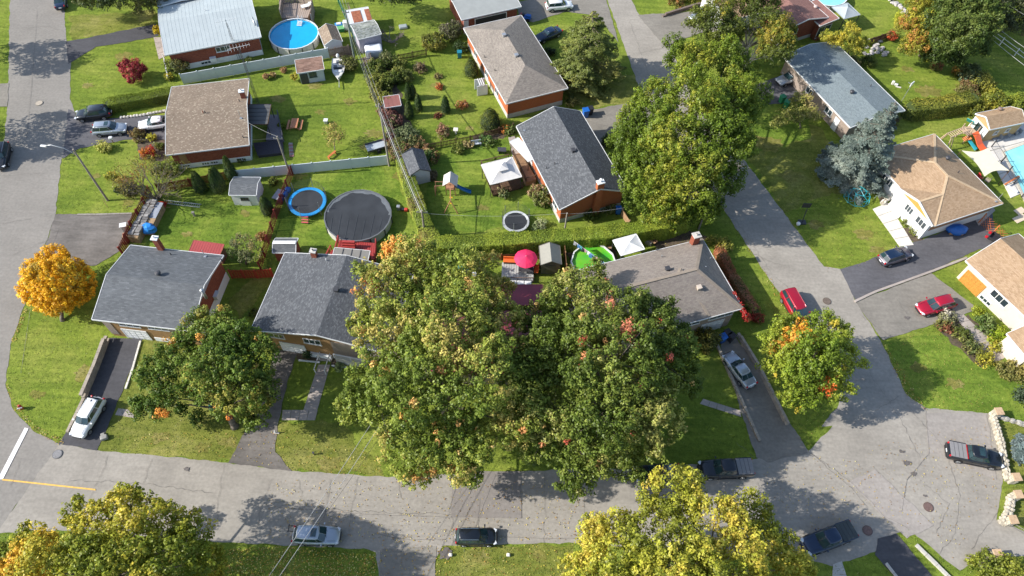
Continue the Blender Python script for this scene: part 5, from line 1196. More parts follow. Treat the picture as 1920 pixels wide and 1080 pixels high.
deck('small wooden porch deck under the white porch roof', [(986,342),(1006,336),(978,285),(962,290)], .9, WOODT, WOODB, .9, rails=[0, 3])
cw = canopy('canopy', 'plain white pitched tarpaulin canopy beside the green pool', [(1167,480),(1207,466),(1194,440),(1147,450)], 2.7, .55, mat('white_tarp', (.78, .78, .76), .6, .04, 1.5), cat='canopy')
kz = canopy('gazebo', 'grey metal gazebo on the upper right lawn', [(1583,36),(1612,27),(1590,6),(1560,12)], 2.5, .8, mat('grey_gazebo_roof', (.36, .40, .42), .5, .05, 2))
um = thing('umbrella', 'large pink garden umbrella over the small deck', 'umbrella', P(986,503)); uc = P(986,484,2.3); uc.z = 0
mb = MB(); k = 16
ring = [[(uc.x + math.cos(i * 2 * math.pi / k) * r * (1 if i % 2 == 0 else .965), uc.y + math.sin(i * 2 * math.pi / k) * r * (1 if i % 2 == 0 else .965), z) for i in range(k)] for r, z in ((1.45, 2.18), (.95, 2.44), (.05, 2.75))]
for a, b in zip(ring, ring[1:]):
    for i in range(k): j = (i + 1) % k; mb.face([a[i], a[j], b[j], b[i]])
mb.build('canopy', mat('hot_pink_fabric', (.72, .02, .10), .7, .05, 3), um)
mb = MB(); mb.tube([(uc.x, uc.y, .3), (uc.x, uc.y, 2.8)], .03, 8); mb.build('pole', WHITE, um)
deck('grey board deck under the pink umbrella', [(940,528),(1000,528),(1001,494),(941,492)], .5, mat('grey_deck_board', (.42, .41, .39), .8, .08, 3), mat('brown_rail',(.13,.09,.07),.8), .85, rails=[0])
for i, (c_, lb, rz_, sz) in enumerate([((958,497),'orange cushioned garden bench left of the pink umbrella',0,(1.9,.55)),((1005,512),'orange cushioned bench between umbrella and resin shed',1.5,(1.2,.5)),((1000,500),'dark red cushioned seat behind the pink umbrella',1.4,(1.0,.5))]):
    t = thing('garden_bench', lb, 'bench', P(*c_)); q = P(*c_); m_ = mat('orange_cushion', (.70, .13, .02), .8, .08, 3) if i != 2 else mat('red_cushion', (.33, .01, .02), .8)
    mb = MB(); mb.box((q.x, q.y, .93), (sz[0], sz[1], .12), rz_); bevel(mb.build('seat', m_, t), .04); mb = MB(); s_ = Vector((-math.sin(rz_), math.cos(rz_), 0)) * (sz[1] / 2) * (1 if i == 0 else -1)
    mb.box((q.x + s_.x, q.y + s_.y, 1.15), (sz[0], .12, .5), rz_); bevel(mb.build('backrest', m_, t), .04); mb = MB(); mb.box((q.x, q.y, .7), (sz[0] - .1, sz[1] - .1, .36), rz_); mb.build('base', WOODB, t)
t = thing('patio_table', 'grey patio table under the pink umbrella', 'table', P(986,505)); q = P(986,503,1.2); mb = MB(); mb.box((q.x, q.y, 1.22), (1.8, 1.0, .05)); mb.build('tabletop', DKMET, t); [MB().box((q.x + a, q.y + b, .85), (.06, .06, .7)).build('leg', DKMET, t) for a in (-.8, .8) for b in (-.4, .4)]
t = thing('white_shelf', 'white garden furniture stack beside the maroon roof', 'furniture', P(976,533)); q = P(976,532,.9)
for i in range(3): mb = MB(); mb.box((q.x - .9 + i * .9, q.y, .8), (.82, .9, .3)); bevel(mb.build('cushion_box', WHITE, t), .04)
# clothesline over the green pool
cl = thing('clothesline', 'clothesline hung with washing above the green pool', 'clothesline', P(1078,470)); c0_, c1_ = P(1076,452,3.0), P(1136,494,2.6)
mb = MB(); mb.tube([c0_, (c0_ + c1_) / 2 - Vector((0, 0, .15)), c1_], .012, 5); mb.build('line', WHITE, cl)
rr = random.Random(4); clm = [mat('cloth_grey', (.30, .30, .33), .9), mat('cloth_white', (.66, .66, .68), .9), mat('cloth_blue', (.05, .16, .36), .9), mat('cloth_teal', (.06, .30, .33), .9), mat('cloth_black', (.03, .03, .04), .9), mat('cloth_pink', (.45, .25, .28), .9)]
for i in range(15):
    p = c0_.lerp(c1_, (i + .7) / 16); d = (c1_ - c0_).normalized(); wd_, dp = rr.uniform(.3, .48), rr.uniform(.5, 1.0); s_ = Vector((-d.y, d.x, 0))
    mb = MB(); f_ = [p - d * wd_ / 2, p + d * wd_ / 2, p + d * wd_ * .45 + Vector((0, 0, -dp)) + s_ * rr.uniform(-.2, .2), p - d * wd_ * .45 + Vector((0, 0, -dp * .95)) + s_ * rr.uniform(-.2, .2)]
    bt = [v + s_ * .02 for v in f_]; mb.v = [tuple(v) for v in f_ + bt]; mb.f = [[0,1,2,3],[7,6,5,4],[0,4,5,1],[1,5,6,2],[2,6,7,3],[3,7,4,0]]; mb.mi = [0]*6
    mb.build('washing', clm[i % 6], cl)
# poles, lamps, wires
POLEM = mat('utility_pole_wood', (.27, .24, .20), .9, .2, 3)
def pole(name, label, base, H, r=.14, cat='utility pole', arm=None, m=None):
    b = P(*base); t = thing(name, label, cat, b); mb = MB(); mb.tube([b, b + Vector((0, 0, H))], [r, r * .7], 10); mb.build('pole', m or POLEM, t)
    if arm:
        mb = MB(); mb.beam(b + Vector((-arm / 2, .12, H - .5)), b + Vector((arm / 2, .12, H - .5)), .1, .1); mb.build('cross_arm', POLEM, t)
        for x in (-.42, 0, .42): mb = MB(); mb.lathe(b + Vector((x * arm, .12, H - .44)), [(.05, 0), (.07, .06), (.04, .16)], 8); mb.build('insulator', GALV, t)
    return t, b + Vector((0, 0, H))
def topof(base, tx, ty):
    b = P(*base); best = None
    for h in np.arange(1, 16, .1):
        q = proj(b + Vector((0, 0, h))); e = (q[1] - ty) ** 2
        if best is None or e < best[0]: best = (e, float(h))
    return best[1]
H1_ = topof((202,376), 137, 280); pt1, tp1 = pole('street_lamp', 'street lamp on a leaning wooden pole at the left street corner', (202,376), H1_, .15, 'street lamp')
lh = P(84,277,H1_ - .2); mb = MB(); a_ = tp1 - Vector((0, 0, 1.1)); lh.z = H1_ + .1
mb.tube([a_, a_.lerp(lh, .3) + Vector((0, 0, .75)), a_.lerp(lh, .7) + Vector((0, 0, .65)), lh], .05, 8); mb.build('lamp_arm', GALV, pt1, smooth=True)
d_ = (lh - a_); mb = MB(); mb.box(lh, (.75, .3, .16), math.atan2(d_.y, d_.x)); bevel(mb.build('lamp_head', WHITE, pt1), .05)
mb = MB(); b_ = P(202,388); mb.tube([P(202,389), P(192,372,1.3)], .03, 6); mb.build('guy_guard', WOODT, pt1)
H2_ = topof((544,328), 516, 256); pt2, tp2 = pole('utility_pole', 'utility pole with wires behind the white fence near the dark deck', (544,328), H2_, .14, arm=1.2)
H3_ = topof((730,311), 704, 195); pt3, tp3 = pole('utility_pole', 'tall utility pole by the corner of the long white fence', (730,311), H3_, .15, arm=1.0)
H4_ = topof((797,444), 792, 395); pt4, tp4 = pole('utility_pole', 'weathered utility pole in the diagonal hedge beside the black pool', (797,444), H4_ , .15, arm=1.4)
H5_ = topof((1058,438), 1065, 400); pt5, tp5 = pole('utility_pole', 'short pole standing in the long hedge by the orange brick gable', (1058,438), H5_, .13)
H6_ = topof((665,112), 644, 18); pt6, tp6 = pole('utility_pole', 'utility pole beside the old mauve shed', (665,112), H6_, .15, arm=1.0, m=mat('greenish_pole', (.20, .24, .20), .9, .15, 3))
pt7, tp7 = pole('street_lamp', 'street lamp arching out of the big green tree over the street', proj(Vector((*P(1340,352,8)[:2], 0))), 8.2, .12, 'street lamp')
lh = P(1391,316,8.6); a_ = P(1350,338,8.3); mb = MB(); mb.tube([tp7 - Vector((0, 0, .4)), a_, a_.lerp(lh, .5) + Vector((0, 0, .4)), lh], .05, 8); mb.build('lamp_arm', GALV, pt7, smooth=True); mb = MB(); mb.box(lh, (.7, .28, .15), .2); bevel(mb.build('lamp_head', WHITE, pt7), .05)
# wooden pole hidden in maple lower left, feeds the bottom wires
pt8, tp8 = pole('utility_pole', 'utility pole hidden inside the left big maple above the street', (735,838), 8.5, .14, arm=1.2)
WIREM = mat('pale_wire', (.34, .34, .33), .6, .1, 3); WIREK = mat('dark_wire', (.03, .03, .03), .7, .1, 3)
def wire(label, a, b, sag, r=.013, m=None, group=None, cat='wire'):
    a, b = Vector(a), Vector(b); n = 14; mb = MB(); pts = [a.lerp(b, i / n) - Vector((0, 0, 4 * sag * (i / n) * (1 - i / n))) for i in range(n + 1)]
    mb.tube(pts, r, 5); o_ = mb.build('overhead_wire', m or WIREM, None, uv=False); return tag(o_, label, cat, group)
up_ = P(625,-60,H6_ + .5)
for i, dx in enumerate((-.42, 0, .42)):
    D_ = Vector((dx, .12, -.28))
    w3 = ('left', 'middle', 'right')[i]
    wire(w3 + ' of three wires from the top edge to the old shed pole', Vector(up_) + D_, tp6 + D_, .5, group='lot-line wires')
    wire(w3 + ' of three wires between old shed pole and long fence pole', tp6 + D_, tp3 + D_, .7, group='lot-line wires')
    wire(w3 + ' of three wires between long fence pole and diagonal hedge pole', tp3 + D_, tp4 + D_, .5, group='lot-line wires')
wire('thick pale cable bundle sagging above the diagonal hedge', tp3 - Vector((0, 0, 1.2)), tp4 - Vector((0, 0, .9)), .5, .05)
wire('thick dark cable bundle along the lot line above the plank fence', tp6 - Vector((0, 0, 1.2)), tp3 - Vector((0, 0, 1.2)), .6, .06, WIREK)
wire('pale service wire from the diagonal hedge pole to the pole by the orange brick gable', tp4 - Vector((0, 0, .5)), tp5, .6)
wire('pale service wire from the dark deck pole to the tan speckled roof', tp2, P(452,222,5.2), .25)
wire('short wire from the gable pole to the orange brick house', tp5 - Vector((0,0,.2)), P(1180,388,3.5), .2)
wire('dark service wire dropping behind the grey gable house', tp2, P(470,262,3.6), .2, m=WIREK)
for i, (x0, x1) in enumerate(((646, 470), (655, 490))):
    wire(['left one of two bright wires crossing the lower street', 'right one of two bright wires crossing the lower street'][i], tp8 + Vector((-.45 + .9 * i, .12, -.3)), P(x1, 1130, 8.4), .25, .022)
wire('thin dark wire crossing the lower street down to the silver SUV', tp8 + Vector((.9, 0, -1)), P(490,1130,6.6), .3, .014, WIREK)
wire('pale wire across the top right corner', P(1840,-30,8), P(1960,50,8), .3)
wire('left pale wire over the shaded yard at far right', P(1845,60,7), P(1990,170,7), .3, .03); wire('right pale wire over the shaded yard at far right', P(1866,48,7), P(1990,130,7), .3, .03)
# antenna mast beside tan house
am = thing('antenna_mast', 'lattice antenna mast rising beside the tan speckled roof', 'antenna mast', P(487,202)); b_ = P(487,202); Hm = 10.5
for k in range(3): a = k * 2.094; mb = MB(); mb.tube([b_ + Vector((math.cos(a) * .22, math.sin(a) * .22, 0)), b_ + Vector((math.cos(a) * .12, math.sin(a) * .12, Hm))], .022, 5); mb.build('mast_leg', DKMET, am)
mb = MB()
for j in range(26):
    z0, z1 = j * .4, (j + 1) * .4; r0 = .22 - .1 * z0 / Hm
    for k in range(3): a, c = k * 2.094, (k + 1) * 2.094; mb.beam(b_ + Vector((math.cos(a) * r0, math.sin(a) * r0, z0)), b_ + Vector((math.cos(c) * r0, math.sin(c) * r0, z1)), .02, .02)
mb.build('lattice', DKMET, am, kind='stuff')
def yagi(t, c, m):
    mb = MB(); mb.tube([c + Vector((-1.3, -.6, 0)), c + Vector((1.3, .6, 0))], .03, 5); mb.build('boom', m, t)
    for i in range(8): q = c + Vector((-1.3 + i * .37, -.6 + i * .17, .02)); l_ = .9 - i * .07; mb = MB(); mb.tube([q + Vector((-l_ * .42, l_ * .9, 0)), q + Vector((l_ * .42, -l_ * .9, 0))], .012, 4); mb.build('element', m, t)
yagi(am, b_ + Vector((0, 0, Hm)), WHITE)
am2 = thing('antenna_mast', 'antenna mast in front of the pale metal roofed house', 'antenna mast', P(449,112)); b2 = P(449,112)
for k in range(3): a = k * 2.094; mb = MB(); mb.tube([b2 + Vector((math.cos(a) * .2, math.sin(a) * .2, 0)), b2 + Vector((math.cos(a) * .1, math.sin(a) * .1, 6.5))], .022, 5); mb.build('mast_leg', DKMET, am2)
mb = MB(); [mb.beam(b2 + Vector((.16, 0, j * .4)), b2 + Vector((-.1, .15, j * .4 + .4)), .02, .02) for j in range(16)]; mb.build('lattice', DKMET, am2, kind='stuff'); yagi(am2, b2 + Vector((0, 0, 6.9)), WHITE)
mb = MB(); mb.tube([b2 + Vector((0, 0, 6.4)), b2 + Vector((0, 0, 7))], .03, 5); mb.build('mast_tip', DKMET, am2)
# manholes
for i, (c_, lb, m_) in enumerate([((1740,951),'rusty round manhole cover in the turning circle','r'),((1626,995),'dark red manhole cover in the tree shade beside the blue pickup','r'),((1550,565),'brown manhole cover in the street above the orange-patched maple','b'),((108,852),'grey manhole cover at the lower left corner','g'),((74,194),'pale manhole cover in the left street','p')]):
    c = P(*c_); t = thing('manhole_cover', lb, 'manhole cover', c); cm = {'r': (.15, .095, .08), 'b': (.15, .115, .09), 'g': (.20, .195, .195), 'p': (.42, .36, .28)}[m_]
    mb = MB(); mb.lathe((c.x, c.y, .06), [(.5, 0), (.5, .035), (.44, .04)], 24); mb.build('frame', mat('manhole_frame' + m_, tuple(x * .7 for x in cm), .8, .1, 4), t)
    mb = MB(); mb.lathe((c.x, c.y, .1), [(.43, 0), (.43, .006)], 24)
    [mb.beam((c.x - .34, c.y + y, .11), (c.x + .34, c.y + y, .11), .03, .012) for y in (-.24, -.08, .08, .24)]; mb.build('lid', mat('manhole_lid' + m_, cm, .7, .2, 6), t)
# wheelie bins & boxes
def bin_(label, px, m, rz=0., s=1., fallen=False, cat='bin', name='wheelie_bin'):
    b = P(*px); t = thing(name, label, cat, b, rz); w0, w1, h = .24 * s, .31 * s, 1.0 * s; mb = MB()
    mb.v = [(x * w0, y * w0, .05) for x, y in ((-1, -1), (1, -1), (1, 1), (-1, 1))] + [(x * w1, y * w1, h) for x, y in ((-1, -1), (1, -1), (1, 1), (-1, 1))]
    mb.f = [[3, 2, 1, 0], [4, 5, 6, 7], [0, 1, 5, 4], [1, 2, 6, 5], [2, 3, 7, 6], [3, 0, 4, 7]]; mb.mi = [0] * 6; bevel(mb.build('bin_body', m, t, world=False), .03)
    mb = MB(); mb.box((0, 0, h + .03), (w1 * 2.15, w1 * 2.2, .07)); bevel(mb.build('lid', m, t, world=False), .02)
    for y in (-1, 1): mb = MB(); mb.tube([(-w0, y * w0, .1), (-w0, y * (w0 + .06), .1)], .1, 10); mb.build('wheel', TYRE if 'TYRE' in globals() else BLKW, t, world=False)
    return t
BLKW = mat('bin_wheel', (.02, .02, .02), .9); BINB = mat('blue_plastic', (.01, .11, .42), .5, .08, 3); BING = mat('green_plastic', (.02, .20, .08), .5, .08, 3); BINK = mat('black_plastic', (.025, .025, .03), .5, .08, 3); BINBR = mat('brown_plastic', (.20, .09, .05), .6)
TYRE = BLKW
bin_('bright blue recycling bin at the end of the drive behind the grey gable', (1097,219), BINB, .3, 1.35); bin_('dark bin beside the bright blue recycling bin', (1106,214), BINK, .3, 1.2)
bin_('green bin standing left of the pair on the lawn edge', (1464,192), BING, .5, 1.2); bin_('green bin tipped nearer the fruit tree', (1472,202), BING, .9, 1.2)
bin_('blue bin in shade at the garage of the light grey saloon', (1352,640), BINB, .5, 1.2); bin_('first black bin at the garage of the light grey saloon', (1360,632), BINK, .5, 1.2); bin_('second black bin, nearer the retaining wall', (1368,638), BINK, .7, 1.2)
bin_('blue green bin by the rounded cedar at the top', (862,108), mat('teal_plastic', (.01, .18, .25), .5), .1, 1.1)
bin_('blue barrel bin on the side of the orange brick gable', (1158,400), BINB, .1, 1.1)
bin_('blue recycling box beside the white canopy', (1141,486), BINB, .3, .9)
bin_('green box under the left maple crown', (404,770), mat('teal2_plastic', (.02, .22, .18), .5), .3, 1.1)
tb = thing('tarpaulin', 'blue tarpaulin bundle against the wall by the sealed drive', 'tarpaulin', P(1794,440)); b_ = P(1790,436); mb = MB(); mb.ball((b_.x, b_.y, .6), (1.35, .75, .75), 14, 8, 3, .12); mb.build('cover', BINB, tb, smooth=True); mb = MB(); mb.box((b_.x, b_.y, .25), (1.8, .9, .5)); mb.build('crate', WOODT, tb)
tb = thing('tarpaulin', 'blue tarpaulin heap on the wood pile by the brown drive', 'tarpaulin', P(278,432)); b_ = P(278,428,.8); mb = MB(); mb.ball((b_.x, b_.y, .8), (.95, .75, .6), 10, 6, 5, .2); mb.build('cover', mat('bright_blue_tarp', (.02, .22, .62), .5, .1, 2), tb); mb = MB(); mb.box((b_.x, b_.y, .3), (1.2, 1.0, .55)); mb.build('crate', WOODT, tb)
# log piles
LOG = mat('split_logs', (.30, .29, .28), .9, .35, 2.5, c2=(.14, .13, .12)); LOGT = mat('split_logs_end', (.36, .24, .13), .9, .3, 3)
wp = thing('wood_pile', 'long stack of grey split firewood along the red slatted fence', 'wood pile', P(262,430)); a_, b_ = P(292,385), P(254,455); rr = random.Random(3)
d_ = (b_ - a_).normalized(); s_ = Vector((-d_.y, d_.x, 0)); n = int((b_ - a_).length / .42)
for r in range(2):
    for i in range(n):
        c = a_ + d_ * (i + .5) * .42 + s_ * (r * .72 - .3); h_ = 1.25 + rr.uniform(-.06, .1); mb = MB(); mb.box((c.x, c.y, h_ - .09), (.36 + rr.uniform(-.06, .05), .62, .18), math.atan2(d_.y, d_.x) + rr.uniform(-.15, .15), Matrix.Rotation(rr.uniform(-.2, .2), 3, 'X')); mb.build('log', LOG, wp)
c = (a_ + b_) / 2; mb = MB(); mb.box((c.x + s_.x * .06, c.y + s_.y * .06, .55), ((b_ - a_).length, 1.3, 1.08), math.atan2(d_.y, d_.x)); mb.build('log_stack', LOGT, wp)
wp2 = thing('wood_pile', 'second covered firewood stack beside the red wheelbarrow', 'wood pile', P(285,400)); a_, b_ = P(304,392), P(284,432); d_ = (b_ - a_).normalized(); c = (a_ + b_) / 2
mb = MB(); mb.box((c.x, c.y, .5), ((b_ - a_).length, 1.0, 1.0), math.atan2(d_.y, d_.x)); mb.build('log_stack', LOGT, wp2); mb = MB(); c2_ = a_.lerp(b_, .3); mb.box((c2_.x, c2_.y, 1.04), (2.6, 1.0, .05), math.atan2(d_.y, d_.x)); mb.build('sheet_cover', mat('grey_sheet', (.30, .32, .36), .4, .15, 2), wp2)
wb = thing('wheelbarrow', 'red wheelbarrow next to the firewood and ladder', 'wheelbarrow', P(306,388)); c = P(305,384,.5)
mb = MB(); mb.v = [(c.x + x * .35, c.y + y * .25, .3) for x, y in ((-1,-1),(1,-1),(1,1),(-1,1))] + [(c.x + x * .6, c.y + y * .42, .68) for x, y in ((-1,-1),(1,-1),(1,1),(-1,1))]; mb.f = [[3,2,1,0],[0,1,5,4],[1,2,6,5],[2,3,7,6],[3,0,4,7]]; mb.mi = [0]*5; mb.build('tray', mat('red_tray', (.50, .05, .025), .5), wb); mb = MB(); mb.tube([(c.x - .7, c.y - .05, .2), (c.x - .7, c.y + .05, .2)], .2, 12); mb.build('wheel', BLKW, wb); mb = MB(); [mb.beam((c.x - .7, c.y + y, .25), (c.x + 1.1, c.y + y * 1.6, .55), .04, .04) for y in (-.25, .25)]; mb.build('handle', WOODT, wb)
lad = thing('ladder', 'long aluminium ladder lying on the lawn by the firewood', 'ladder', P(340,382)); a_, b_ = P(306,378,.15), P(376,386,.15); d_ = (b_ - a_).normalized(); s_ = Vector((-d_.y, d_.x, 0)) * .25
for k in (-1, 1): mb = MB(); mb.beam(a_ + s_ * k, b_ + s_ * k, .05, .1); mb.build('side_rail', mat('aluminium', (.55, .56, .57), .35, .1, 3, metal=.5), lad)
for i in range(18): q = a_.lerp(b_, (i + .5) / 18); mb = MB(); mb.tube([q - s_, q + s_], .022, 6); mb.build('rung', MATS['aluminium'], lad)
# picnic table
def picnic(label, px, rz, tw, tl, m, name='picnic_table'):
    b = P(*px); t = thing(name, label, 'picnic table', b, rz)
    for i in range(5): mb = MB(); mb.box((0, -tw / 2 + tw * (i + .5) / 5, .74), (tl, tw / 5 - .015, .045)); mb.build('top_board', m, t, world=False)
    for y in (-1, 1):
        mb = MB(); mb.box((0, y * (tw / 2 + .42), .44), (tl, .28, .05)); mb.build('seat', m, t, world=False)
    for x in (-1, 1): mb = MB(); mb.beam((x * tl * .36, -.8, .40), (x * tl * .36, .8, .40), .09, .05); [mb.beam((x * tl * .36, y * .7, 0), (x * tl * .36, y * .25, .72), .09, .05) for y in (-1, 1)]; mb.build('leg_frame', m, t, world=False)
picnic('brown wooden picnic table on the lawn beside the dark deck', (554,238), 1.62, 1.0, 1.9, mat('picnic_wood', (.45, .19, .09), .7, .15, 5))
b_ = thing('wooden_bench', 'small wooden bench under the yellow-leaved sapling', 'bench', P(623,293), 1.0); [MB().box((0, 0, .42), (1.5, .32, .06)).build('seat', WOODO, b_, world=False)] ; [MB().box((x, 0, .2), (.08, .28, .4)).build('leg', WOODO, b_, world=False) for x in (-.6, .6)]
# dark deck / pergola right of tan house
deck('dark stained deck behind the tan speckled house', [(483,292),(532,286),(530,262),(474,268)], .5, mat('black_brown_deck', (.04, .035, .045), .7, .2, 4), DKMET, .9, rails=[])
deck('second dark deck with mauve boards beside the striped awning', [(498,262),(532,262),(522,215),(506,215)], .55, mat('mauve_deck', (.22, .19, .20), .8, .1, 4), DKMET, .9, rails=[1])
aw2 = House('awning', 'dark ribbed awning roof attached to the tan speckled house', 'awning', [(464,233),(506,232),(504,198),(463,198)], 2.7, .2, 'flat', 0, mat('dark_awning', (.09, .09, .085), .6, .06, 2), WHITE, ov=.1, hf=0, walls=False, th=.06, fascia=WOODB, seams=.0)
for f in (.2, .4, .6, .8): y = -aw2.W / 2 + aw2.W * f; mb = MB(); mb.beam(aw2.p(-aw2.L / 2, y, 2.72 + .2 * f), aw2.p(aw2.L / 2, y, 2.72 + .2 * f), .05, .04); mb.build('rib', DKMET, aw2.o)
for a, b in ((1, -1), (1, 1)): q = aw2.p(a * (aw2.L / 2 - .1), b * (aw2.W / 2 - .1), 0); mb = MB(); mb.box((q.x, q.y, 1.35), (.1, .1, 2.7)); mb.build('post', DKMET, aw2.o)
pb = thing('paver_border', 'pink and grey paver border beside the dark deck', 'pavers', P(546,290))
for i in range(8): q = P(545 + i * .3, 270 + i * 3.2); mb = MB(); mb.box((q.x, q.y, .04), (.55, .36, .08), random.uniform(-.05, .05)); mb.build('paver', mat('pink_paver', (.30, .15, .14), .9) if i % 2 else mat('grey_paver', (.28, .25, .24), .9), pb)
# boat on trailer
bt = thing('motor_boat', 'small white open motor boat on its trailer beside the brown-roofed shed', 'boat', P(636,136), ang((636,112), (637,150)))
mb = MB(); R6 = [(-2.2, .85, .95), (-1.2, .95, .92), (0, .98, .95), (1.2, .8, 1.0), (2.0, .42, 1.08), (2.5, .05, 1.15)]
rings = []
for x, wv, z in R6: rings.append([(x, -wv, z), (x, -wv * .85, z - .3), (x, -wv * .3, z - .62), (x, wv * .3, z - .62), (x, wv * .85, z - .3), (x, wv, z)])
for r in rings: mb.v += r
for j in range(5):
    for a in range(5): mb.f.append([j * 6 + a, j * 6 + a + 1, (j + 1) * 6 + a + 1, (j + 1) * 6 + a]); mb.mi.append(0)
mb.f.append([0, 1, 2, 3, 4, 5]); mb.mi.append(0); hull = mb.build('hull', WHITE, bt, world=False); fixn(hull.data)
mb = MB(); mb.face([(x, -w_ * .98, z - .1) for x, w_, z in R6] + [(x, w_ * .98, z - .1) for x, w_, z in R6[::-1]]); dkk = mb.build('boat_deck', mat('boat_deck', (.62, .60, .55), .5, .06, 3), bt, world=False); fixn(dkk.data)
for x, y in ((-.2, -.42), (-.2, .42), (-1.3, 0), (.9, -.3), (.9, .3)): mb = MB(); mb.box((x, y, .96), (.5, .5, .25)); bevel(mb.build('seat', mat('boat_seat', (.10, .11, .13), .6) if x < .5 else WHITE, bt, world=False), .04)
mb = MB(); mb.box((.35, 0, 1.12), (.08, 1.3, .35)); mb.build('windshield', GLASS, bt, world=False)
mb = MB(); mb.ball((-2.45, 0, 1.15), (.32, .26, .35), 10, 6); mb.box((-2.5, 0, .6), (.18, .14, .8)); mb.build('outboard_motor', WHITE, bt, world=False)
tr_ = thing('boat_trailer', 'galvanised trailer carrying the white motor boat', 'trailer', P(636,136), ang((636,112), (637,150))); mb = MB(); [mb.beam((-2, y, .32), (1.8, y * .3, .32), .08, .08) for y in (-.6, .6)]; mb.beam((1.7, 0, .32), (3.9, 0, .42), .09, .09); mb.beam((-.8, -.95, .3), (-.8, .95, .3), .08, .08); mb.build('chassis', GALV, tr_, world=False)
for y in (-1, 1): mb = MB(); mb.tube([(-.8, y * .9, .28), (-.8, y * 1.08, .28)], .27, 14); mb.build('wheel', BLKW, tr_, world=False)
# utility trailer, dark cart
ut = thing('utility_trailer', 'flat grey utility trailer against the fence below the plank fence', 'trailer', P(708,279), ang((695,282), (722,274)))
mb = MB(); mb.box((0, 0, .52), (3.0, 1.5, .08)); mb.build('bed', mat('grey_bed', (.38, .41, .43), .5, .1, 2), ut, world=False)
for y in (-1, 1): mb = MB(); mb.box((0, y * .76, .66), (3.05, .05, .32)); mb.build('side_board', DKMET, ut, world=False); mb = MB(); mb.tube([(0, y * .82, .3), (0, y * .98, .3)], .3, 14); mb.build('wheel', BLKW, ut, world=False)
mb = MB(); mb.beam((1.5, 0, .45), (2.6, 0, .45), .08, .08); mb.build('drawbar', DKMET, ut, world=False)
dc = thing('tipping_cart', 'black garden cart with red lights beside the lattice fence', 'cart', P(1864,455), ang((1853,447), (1877,462)))
mb = MB(); mb.box((0, 0, .55), (1.9, 1.3, .06)); [mb.box((0, y * .65, .75), (1.9, .05, .4)) for y in (-1, 1)]; [mb.box((x * .95, 0, .75), (.05, 1.3, .4)) for x in (-1, 1)]; mb.build('cart_body', BINK, dc, world=False)
for y in (-1, 1): mb = MB(); mb.tube([(0, y * .7, .3), (0, y * .85, .3)], .3, 12); mb.build('wheel', BLKW, dc, world=False); mb = MB(); mb.box((-1.15, y * .5, .6), (.35, .3, .3)); bevel(mb.build('red_fender', mat('red_gloss', (.45, .01, .02), .3), dc, world=False), .06)
# play sets
rp2, _ = round_pool('turquoise round pool behind the red brown roofed sunroom, cut by the top edge', 1550, -12, 3.4, 1.2, mat('beige_pool_wall2',(.50,.48,.43),.6,.06,2), WATER, WHITE)
ps = thing('play_set', 'wooden play tower with cream roof, blue slide and swing beam', 'play set', P(850,372)); 
pc = P(846,360); WT = mat('play_wood', (.36, .17, .09), .8, .15, 4)
for x in (-.6, .6):
    for y in (-.6, .6): mb = MB(); mb.box((pc.x + x, pc.y + y, 1.2), (.1, .1, 2.4)); mb.build('post', WT, ps)
mb = MB(); mb.box((pc.x, pc.y, 1.2), (1.3, 1.3, .08)); mb.build('platform', WT, ps)
for sg in (-1, 1): mb = MB(); mb.face([(pc.x - .9, pc.y - .3 - .0, 0)] * 0 + [(pc.x + sg * .95, pc.y - .95, 2.2), (pc.x + sg * .95, pc.y + .95, 2.2), (pc.x, pc.y + .95, 3.0), (pc.x, pc.y - .95, 3.0)]); mb.face([(pc.x + sg * .95, pc.y - .95, 2.16), (pc.x, pc.y - .95, 2.96), (pc.x, pc.y + .95, 2.96), (pc.x + sg * .95, pc.y + .95, 2.16)]); mb.build('roof_board', mat('cream_board', (.58, .54, .47), .7), ps)
mb = MB(); N = 7
for i in range(N): a, b = i / N, (i + 1) / N; f_ = lambda u: (pc.x + .65 + 2.0 * u, pc.y, 1.2 * (1 - u) ** 1.3 + .12); mb.beam(f_(a), f_(b), .5, .04); [mb.beam((f_(a)[0], f_(a)[1] + y, f_(a)[2] + .08), (f_(b)[0], f_(b)[1] + y, f_(b)[2] + .08), .04, .14) for y in (-.25, .25)]
mb.build('slide', mat('blue_slide', (.01, .14, .36), .4), ps)
mb = MB(); e_ = pc + Vector((.3, -3.4, 2.2)); mb.beam(pc + Vector((.0, -.6, 2.2)), e_, .12, .12); mb.build('swing_beam', WT, ps); [MB().beam(e_, (e_.x + x, e_.y - .3, 0), .09, .09).build('beam_leg', WT, ps) for x in (-.9, .9)]
for y in (-1.4, -2.4): mb = MB(); q = pc + Vector((.1, y, 0)); [mb.beam((q.x + x, q.y, .5), (q.x, q.y, 2.2), .015, .015) for x in (-.2, .2)]; mb.box((q.x, q.y, .5), (.45, .2, .04)); mb.build('swing', mat('yellow_plastic', (.6, .38, .02), .5), ps)
mb = MB(); q = pc + Vector((-2.0, 0, 0)); mb.beam(q, q + Vector((0, 0, 1.9)), .1, .1); mb.beam(q + Vector((0, 0, 1.9)), pc + Vector((-.6, 0, 1.9)), .07, .07); mb.beam(q + Vector((0, -.8, 0)), q + Vector((0, -.8, 1.9)), .1, .1); mb.beam(q + Vector((0, -.8, 1.9)), pc + Vector((-.6, -.6, 1.9)), .07, .07); mb.build('monkey_bar', WT, ps)
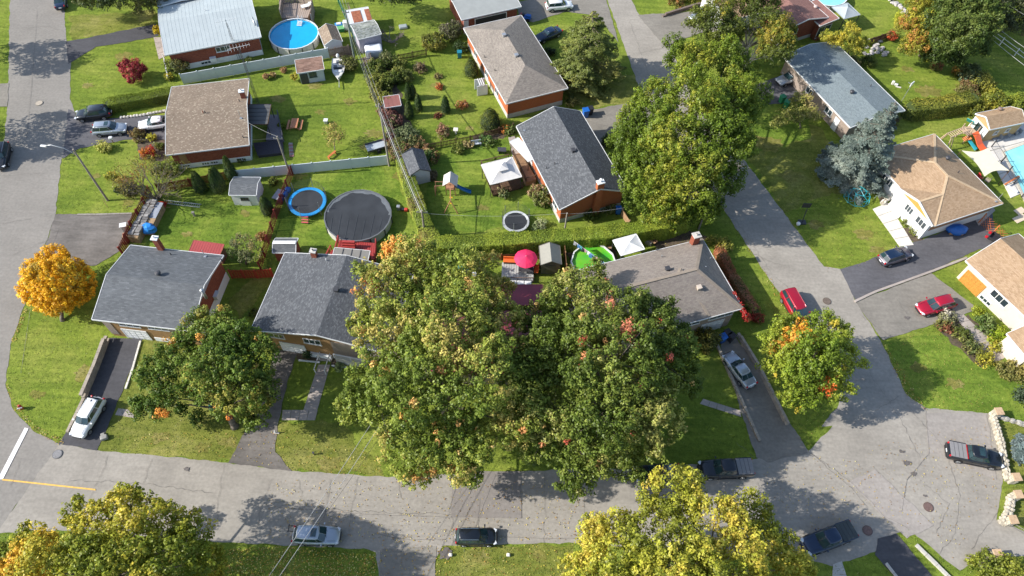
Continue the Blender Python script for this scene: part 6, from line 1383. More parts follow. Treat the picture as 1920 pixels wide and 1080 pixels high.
ps2 = thing('play_set', 'large wooden play set with orange slide and turquoise panels by the pool house', 'play set', P(1800,262)); pc = P(1800,262); dr = ang((1764,258), (1812,240)); ux = Vector((math.cos(dr), math.sin(dr), 0)); uy = Vector((-ux.y, ux.x, 0)); WT2 = mat('play_wood_pale', (.46, .33, .22), .8, .15, 4); Z = Vector((0, 0, 1)); TQ = mat('turquoise_plastic', (.03, .42, .48), .4); OR = mat('orange_plastic', (.78, .12, .03), .4, .05, 3)
pp = lambda a, b, z: pc + ux * a + uy * b + Z * z
for a in (-.2, 1.4):
    for b in (-.7, .7): mb = MB(); mb.beam(pp(a, b, 0), pp(a, b, 2.6), .11, .11); mb.build('post', WT2, ps2)
mb = MB(); mb.beam(pp(-.3, 0, 1.5), pp(1.5, 0, 1.5), 1.5, .08); mb.build('platform', WT2, ps2)
for i in range(9): a = -3.6 + i * .38; mb = MB(); mb.beam(pp(a, -.35, 2.3), pp(a, .35, 2.3), .07, .07); mb.build('rung', WT2, ps2)
for b in (-.4, .4): mb = MB(); mb.beam(pp(-3.8, b, 2.3), pp(-.2, b, 2.3), .1, .1); mb.build('ladder_beam', WT2, ps2); mb = MB(); mb.beam(pp(-3.8, b * 2.6, 0), pp(-3.6, b, 2.3), .11, .11); mb.build('post', WT2, ps2); mb = MB(); mb.beam(pp(-2.9, b * 2.6, 0), pp(-3.2, b, 2.3), .09, .09); mb.build('post', WT2, ps2)
for i in range(6):
    f_ = lambda u: pp(.9 + .25 * u, -.7 - 3.2 * u, 1.6 * (1 - u) ** 1.2 + .15 + .12 * math.sin(u * 9)); mb = MB(); mb.beam(f_(i / 6), f_((i + 1) / 6), 1.1, .09); mb.build('slide_section', OR, ps2)
mb = MB(); mb.beam(pp(.0, -.8, 1.0), pp(.3, -2.6, .3), .6, .07); mb.build('turquoise_panel', TQ, ps2); mb = MB(); mb.beam(pp(1.1, .9, 2.6), pp(1.9, 1.2, 1.6), 1.1, .05); mb.build('turquoise_panel', TQ, ps2); mb = MB(); mb.beam(pp(-.6, -.6, .8), pp(.2, -.9, 1.3), .8, .05); mb.build('orange_panel', mat('orange_board', (.60, .20, .06), .6), ps2)
# dome climber
dm = thing('dome_climber', 'turquoise geodesic climbing dome on the shaded lawn', 'climbing dome', P(1606,372)); c = P(1606,370); R = 1.75
lv = [(0, 10), (.52, 10), (1.05, 5), (1.5708, 1)]; pts = []
for k, (ph, n_) in enumerate([(0, 10), (.5, 10), (1.02, 5), (1.5708, 1)]): pts.append([c + Vector((math.cos(2 * math.pi * (i + .5 * (k % 2)) / n_) * R * math.cos(ph), math.sin(2 * math.pi * (i + .5 * (k % 2)) / n_) * R * math.cos(ph), R * .8 * math.sin(ph) + .03)) for i in range(n_)])
def bar(a, b): mb = MB(); mb.tube([a, b], .028, 6); mb.build('bar', TQ, dm)
for i in range(10): bar(pts[0][i], pts[0][(i + 1) % 10]); bar(pts[1][i], pts[1][(i + 1) % 10]); bar(pts[0][i], pts[1][i]); bar(pts[0][(i + 1) % 10], pts[1][i]); bar(pts[1][i], pts[2][(i // 2) % 5])
for i in range(5): bar(pts[2][i], pts[2][(i + 1) % 5]); bar(pts[2][i], pts[3][0])
# basketball hoop
bh = thing('basketball_hoop', 'portable basketball hoop with black backboard at the kerb', 'basketball hoop', P(1500,420)); q = P(1503,418); mb = MB(); mb.box((q.x, q.y, .15), (1.0, .7, .3)); bevel(mb.build('base', DKMET, bh), .06)
mb = MB(); mb.tube([q + Vector((0, 0, .2)), q + Vector((-.2, .2, 2.6))], .06, 8); mb.build('pole', DKMET, bh); mb = MB(); mb.box((q.x - .3, q.y + .5, 2.9), (1.1, .06, .8)); mb.build('backboard', BINK, bh); mb = MB(); mb.lathe((q.x - .3, q.y + .75, 2.65), [(.23, 0), (.25, .02), (.23, .04)], 14, False); mb.build('ring', OR, bh); mb = MB(); mb.ball((q.x - .6, q.y - .4, .3), .28, 10, 6); mb.build('water_weight', WHITE, bh)
# shade sail + patio set
ss = thing('shade_sail', 'beige shade sail stretched above the patio near the pool', 'shade sail', P(1840,330)); K = [P(1803,282,2.6), P(1853,277,3.0), P(1893,320,2.7), P(1846,331,2.3)]; mb = MB(); N = 8; cen = sum(K, Vector()) / 4
g2 = [[None] * (N + 1) for _ in range(N + 1)]
for i in range(N + 1):
    for j in range(N + 1):
        u, v = i / N, j / N; p = K[0].lerp(K[1], u).lerp(K[3].lerp(K[2], u), v); e = 1 - .22 * max(4 * u * (1 - u) * abs(2 * v - 1) ** 2, 4 * v * (1 - v) * abs(2 * u - 1) ** 2); p = cen + (p - cen) * e; g2[i][j] = p
for i in range(N):
    for j in range(N): mb.face([g2[i][j], g2[i][j + 1], g2[i + 1][j + 1], g2[i + 1][j]])
mb.build('sail', mat('beige_canvas', (.62, .57, .42), .8, .04, 2), ss)
for k_ in K: mb = MB(); mb.tube([(k_.x, k_.y, 0), (k_.x, k_.y, k_.z)], .05, 6); mb.build('post', WOODB, ss)
for i, (c_, lb, m_) in enumerate([((1834,336),'red garden chair beside the shade sail','r'),((1830,346),'wicker garden chair near the roof edge','w'),((1848,342),'wicker garden chair at the right of the patio','w')]):
    t = thing('garden_chair', lb, 'chair', P(*c_), i * 1.2); mm = mat('red_chair', (.5, .03, .03), .6) if m_ == 'r' else mat('wicker', (.33, .28, .23), .8, .2, 6)
    mb = MB(); mb.box((0, 0, .42), (.6, .6, .1)); mb.build('seat', mm, t, world=False); mb = MB(); mb.box((-.28, 0, .75), (.08, .6, .6)); mb.build('backrest', mm, t, world=False); mb = MB(); [mb.box((0, y, .6), (.55, .07, .06)) for y in (-.3, .3)]; mb.build('armrest', mm, t, world=False); mb = MB(); [mb.box((x, y, .2), (.05, .05, .4)) for x in (-.25, .25) for y in (-.25, .25)]; mb.build('leg', mm, t, world=False)
for i, c_ in enumerate([(1866,264),(1880,260),(1894,256),(1903,253)]):
    t = thing('deck_chair', ['grey deck chair nearest the pool house door','second grey deck chair from the pool house door','third grey deck chair from the pool house door','grey deck chair farthest from the pool house door'][i], 'chair', P(*c_), .4); mm = mat('grey_plastic', (.25, .28, .31), .6)
    mb = MB(); mb.box((0, 0, .35), (1.1, .6, .06)); mb.build('seat', mm, t, world=False); mb = MB(); mb.box((.6, 0, .6), (.1, .6, .6)); mb.build('backrest', mm, t, world=False); mb = MB(); [mb.box((x, y, .17), (.05, .05, .34)) for x in (-.45, .45) for y in (-.25, .25)]; mb.build('leg', mm, t, world=False)
sw = thing('seesaw', 'white and orange seesaw beam on the lawn right of the patio', 'seesaw', P(1893,350)); mb = MB(); mb.beam(P(1884,346,.7), P(1911,330,.9), .2, .12); mb.build('orange_beam', WOODO, sw); mb = MB(); mb.beam(P(1886,346,.5), P(1908,360,.3), .28, .2); mb.build('white_tube', WHITE, sw)
for i, (c_, s_) in enumerate([((1912,396),(1.5,.9)),((1912,410),(2.0,.9))]): t = thing('plywood_sheet', ['small pale board lying on the right-edge lawn', 'large tan plywood sheet lying below the small pale board'][i], 'board', P(*c_), .5); mb = MB(); mb.box((0, 0, .06), (*s_, .05)); mb.build('sheet', mat('plywood', (.62, .50, .36), .8, .08, 3), t, world=False)
# small yard things
def simple(name, label, cat, px, parts, rz=0.):
    t = thing(name, label, cat, P(*px), rz)
    for nm, c, d, m in parts: mb = MB(); mb.box(c, d); bevel(mb.build(nm, m, t, world=False), min(d) * .2)
    return t
simple('tarp_crate', 'white tarpaulin-wrapped crate against the old mauve shed', 'crate', (702,103), [('cover', (0, 0, .75), (2.6, 1.9, 1.4), mat('white_tarp2', (.62, .64, .66), .5, .08, 1.5)), ('pallet', (0, 0, .05), (2.7, 2.0, .1), WOODG)], .28)
simple('mailbox', 'white box at the end of the flower bed by the silver SUV', 'box', (213,268), [('box_body', (0, 0, .9), (.5, .45, .4), WHITE), ('post', (0, 0, .35), (.1, .1, .7), WOODT)], .2)
simple('equipment_box', 'white electric box beside the red slatted fence', 'box', (237,432), [('cabinet', (0, 0, .55), (.75, .6, 1.0), GALV), ('lid', (0, 0, 1.09), (.85, .7, .08), WHITE)], .3)
simple('timber_stack', 'tan boards leaning at the outside of the slatted fence', 'boards', (234,450), [('board', (0, 0, .3), (.3, 1.6, .5), WOODT), ('board', (.3, .1, .22), (.2, 1.4, .4), WOODT)], .2)
simple('game_table', 'grey table with blue tray beside the red fence and trampoline', 'table', (524,372), [('tabletop', (0, 0, .8), (.9, 1.7, .1), mat('slate', (.24, .26, .28), .6)), ('leg', (-.3, -.6, .38), (.1, .1, .76), DKMET), ('leg', (.3, .6, .38), (.1, .1, .76), DKMET), ('leg', (.3, -.6, .38), (.1, .1, .76), DKMET), ('leg', (-.3, .6, .38), (.1, .1, .76), DKMET)], -.3)
simple('storage_crates', 'blue crates stacked beside the grey table', 'crates', (534,368), [('crate', (0, 0, .4), (.8, .7, .8), BINB), ('crate', (.1, .9, .3), (.7, .7, .6), BINB), ('crate', (-.1, -.9, .35), (.7, .7, .7), mat('navy_plastic', (.03, .04, .16), .6))], -.2)
simple('pool_pump', 'pool pump and red canister beside the black covered pool', 'pump', (748,393), [('filter_tank', (0, 0, .4), (.5, .5, .7), GALV), ('motor', (.55, -.1, .25), (.6, .3, .3), DKMET), ('canister', (1.0, -.2, .3), (.45, .4, .4), mat('red_can', (.5, .05, .03), .5))])
simple('satellite_mount', 'grey garden table at the stone patio left of the gazebo', 'table', (941,287), [('tabletop', (0, 0, .7), (1.2, .8, .08), DKMET), ('leg', (-.4, 0, .35), (.08, .5, .7), DKMET), ('leg', (.4, 0, .35), (.08, .5, .7), DKMET)])
simple('garden_bench', 'pale bench in the bed under the brown picket fence', 'bench', (893,273), [('seat', (0, 0, .42), (1.4, .4, .08), mat('pale_bench', (.50, .54, .56), .6)), ('backrest', (0, .2, .7), (1.4, .06, .4), mat('pale_bench', (.5, .54, .56), .6)), ('leg', (-.6, 0, .2), (.08, .35, .4), WOODG), ('leg', (.6, 0, .2), (.08, .35, .4), WOODG)], .25)
simple('swing_seat', 'white framed garden swing beside the orange brick wall', 'garden swing', (902,172), [('seat', (0, 0, .5), (1.3, .8, .12), mat('teal_cushion', (.10, .25, .28), .7)), ('frame', (-.75, 0, .9), (.08, 1.6, 1.8), WHITE), ('frame', (.75, 0, .9), (.08, 1.6, 1.8), WHITE), ('top_bar', (0, -.3, 1.85), (1.6, .1, .1), WHITE), ('top_bar', (0, .3, 1.85), (1.6, .1, .1), WHITE), ('slat', (0, 0, 1.85), (1.5, .1, .06), WHITE)], 1.9)
simple('utility_cart', 'blue and red garden machine at the end of the top drive', 'garden tractor', (985,36), [('chassis', (0, 0, .4), (1.8, .9, .35), BINB), ('bonnet', (.5, 0, .75), (.8, .6, .4), BINB), ('seat', (-.4, 0, .8), (.45, .5, .35), BINK), ('engine', (-.75, .1, .7), (.3, .5, .3), mat('red_engine', (.5, .03, .03), .5)), ('wheel', (.6, -.5, .25), (.5, .15, .5), BLKW), ('wheel', (-.6, -.5, .3), (.6, .18, .6), BLKW), ('wheel', (.6, .5, .25), (.5, .15, .5), BLKW), ('wheel', (-.6, .5, .3), (.6, .18, .6), BLKW)], -.3)
simple('compost_bin', 'grey slab stone on the upper lawn right of the old shed', 'slab', (756,52), [('slab', (0, 0, .15), (1.3, 1.0, .3), GALV), ('top', (0, 0, .34), (1.1, .8, .06), mat('slate2', (.3, .34, .34), .6))], .3)
simple('kettle_stool', 'small grey tub on the lawn above the yellow-leaved sapling', 'tub', (612,231), [('tub', (0, 0, .3), (.5, .5, .6), GALV), ('rim', (0, 0, .62), (.6, .6, .06), WHITE)])
simple('stump', 'small wooden stump post on the lawn right of the ladder', 'stump', (365,405), [('post', (0, 0, .35), (.25, .25, .7), WOODG), ('top', (0, 0, .73), (.35, .35, .08), WOODG)])
simple('birdbath', 'white stone bird bath in the shrub garden', 'bird bath', (855,251), [('pedestal', (0, 0, .4), (.25, .25, .8), STW), ('bowl', (0, 0, .85), (.65, .65, .14), STW)])
simple('fire_hydrant', 'red hydrant marker at the tip of the left corner lawn', 'hydrant', (42,766), [('barrel', (0, 0, .35), (.28, .28, .7), mat('hydrant_red', (.45, .04, .03), .5)), ('cap', (0, 0, .75), (.2, .2, .14), mat('hydrant_red', (.45, .04, .03), .5)), ('nozzle', (0, -.2, .5), (.5, .14, .14), GALV)], .4)
simple('white_barrel', 'white tank standing beside the utility pole at the old shed', 'tank', (650,55), [('barrel', (0, 0, .7), (.75, .75, 1.4), WHITE), ('lid', (0, 0, 1.43), (.8, .8, .06), WHITE)])
simple('blue_toys', 'blue and white toy box by the tan-roofed shed', 'box', (636,50), [('box_body', (0, 0, .3), (1.2, .8, .5), mat('toy_blue', (.02, .22, .55), .5)), ('lid', (0, 0, .6), (.7, .5, .1), WHITE)], .3)
simple('green_box', 'green storage box by the plank fence', 'box', (640,58), [('box_body', (0, 0, .3), (1.0, .8, .6), BING), ('lid', (0, 0, .63), (1.1, .9, .06), mat('green_lid', (.12, .33, .12), .6))], .3)
simple('white_buckets', 'white pool filter behind the long white fence', 'pool filter', (547,101), [('tank', (0, 0, .4), (.6, .6, .8), WHITE), ('motor', (.8, 0, .3), (.8, .35, .35), WHITE)])
simple('woodstack', 'heap of old boards behind the white canopy', 'boards', (1216,455), [('board', (0, 0, .5), (1.8, .25, .12), WOODT), ('board', (.2, .3, .35), (1.6, .2, .7), WOODB), ('board', (-.2, -.3, .3), (1.4, .25, .6), WOODG)], -.5)
simple('workbench', 'wooden bench with clutter between green pool and canopy', 'bench', (1132,470), [('tabletop', (0, 0, .85), (1.8, .7, .08), WOODT), ('leg', (-.8, 0, .4), (.08, .5, .8), WOODT), ('leg', (.8, 0, .4), (.08, .5, .8), WOODT)], .1)
simple('satellite_dish_stand', 'white satellite dish at the corner of the blue grey roof', 'satellite dish', (1690,190), [('pole', (0, 0, 1.6), (.07, .07, 3.2), GALV), ('dish', (0, 0, 3.3), (.12, .7, .7), WHITE), ('arm', (.3, 0, 3.2), (.6, .05, .05), GALV)], 2.3)
simple('lawn_ornament', 'white lawn ornament cluster right of the blue grey roof', 'ornament', (1673,158), [('pedestal', (0, 0, .3), (.4, .4, .6), STW), ('bowl', (.5, -.2, .25), (.5, .3, .3), WHITE), ('slab', (.9, -.4, .06), (.8, .25, .1), STW)], -.3)
simple('landscape_rock', 'grey boulder at the mouth of the sealed drive', 'boulder', (197,822), [('rock', (0, 0, .22), (.7, .5, .45), mat('grey_rock', (.28, .27, .24), .9, .25, 4)), ('small_rock', (-.1, .45, .12), (.4, .35, .25), mat('grey_rock', (.28, .27, .24), .9))], .5)
simple('valve_post', 'small dark post on the lawn below the wires', 'post', (589,852), [('post', (0, 0, .25), (.12, .12, .5), DKMET), ('cap', (0, 0, .52), (.22, .2, .08), DKMET)])
simple('white_lawn_stake', 'small pale marker at the kerb lawn left of the black hatchback', 'marker', (845,1041), [('rock', (0, 0, .15), (.35, .3, .3), STW), ('cap', (0, 0, .32), (.2, .2, .05), STW)])
simple('white_lawn_stake', 'small pale marker at the kerb lawn under the black hatchback', 'marker', (953,1041), [('rock', (0, 0, .15), (.35, .3, .3), STW), ('cap', (0, 0, .32), (.2, .2, .05), STW)])
simple('driveway_marker', 'white post at the end of the brown drive', 'post', (517,812), [('post', (0, 0, .3), (.12, .12, .6), WHITE), ('base', (.1, 0, .06), (.6, .2, .1), CONC)])
simple('garden_cart', 'silver black stroller-like cart on the lawn near the maroon roof', 'cart', (897,518), [('cover', (0, 0, .8), (1.3, .9, .5), WHITE), ('frame', (0, 0, .4), (1.1, .8, .5), BINK), ('handle', (-.7, 0, .9), (.06, .8, .5), GALV)], .9)
simple('toys', 'turquoise climbing toy partly hidden by maple leaves', 'toy', (880,508), [('panel', (0, 0, .9), (1.2, .5, .9), TQ), ('panel', (-.9, .3, .6), (.8, .5, .8), mat('teal_dark', (.02, .22, .28), .5)), ('slide', (.9, 0, .4), (.9, .5, .2), BINB)], .4)
simple('white_porch_rail_left', 'white handrail left of the front path steps', 'railing', (600,676), [('rail', (0, 0, 1.0), (.08, 3.4, .1), WHITE), ('baluster', (0, -1.6, .5), (.1, .1, 1.1), WHITE), ('baluster', (0, 0, .5), (.08, .08, 1.0), WHITE), ('baluster', (0, 1.6, .5), (.1, .1, 1.1), WHITE)], -.1)
simple('white_porch_rail_right', 'white handrail right of the front path steps', 'railing', (619,678), [('rail', (0, 0, 1.0), (.08, 3.4, .1), WHITE), ('baluster', (0, -1.6, .5), (.1, .1, 1.1), WHITE), ('baluster', (0, 0, .5), (.08, .08, 1.0), WHITE), ('baluster', (0, 1.6, .5), (.1, .1, 1.1), WHITE)], -.1)
pr = deck('raised front porch with white balustrade under the charcoal roof', [(627,671),(690,684),(694,668),(630,656)], 1.3, CONC, WHITE, .9, rails=[0, 1], name='porch', cat='porch')
tp_ = thing('deck_steps', 'front steps up to the porch of the charcoal-roofed house', 'steps', P(608,668))
for i in range(6): q = P(609, 674 - i * 4.5); mb = MB(); mb.box((q.x, q.y, .1 + i * .1), (1.7, .42, .2 + i * .2)); mb.build('step', CONCP, tp_)
# flower beds of soil
for i, (pts, m_) in enumerate([([(258,258),(312,252),(318,300),(262,300)], SOIL), ([(1790,600),(1815,590),(1870,640),(1850,660)], SOIL), ([(1745,598),(1790,590),(1858,672),(1840,690),(1780,640)], SOIL), ([(1690,430),(1712,425),(1738,462),(1718,465)], SOIL), ([(690,110),(735,125),(790,300),(745,290),(712,200)], SOIL), ([(560,655),(600,660),(602,678),(556,674)], SOIL), ([(625,672),(690,684),(690,692),(622,688)], SOIL), ([(885,255),(958,238),(964,252),(890,272)], SOIL), ([(1225,455),(1290,430),(1330,445),(1240,480)], SOIL), ([(620,90),(660,88),(665,108),(625,108)], SOIL), ([(1060,450),(1150,440),(1160,490),(1070,520)], SOIL), ([(430,560),(500,500),(520,520),(450,600)], GRASS_O), ([(675,110),(700,100),(712,130),(690,140)], SOIL), ([(1640,340),(1680,330),(1700,360),(1650,380)], SOIL)]):
    sheet('flower_bed', pts, m_, .018 + .0011 * i, .15, seed=i)
# ---------------------------------------------------------------- vehicles
TYRE = mat('tyre_rubber', (.02, .02, .02), .9, .1, 5); RIM = mat('alloy_rim', (.45, .46, .47), .35, .1, 5, metal=.7)
CGLASS = mat('car_glass', (.02, .045, .05), .05, .4, .8, spec=.9); BLKP = mat('black_trim', (.02, .02, .022), .55, .1, 5)
REDL = mat('red_lens', (.45, .01, .015), .25, .1, 4); CLRL = mat('clear_lens', (.6, .62, .64), .15, .1, 4); PLATE = mat('plate', (.7, .7, .72), .5, .05, 5)
def paint(name, c, metal=.25): return mat(name, c, .28, .05, 1., metal=metal, coat=.8)
KINDS = {
 # L, W, stations (x, halfwidth factor, top z), cabin: base rear x, base front x, roof rear x, roof front x, roof z, belt z
 'suv': (4.6, 1.86, [(-2.3,.80,.72),(-2.22,.90,1.0),(-1.5,.98,1.06),(0,1,1.06),(.95,.98,1.06),(1.6,.95,.98),(2.1,.86,.84),(2.3,.66,.62)], (-2.16,1.08,-1.72,.32,1.66,1.03)),
 'wagon': (4.9, 1.92, [(-2.45,.78,.72),(-2.35,.90,1.0),(-1.5,.98,1.04),(0,1,1.05),(.95,.98,1.05),(1.65,.95,.97),(2.2,.84,.82),(2.45,.62,.6)], (-2.25,1.15,-1.75,.28,1.66,1.02)),
 'hatch': (4.1, 1.72, [(-2.05,.80,.72),(-1.98,.90,.98),(-1.3,.98,1.0),(0,1,1.02),(.9,.97,1.02),(1.45,.94,.93),(1.85,.84,.80),(2.05,.62,.58)], (-1.95,1.2,-1.6,.3,1.56,1.0)),
 'van': (4.9, 1.96, [(-2.45,.84,.72),(-2.4,.92,1.05),(-1.5,.99,1.1),(0,1,1.1),(1.2,.97,1.08),(1.8,.92,.98),(2.25,.8,.82),(2.45,.6,.6)], (-2.4,1.6,-2.15,.75,1.78,1.06)),
 'sedan': (4.75, 1.84, [(-2.37,.72,.66),(-2.28,.84,.98),(-1.7,.95,1.04),(0,1,.98),(.95,.98,.98),(1.65,.94,.90),(2.15,.83,.76),(2.37,.6,.56)], (-1.78,1.12,-.95,.22,1.44,.97)),
 'pickup': (5.7, 1.98, [(-2.85,.93,.9),(-2.8,.95,1.18),(-1.7,.98,1.2),(0,1,1.18),(1.0,.99,1.18),(1.9,.96,1.12),(2.6,.88,1.0),(2.85,.72,.74)], (-.95,1.35,-.72,.62,1.86,1.16)),
}
def make_car(name, label, cat, kind, paintm, roofm=None, rails=None, sunroof=False, tonneau=None, roof_accent=None, shark=False, group=None, rimm=None):
    Lc, Wc, st, cab = KINDS[kind]; hw = Wc / 2
    o = thing(name, label, cat, (0, 0, 0), 0, group)
    # body shell: closed rings
    N = 13; mb = MB(); rings = []
    for x, f, zt in st:
        wv = hw * f; zl = .30 if abs(x) < Lc * .46 else .36; zt2 = zt
        half = [(0, zt2 + .035), (wv * .5, zt2 + .028), (wv * .80, zt2 + .005), (wv * .93, zt2 - .05), (wv, zt2 - .2), (wv * 1.0, (zt2 + zl) / 2 - .05), (wv * .97, zl + .08), (wv * .88, zl)]
        rings.append([(x, y, z) for y, z in half] + [(x, -y, z) for y, z in half[::-1]])
    k = len(rings[0]); base = 0
    for r in rings: mb.v += r
    for j in range(len(rings) - 1):
        for a in range(k):
            b = (a + 1) % k; mb.f.append([j * k + a, j * k + b, (j + 1) * k + b, (j + 1) * k + a]); mb.mi.append(0)
    mb.f.append(list(range(k))[::-1]); mb.mi.append(0); mb.f.append([(len(rings) - 1) * k + a for a in range(k)]); mb.mi.append(0)
    body = mb.build('body', paintm, o, world=False, smooth=True); fixn(body.data); subsurf(body, 1)
    # cabin
    br, bf, rr_, rf, rz, bz = cab; wb, wr = hw * .90, hw * .70
    def fr(t, x0, x1, y, z): return (x0 + (x1 - x0) * t, y, z)
    mb = MB(); lo = [(br, -wb * .93), (br * .5, -wb), (bf * .4, -wb), (bf, -wb * .88), (bf + .12, 0), (bf, wb * .88), (bf * .4, wb), (br * .5, wb), (br, wb * .93), (br - .05, 0)]
    up = [(rr_, -wr * .92), (rr_ * .5, -wr), (rf * .4, -wr), (rf, -wr * .92), (rf + .1, 0), (rf, wr * .92), (rf * .4, wr), (rr_ * .5, wr), (rr_, wr * .92), (rr_ - .05, 0)]
    n = len(lo)
    mb.v = [(x, y, bz - .12) for x, y in lo] + [(x, y, rz - .07) for x, y in up]
    for a in range(n): b = (a + 1) % n; mb.f.append([a, b, n + b, n + a]); mb.mi.append(0)
    mb.f.append([n + a for a in range(n)]); mb.mi.append(0)
    pl = mb.build('pillar_frame', paintm, o, world=False); fixn(pl.data)
    mb = MB(); ru = [(x * 1.0, y) for x, y in up]
    mid = [(x * .93 + .0, y * .8) for x, y in up]
    mb.v = [(x, y, rz - .075) for x, y in ru] + [(x * .99, y * .99, rz - .02) for x, y in ru] + [(x, y, rz + .012) for x, y in mid]
    for q in range(2):
        for a in range(n): b = (a + 1) % n; mb.f.append([q * n + a, q * n + b, (q + 1) * n + b, (q + 1) * n + a]); mb.mi.append(0)
    mb.f.append([2 * n + a for a in range(n)]); mb.mi.append(0)
    rp = mb.build('roof_panel', roofm or paintm, o, world=False, smooth=True); fixn(rp.data)
    def pane(nm, a, b, c, d, inset=.07, out=.015, m=None, seg=1):
        a, b, c, d = [Vector(q) for q in (a, b, c, d)]; ce = (a + b + c + d) / 4
        pts = [q.lerp(ce, inset) for q in (a, b, c, d)]; nn = (pts[1] - pts[0]).cross(pts[3] - pts[0]).normalized()
        if nn.dot(ce - Vector((0, 0, .6))) < 0: nn = -nn
        mb = MB(); i0 = [q + nn * out for q in pts]; i1 = [q - nn * .02 for q in pts]
        mb.v = [tuple(q) for q in i0 + i1]
        for f in ((0, 1, 2, 3), (7, 6, 5, 4), (0, 4, 5, 1), (1, 5, 6, 2), (2, 6, 7, 3), (3, 7, 4, 0)): mb.f.append(list(f)); mb.mi.append(0)
        g_ = mb.build(nm, m or CGLASS, o, world=False); fixn(g_.data); return g_
    zb, zr = bz - .02, rz - .10
    def L3(p, q, t): return Vector(p).lerp(Vector(q), t)
    tl = (zb - (bz - .12)) / ((rz - .07) - (bz - .12)); th = (zr - (bz - .12)) / ((rz - .07) - (bz - .12))
    e = [(Vector((lo[i][0], lo[i][1], bz - .12)), Vector((up[i][0], up[i][1], rz - .07))) for i in range(n)]
    for sgn, i in ((-1, 3), (1, 5)):
        # half windscreens folded along the centre line
        pane('windscreen' if sgn < 0 else 'windscreen', L3(*e[i], tl), L3(*e[4], tl), L3(*e[4], th), L3(*e[i], th), .0 if False else .045)
    for sgn, i in ((-1, 0), (1, 8)): pane('rear_window', L3(*e[i], tl + .12), L3(*e[9], tl + .12), L3(*e[9], th), L3(*e[i], th), .06)
    for (i, j) in ((0, 1), (1, 2), (2, 3), (5, 6), (6, 7), (7, 8)):
        if kind == 'pickup' and False: continue
        pane('side_window', L3(*e[i], tl + .1), L3(*e[j], tl + .1), L3(*e[j], th), L3(*e[i], th), .07)
    # wheels
    wr_ = .34 if kind not in ('pickup',) else .40; xs = (Lc * .305, -Lc * .29)
    for x in xs:
        for y in (-1, 1):
            yy = y * (hw - .10); mb = MB(); prof = [(wr_ * .62, -.11), (wr_ * .95, -.11), (wr_, -.07), (wr_, .07), (wr_ * .95, .11), (wr_ * .62, .11)]
            m_ = MB(); m_.lathe((0, 0, 0), prof, 20, True); m_.v = [(x + q[0], yy + q[2], wr_ + q[1]) for q in m_.v]
            wh = m_.build('wheel', TYRE, o, world=False); fixn(wh.data)
            m_ = MB(); m_.lathe((0, 0, 0), [(wr_ * .62, 0), (wr_ * .6, .04), (wr_ * .2, .02), (.02, .045)], 10, True); m_.v = [(x + q[0], yy + y * (.085 + q[2]), wr_ + q[1]) for q in m_.v]
            rm = m_.build('rim', rimm or RIM, wh, world=False); fixn(rm.data)
            m_ = MB()
            for a in range(10):
                t0, t1 = math.pi * a / 10, math.pi * (a + 1) / 10
                c = lambda t, r: (x + math.cos(t) * r, y * (hw + .012), wr_ + math.sin(t) * r * .97)
                m_.face([c(t0, wr_ * 1.02), c(t1, wr_ * 1.02), c(t1, wr_ * 1.17), c(t0, wr_ * 1.17)]); m_.face([c(t0, wr_ * 1.02), c(t0, wr_ * 1.17), c(t1, wr_ * 1.17), c(t1, wr_ * 1.02)])
            m_.build('wheel_arch', BLKP, o, world=False)
    # lights, mirrors, grille, plates, handles
    fz = st[-2][2]; rz0 = st[1][2]
    for y in (-1, 1):
        mb = MB(); mb.box((Lc / 2 - .24, y * hw * .68, fz - .09), (.34, .34, .13), -y * .45); h_ = bevel(mb.build('headlight', CLRL, o, world=False), .03)
        mb = MB(); mb.box((-Lc / 2 + .10, y * hw * .74, rz0 - .08), (.16, .17, .24), y * .3); bevel(mb.build('taillight', REDL, o, world=False), .03)
        mb = MB(); mb.box((bf - .38, y * (hw * .92 + .17), bz + .06), (.14, .22, .15)); bevel(mb.build('wing_mirror', paintm, o, world=False), .03)
        for x in ((.25, -.65) if kind != 'pickup' else (.35, -.5)):
            mb = MB(); mb.box((x, y * (hw + .005), bz - .2), (.18, .03, .035)); mb.build('door_handle', paintm, o, world=False)
        mb = MB(); mb.box((0, y * (hw * .985), .40), (Lc * .36, .05, .12)); mb.build('sill_trim', BLKP, o, world=False)
    mb = MB(); mb.box((Lc / 2 - .02, 0, .50), (.10, hw * 1.0, .22)); bevel(mb.build('grille', BLKP, o, world=False), .02)
    mb = MB(); mb.box((-Lc / 2 + .03, 0, .46), (.12, hw * 1.35, .2)); bevel(mb.build('rear_bumper', BLKP, o, world=False), .03)
    mb = MB(); mb.box((-Lc / 2 + .0, 0, .70), (.05, .40, .14)); mb.build('licence_plate', PLATE, o, world=False)
    for y in (-.3, .25):
        mb = MB(); mb.beam((bf + .02, y, bz + .03), (bf - .22, y + .42, bz + .24), .02, .02); mb.build('wiper', BLKP, o, world=False)
    # bonnet shut line
    mb = MB(); [mb.beam((bf + .15, y * hw * .66, st[-4][2] + .034), (Lc / 2 - .38, y * hw * .58, st[-3][2] - .05), .018, .012) for y in (-1, 1)]; mb.build('bonnet_seam', BLKP, o, world=False)
    if rails:
        for y in (-1, 1): mb = MB(); mb.tube([(rr_ + .1, y * wr * .88, rz - .02), (rr_ + .3, y * wr * .9, rz + .05), (rf - .3, y * wr * .9, rz + .05), (rf - .05, y * wr * .88, rz - .02)], .025, 6); mb.build('roof_rail', rails, o, world=False)
    if sunroof: mb = MB(); mb.box((rf - .42, 0, rz + .012), (.55, wr * 1.25, .02)); bevel(mb.build('sunroof', CGLASS, o, world=False), .008)
    if shark: mb = MB(); mb.box((rr_ + .25, 0, rz + .03), (.22, .05, .1)); mb.build('antenna_fin', BLKP, o, world=False)
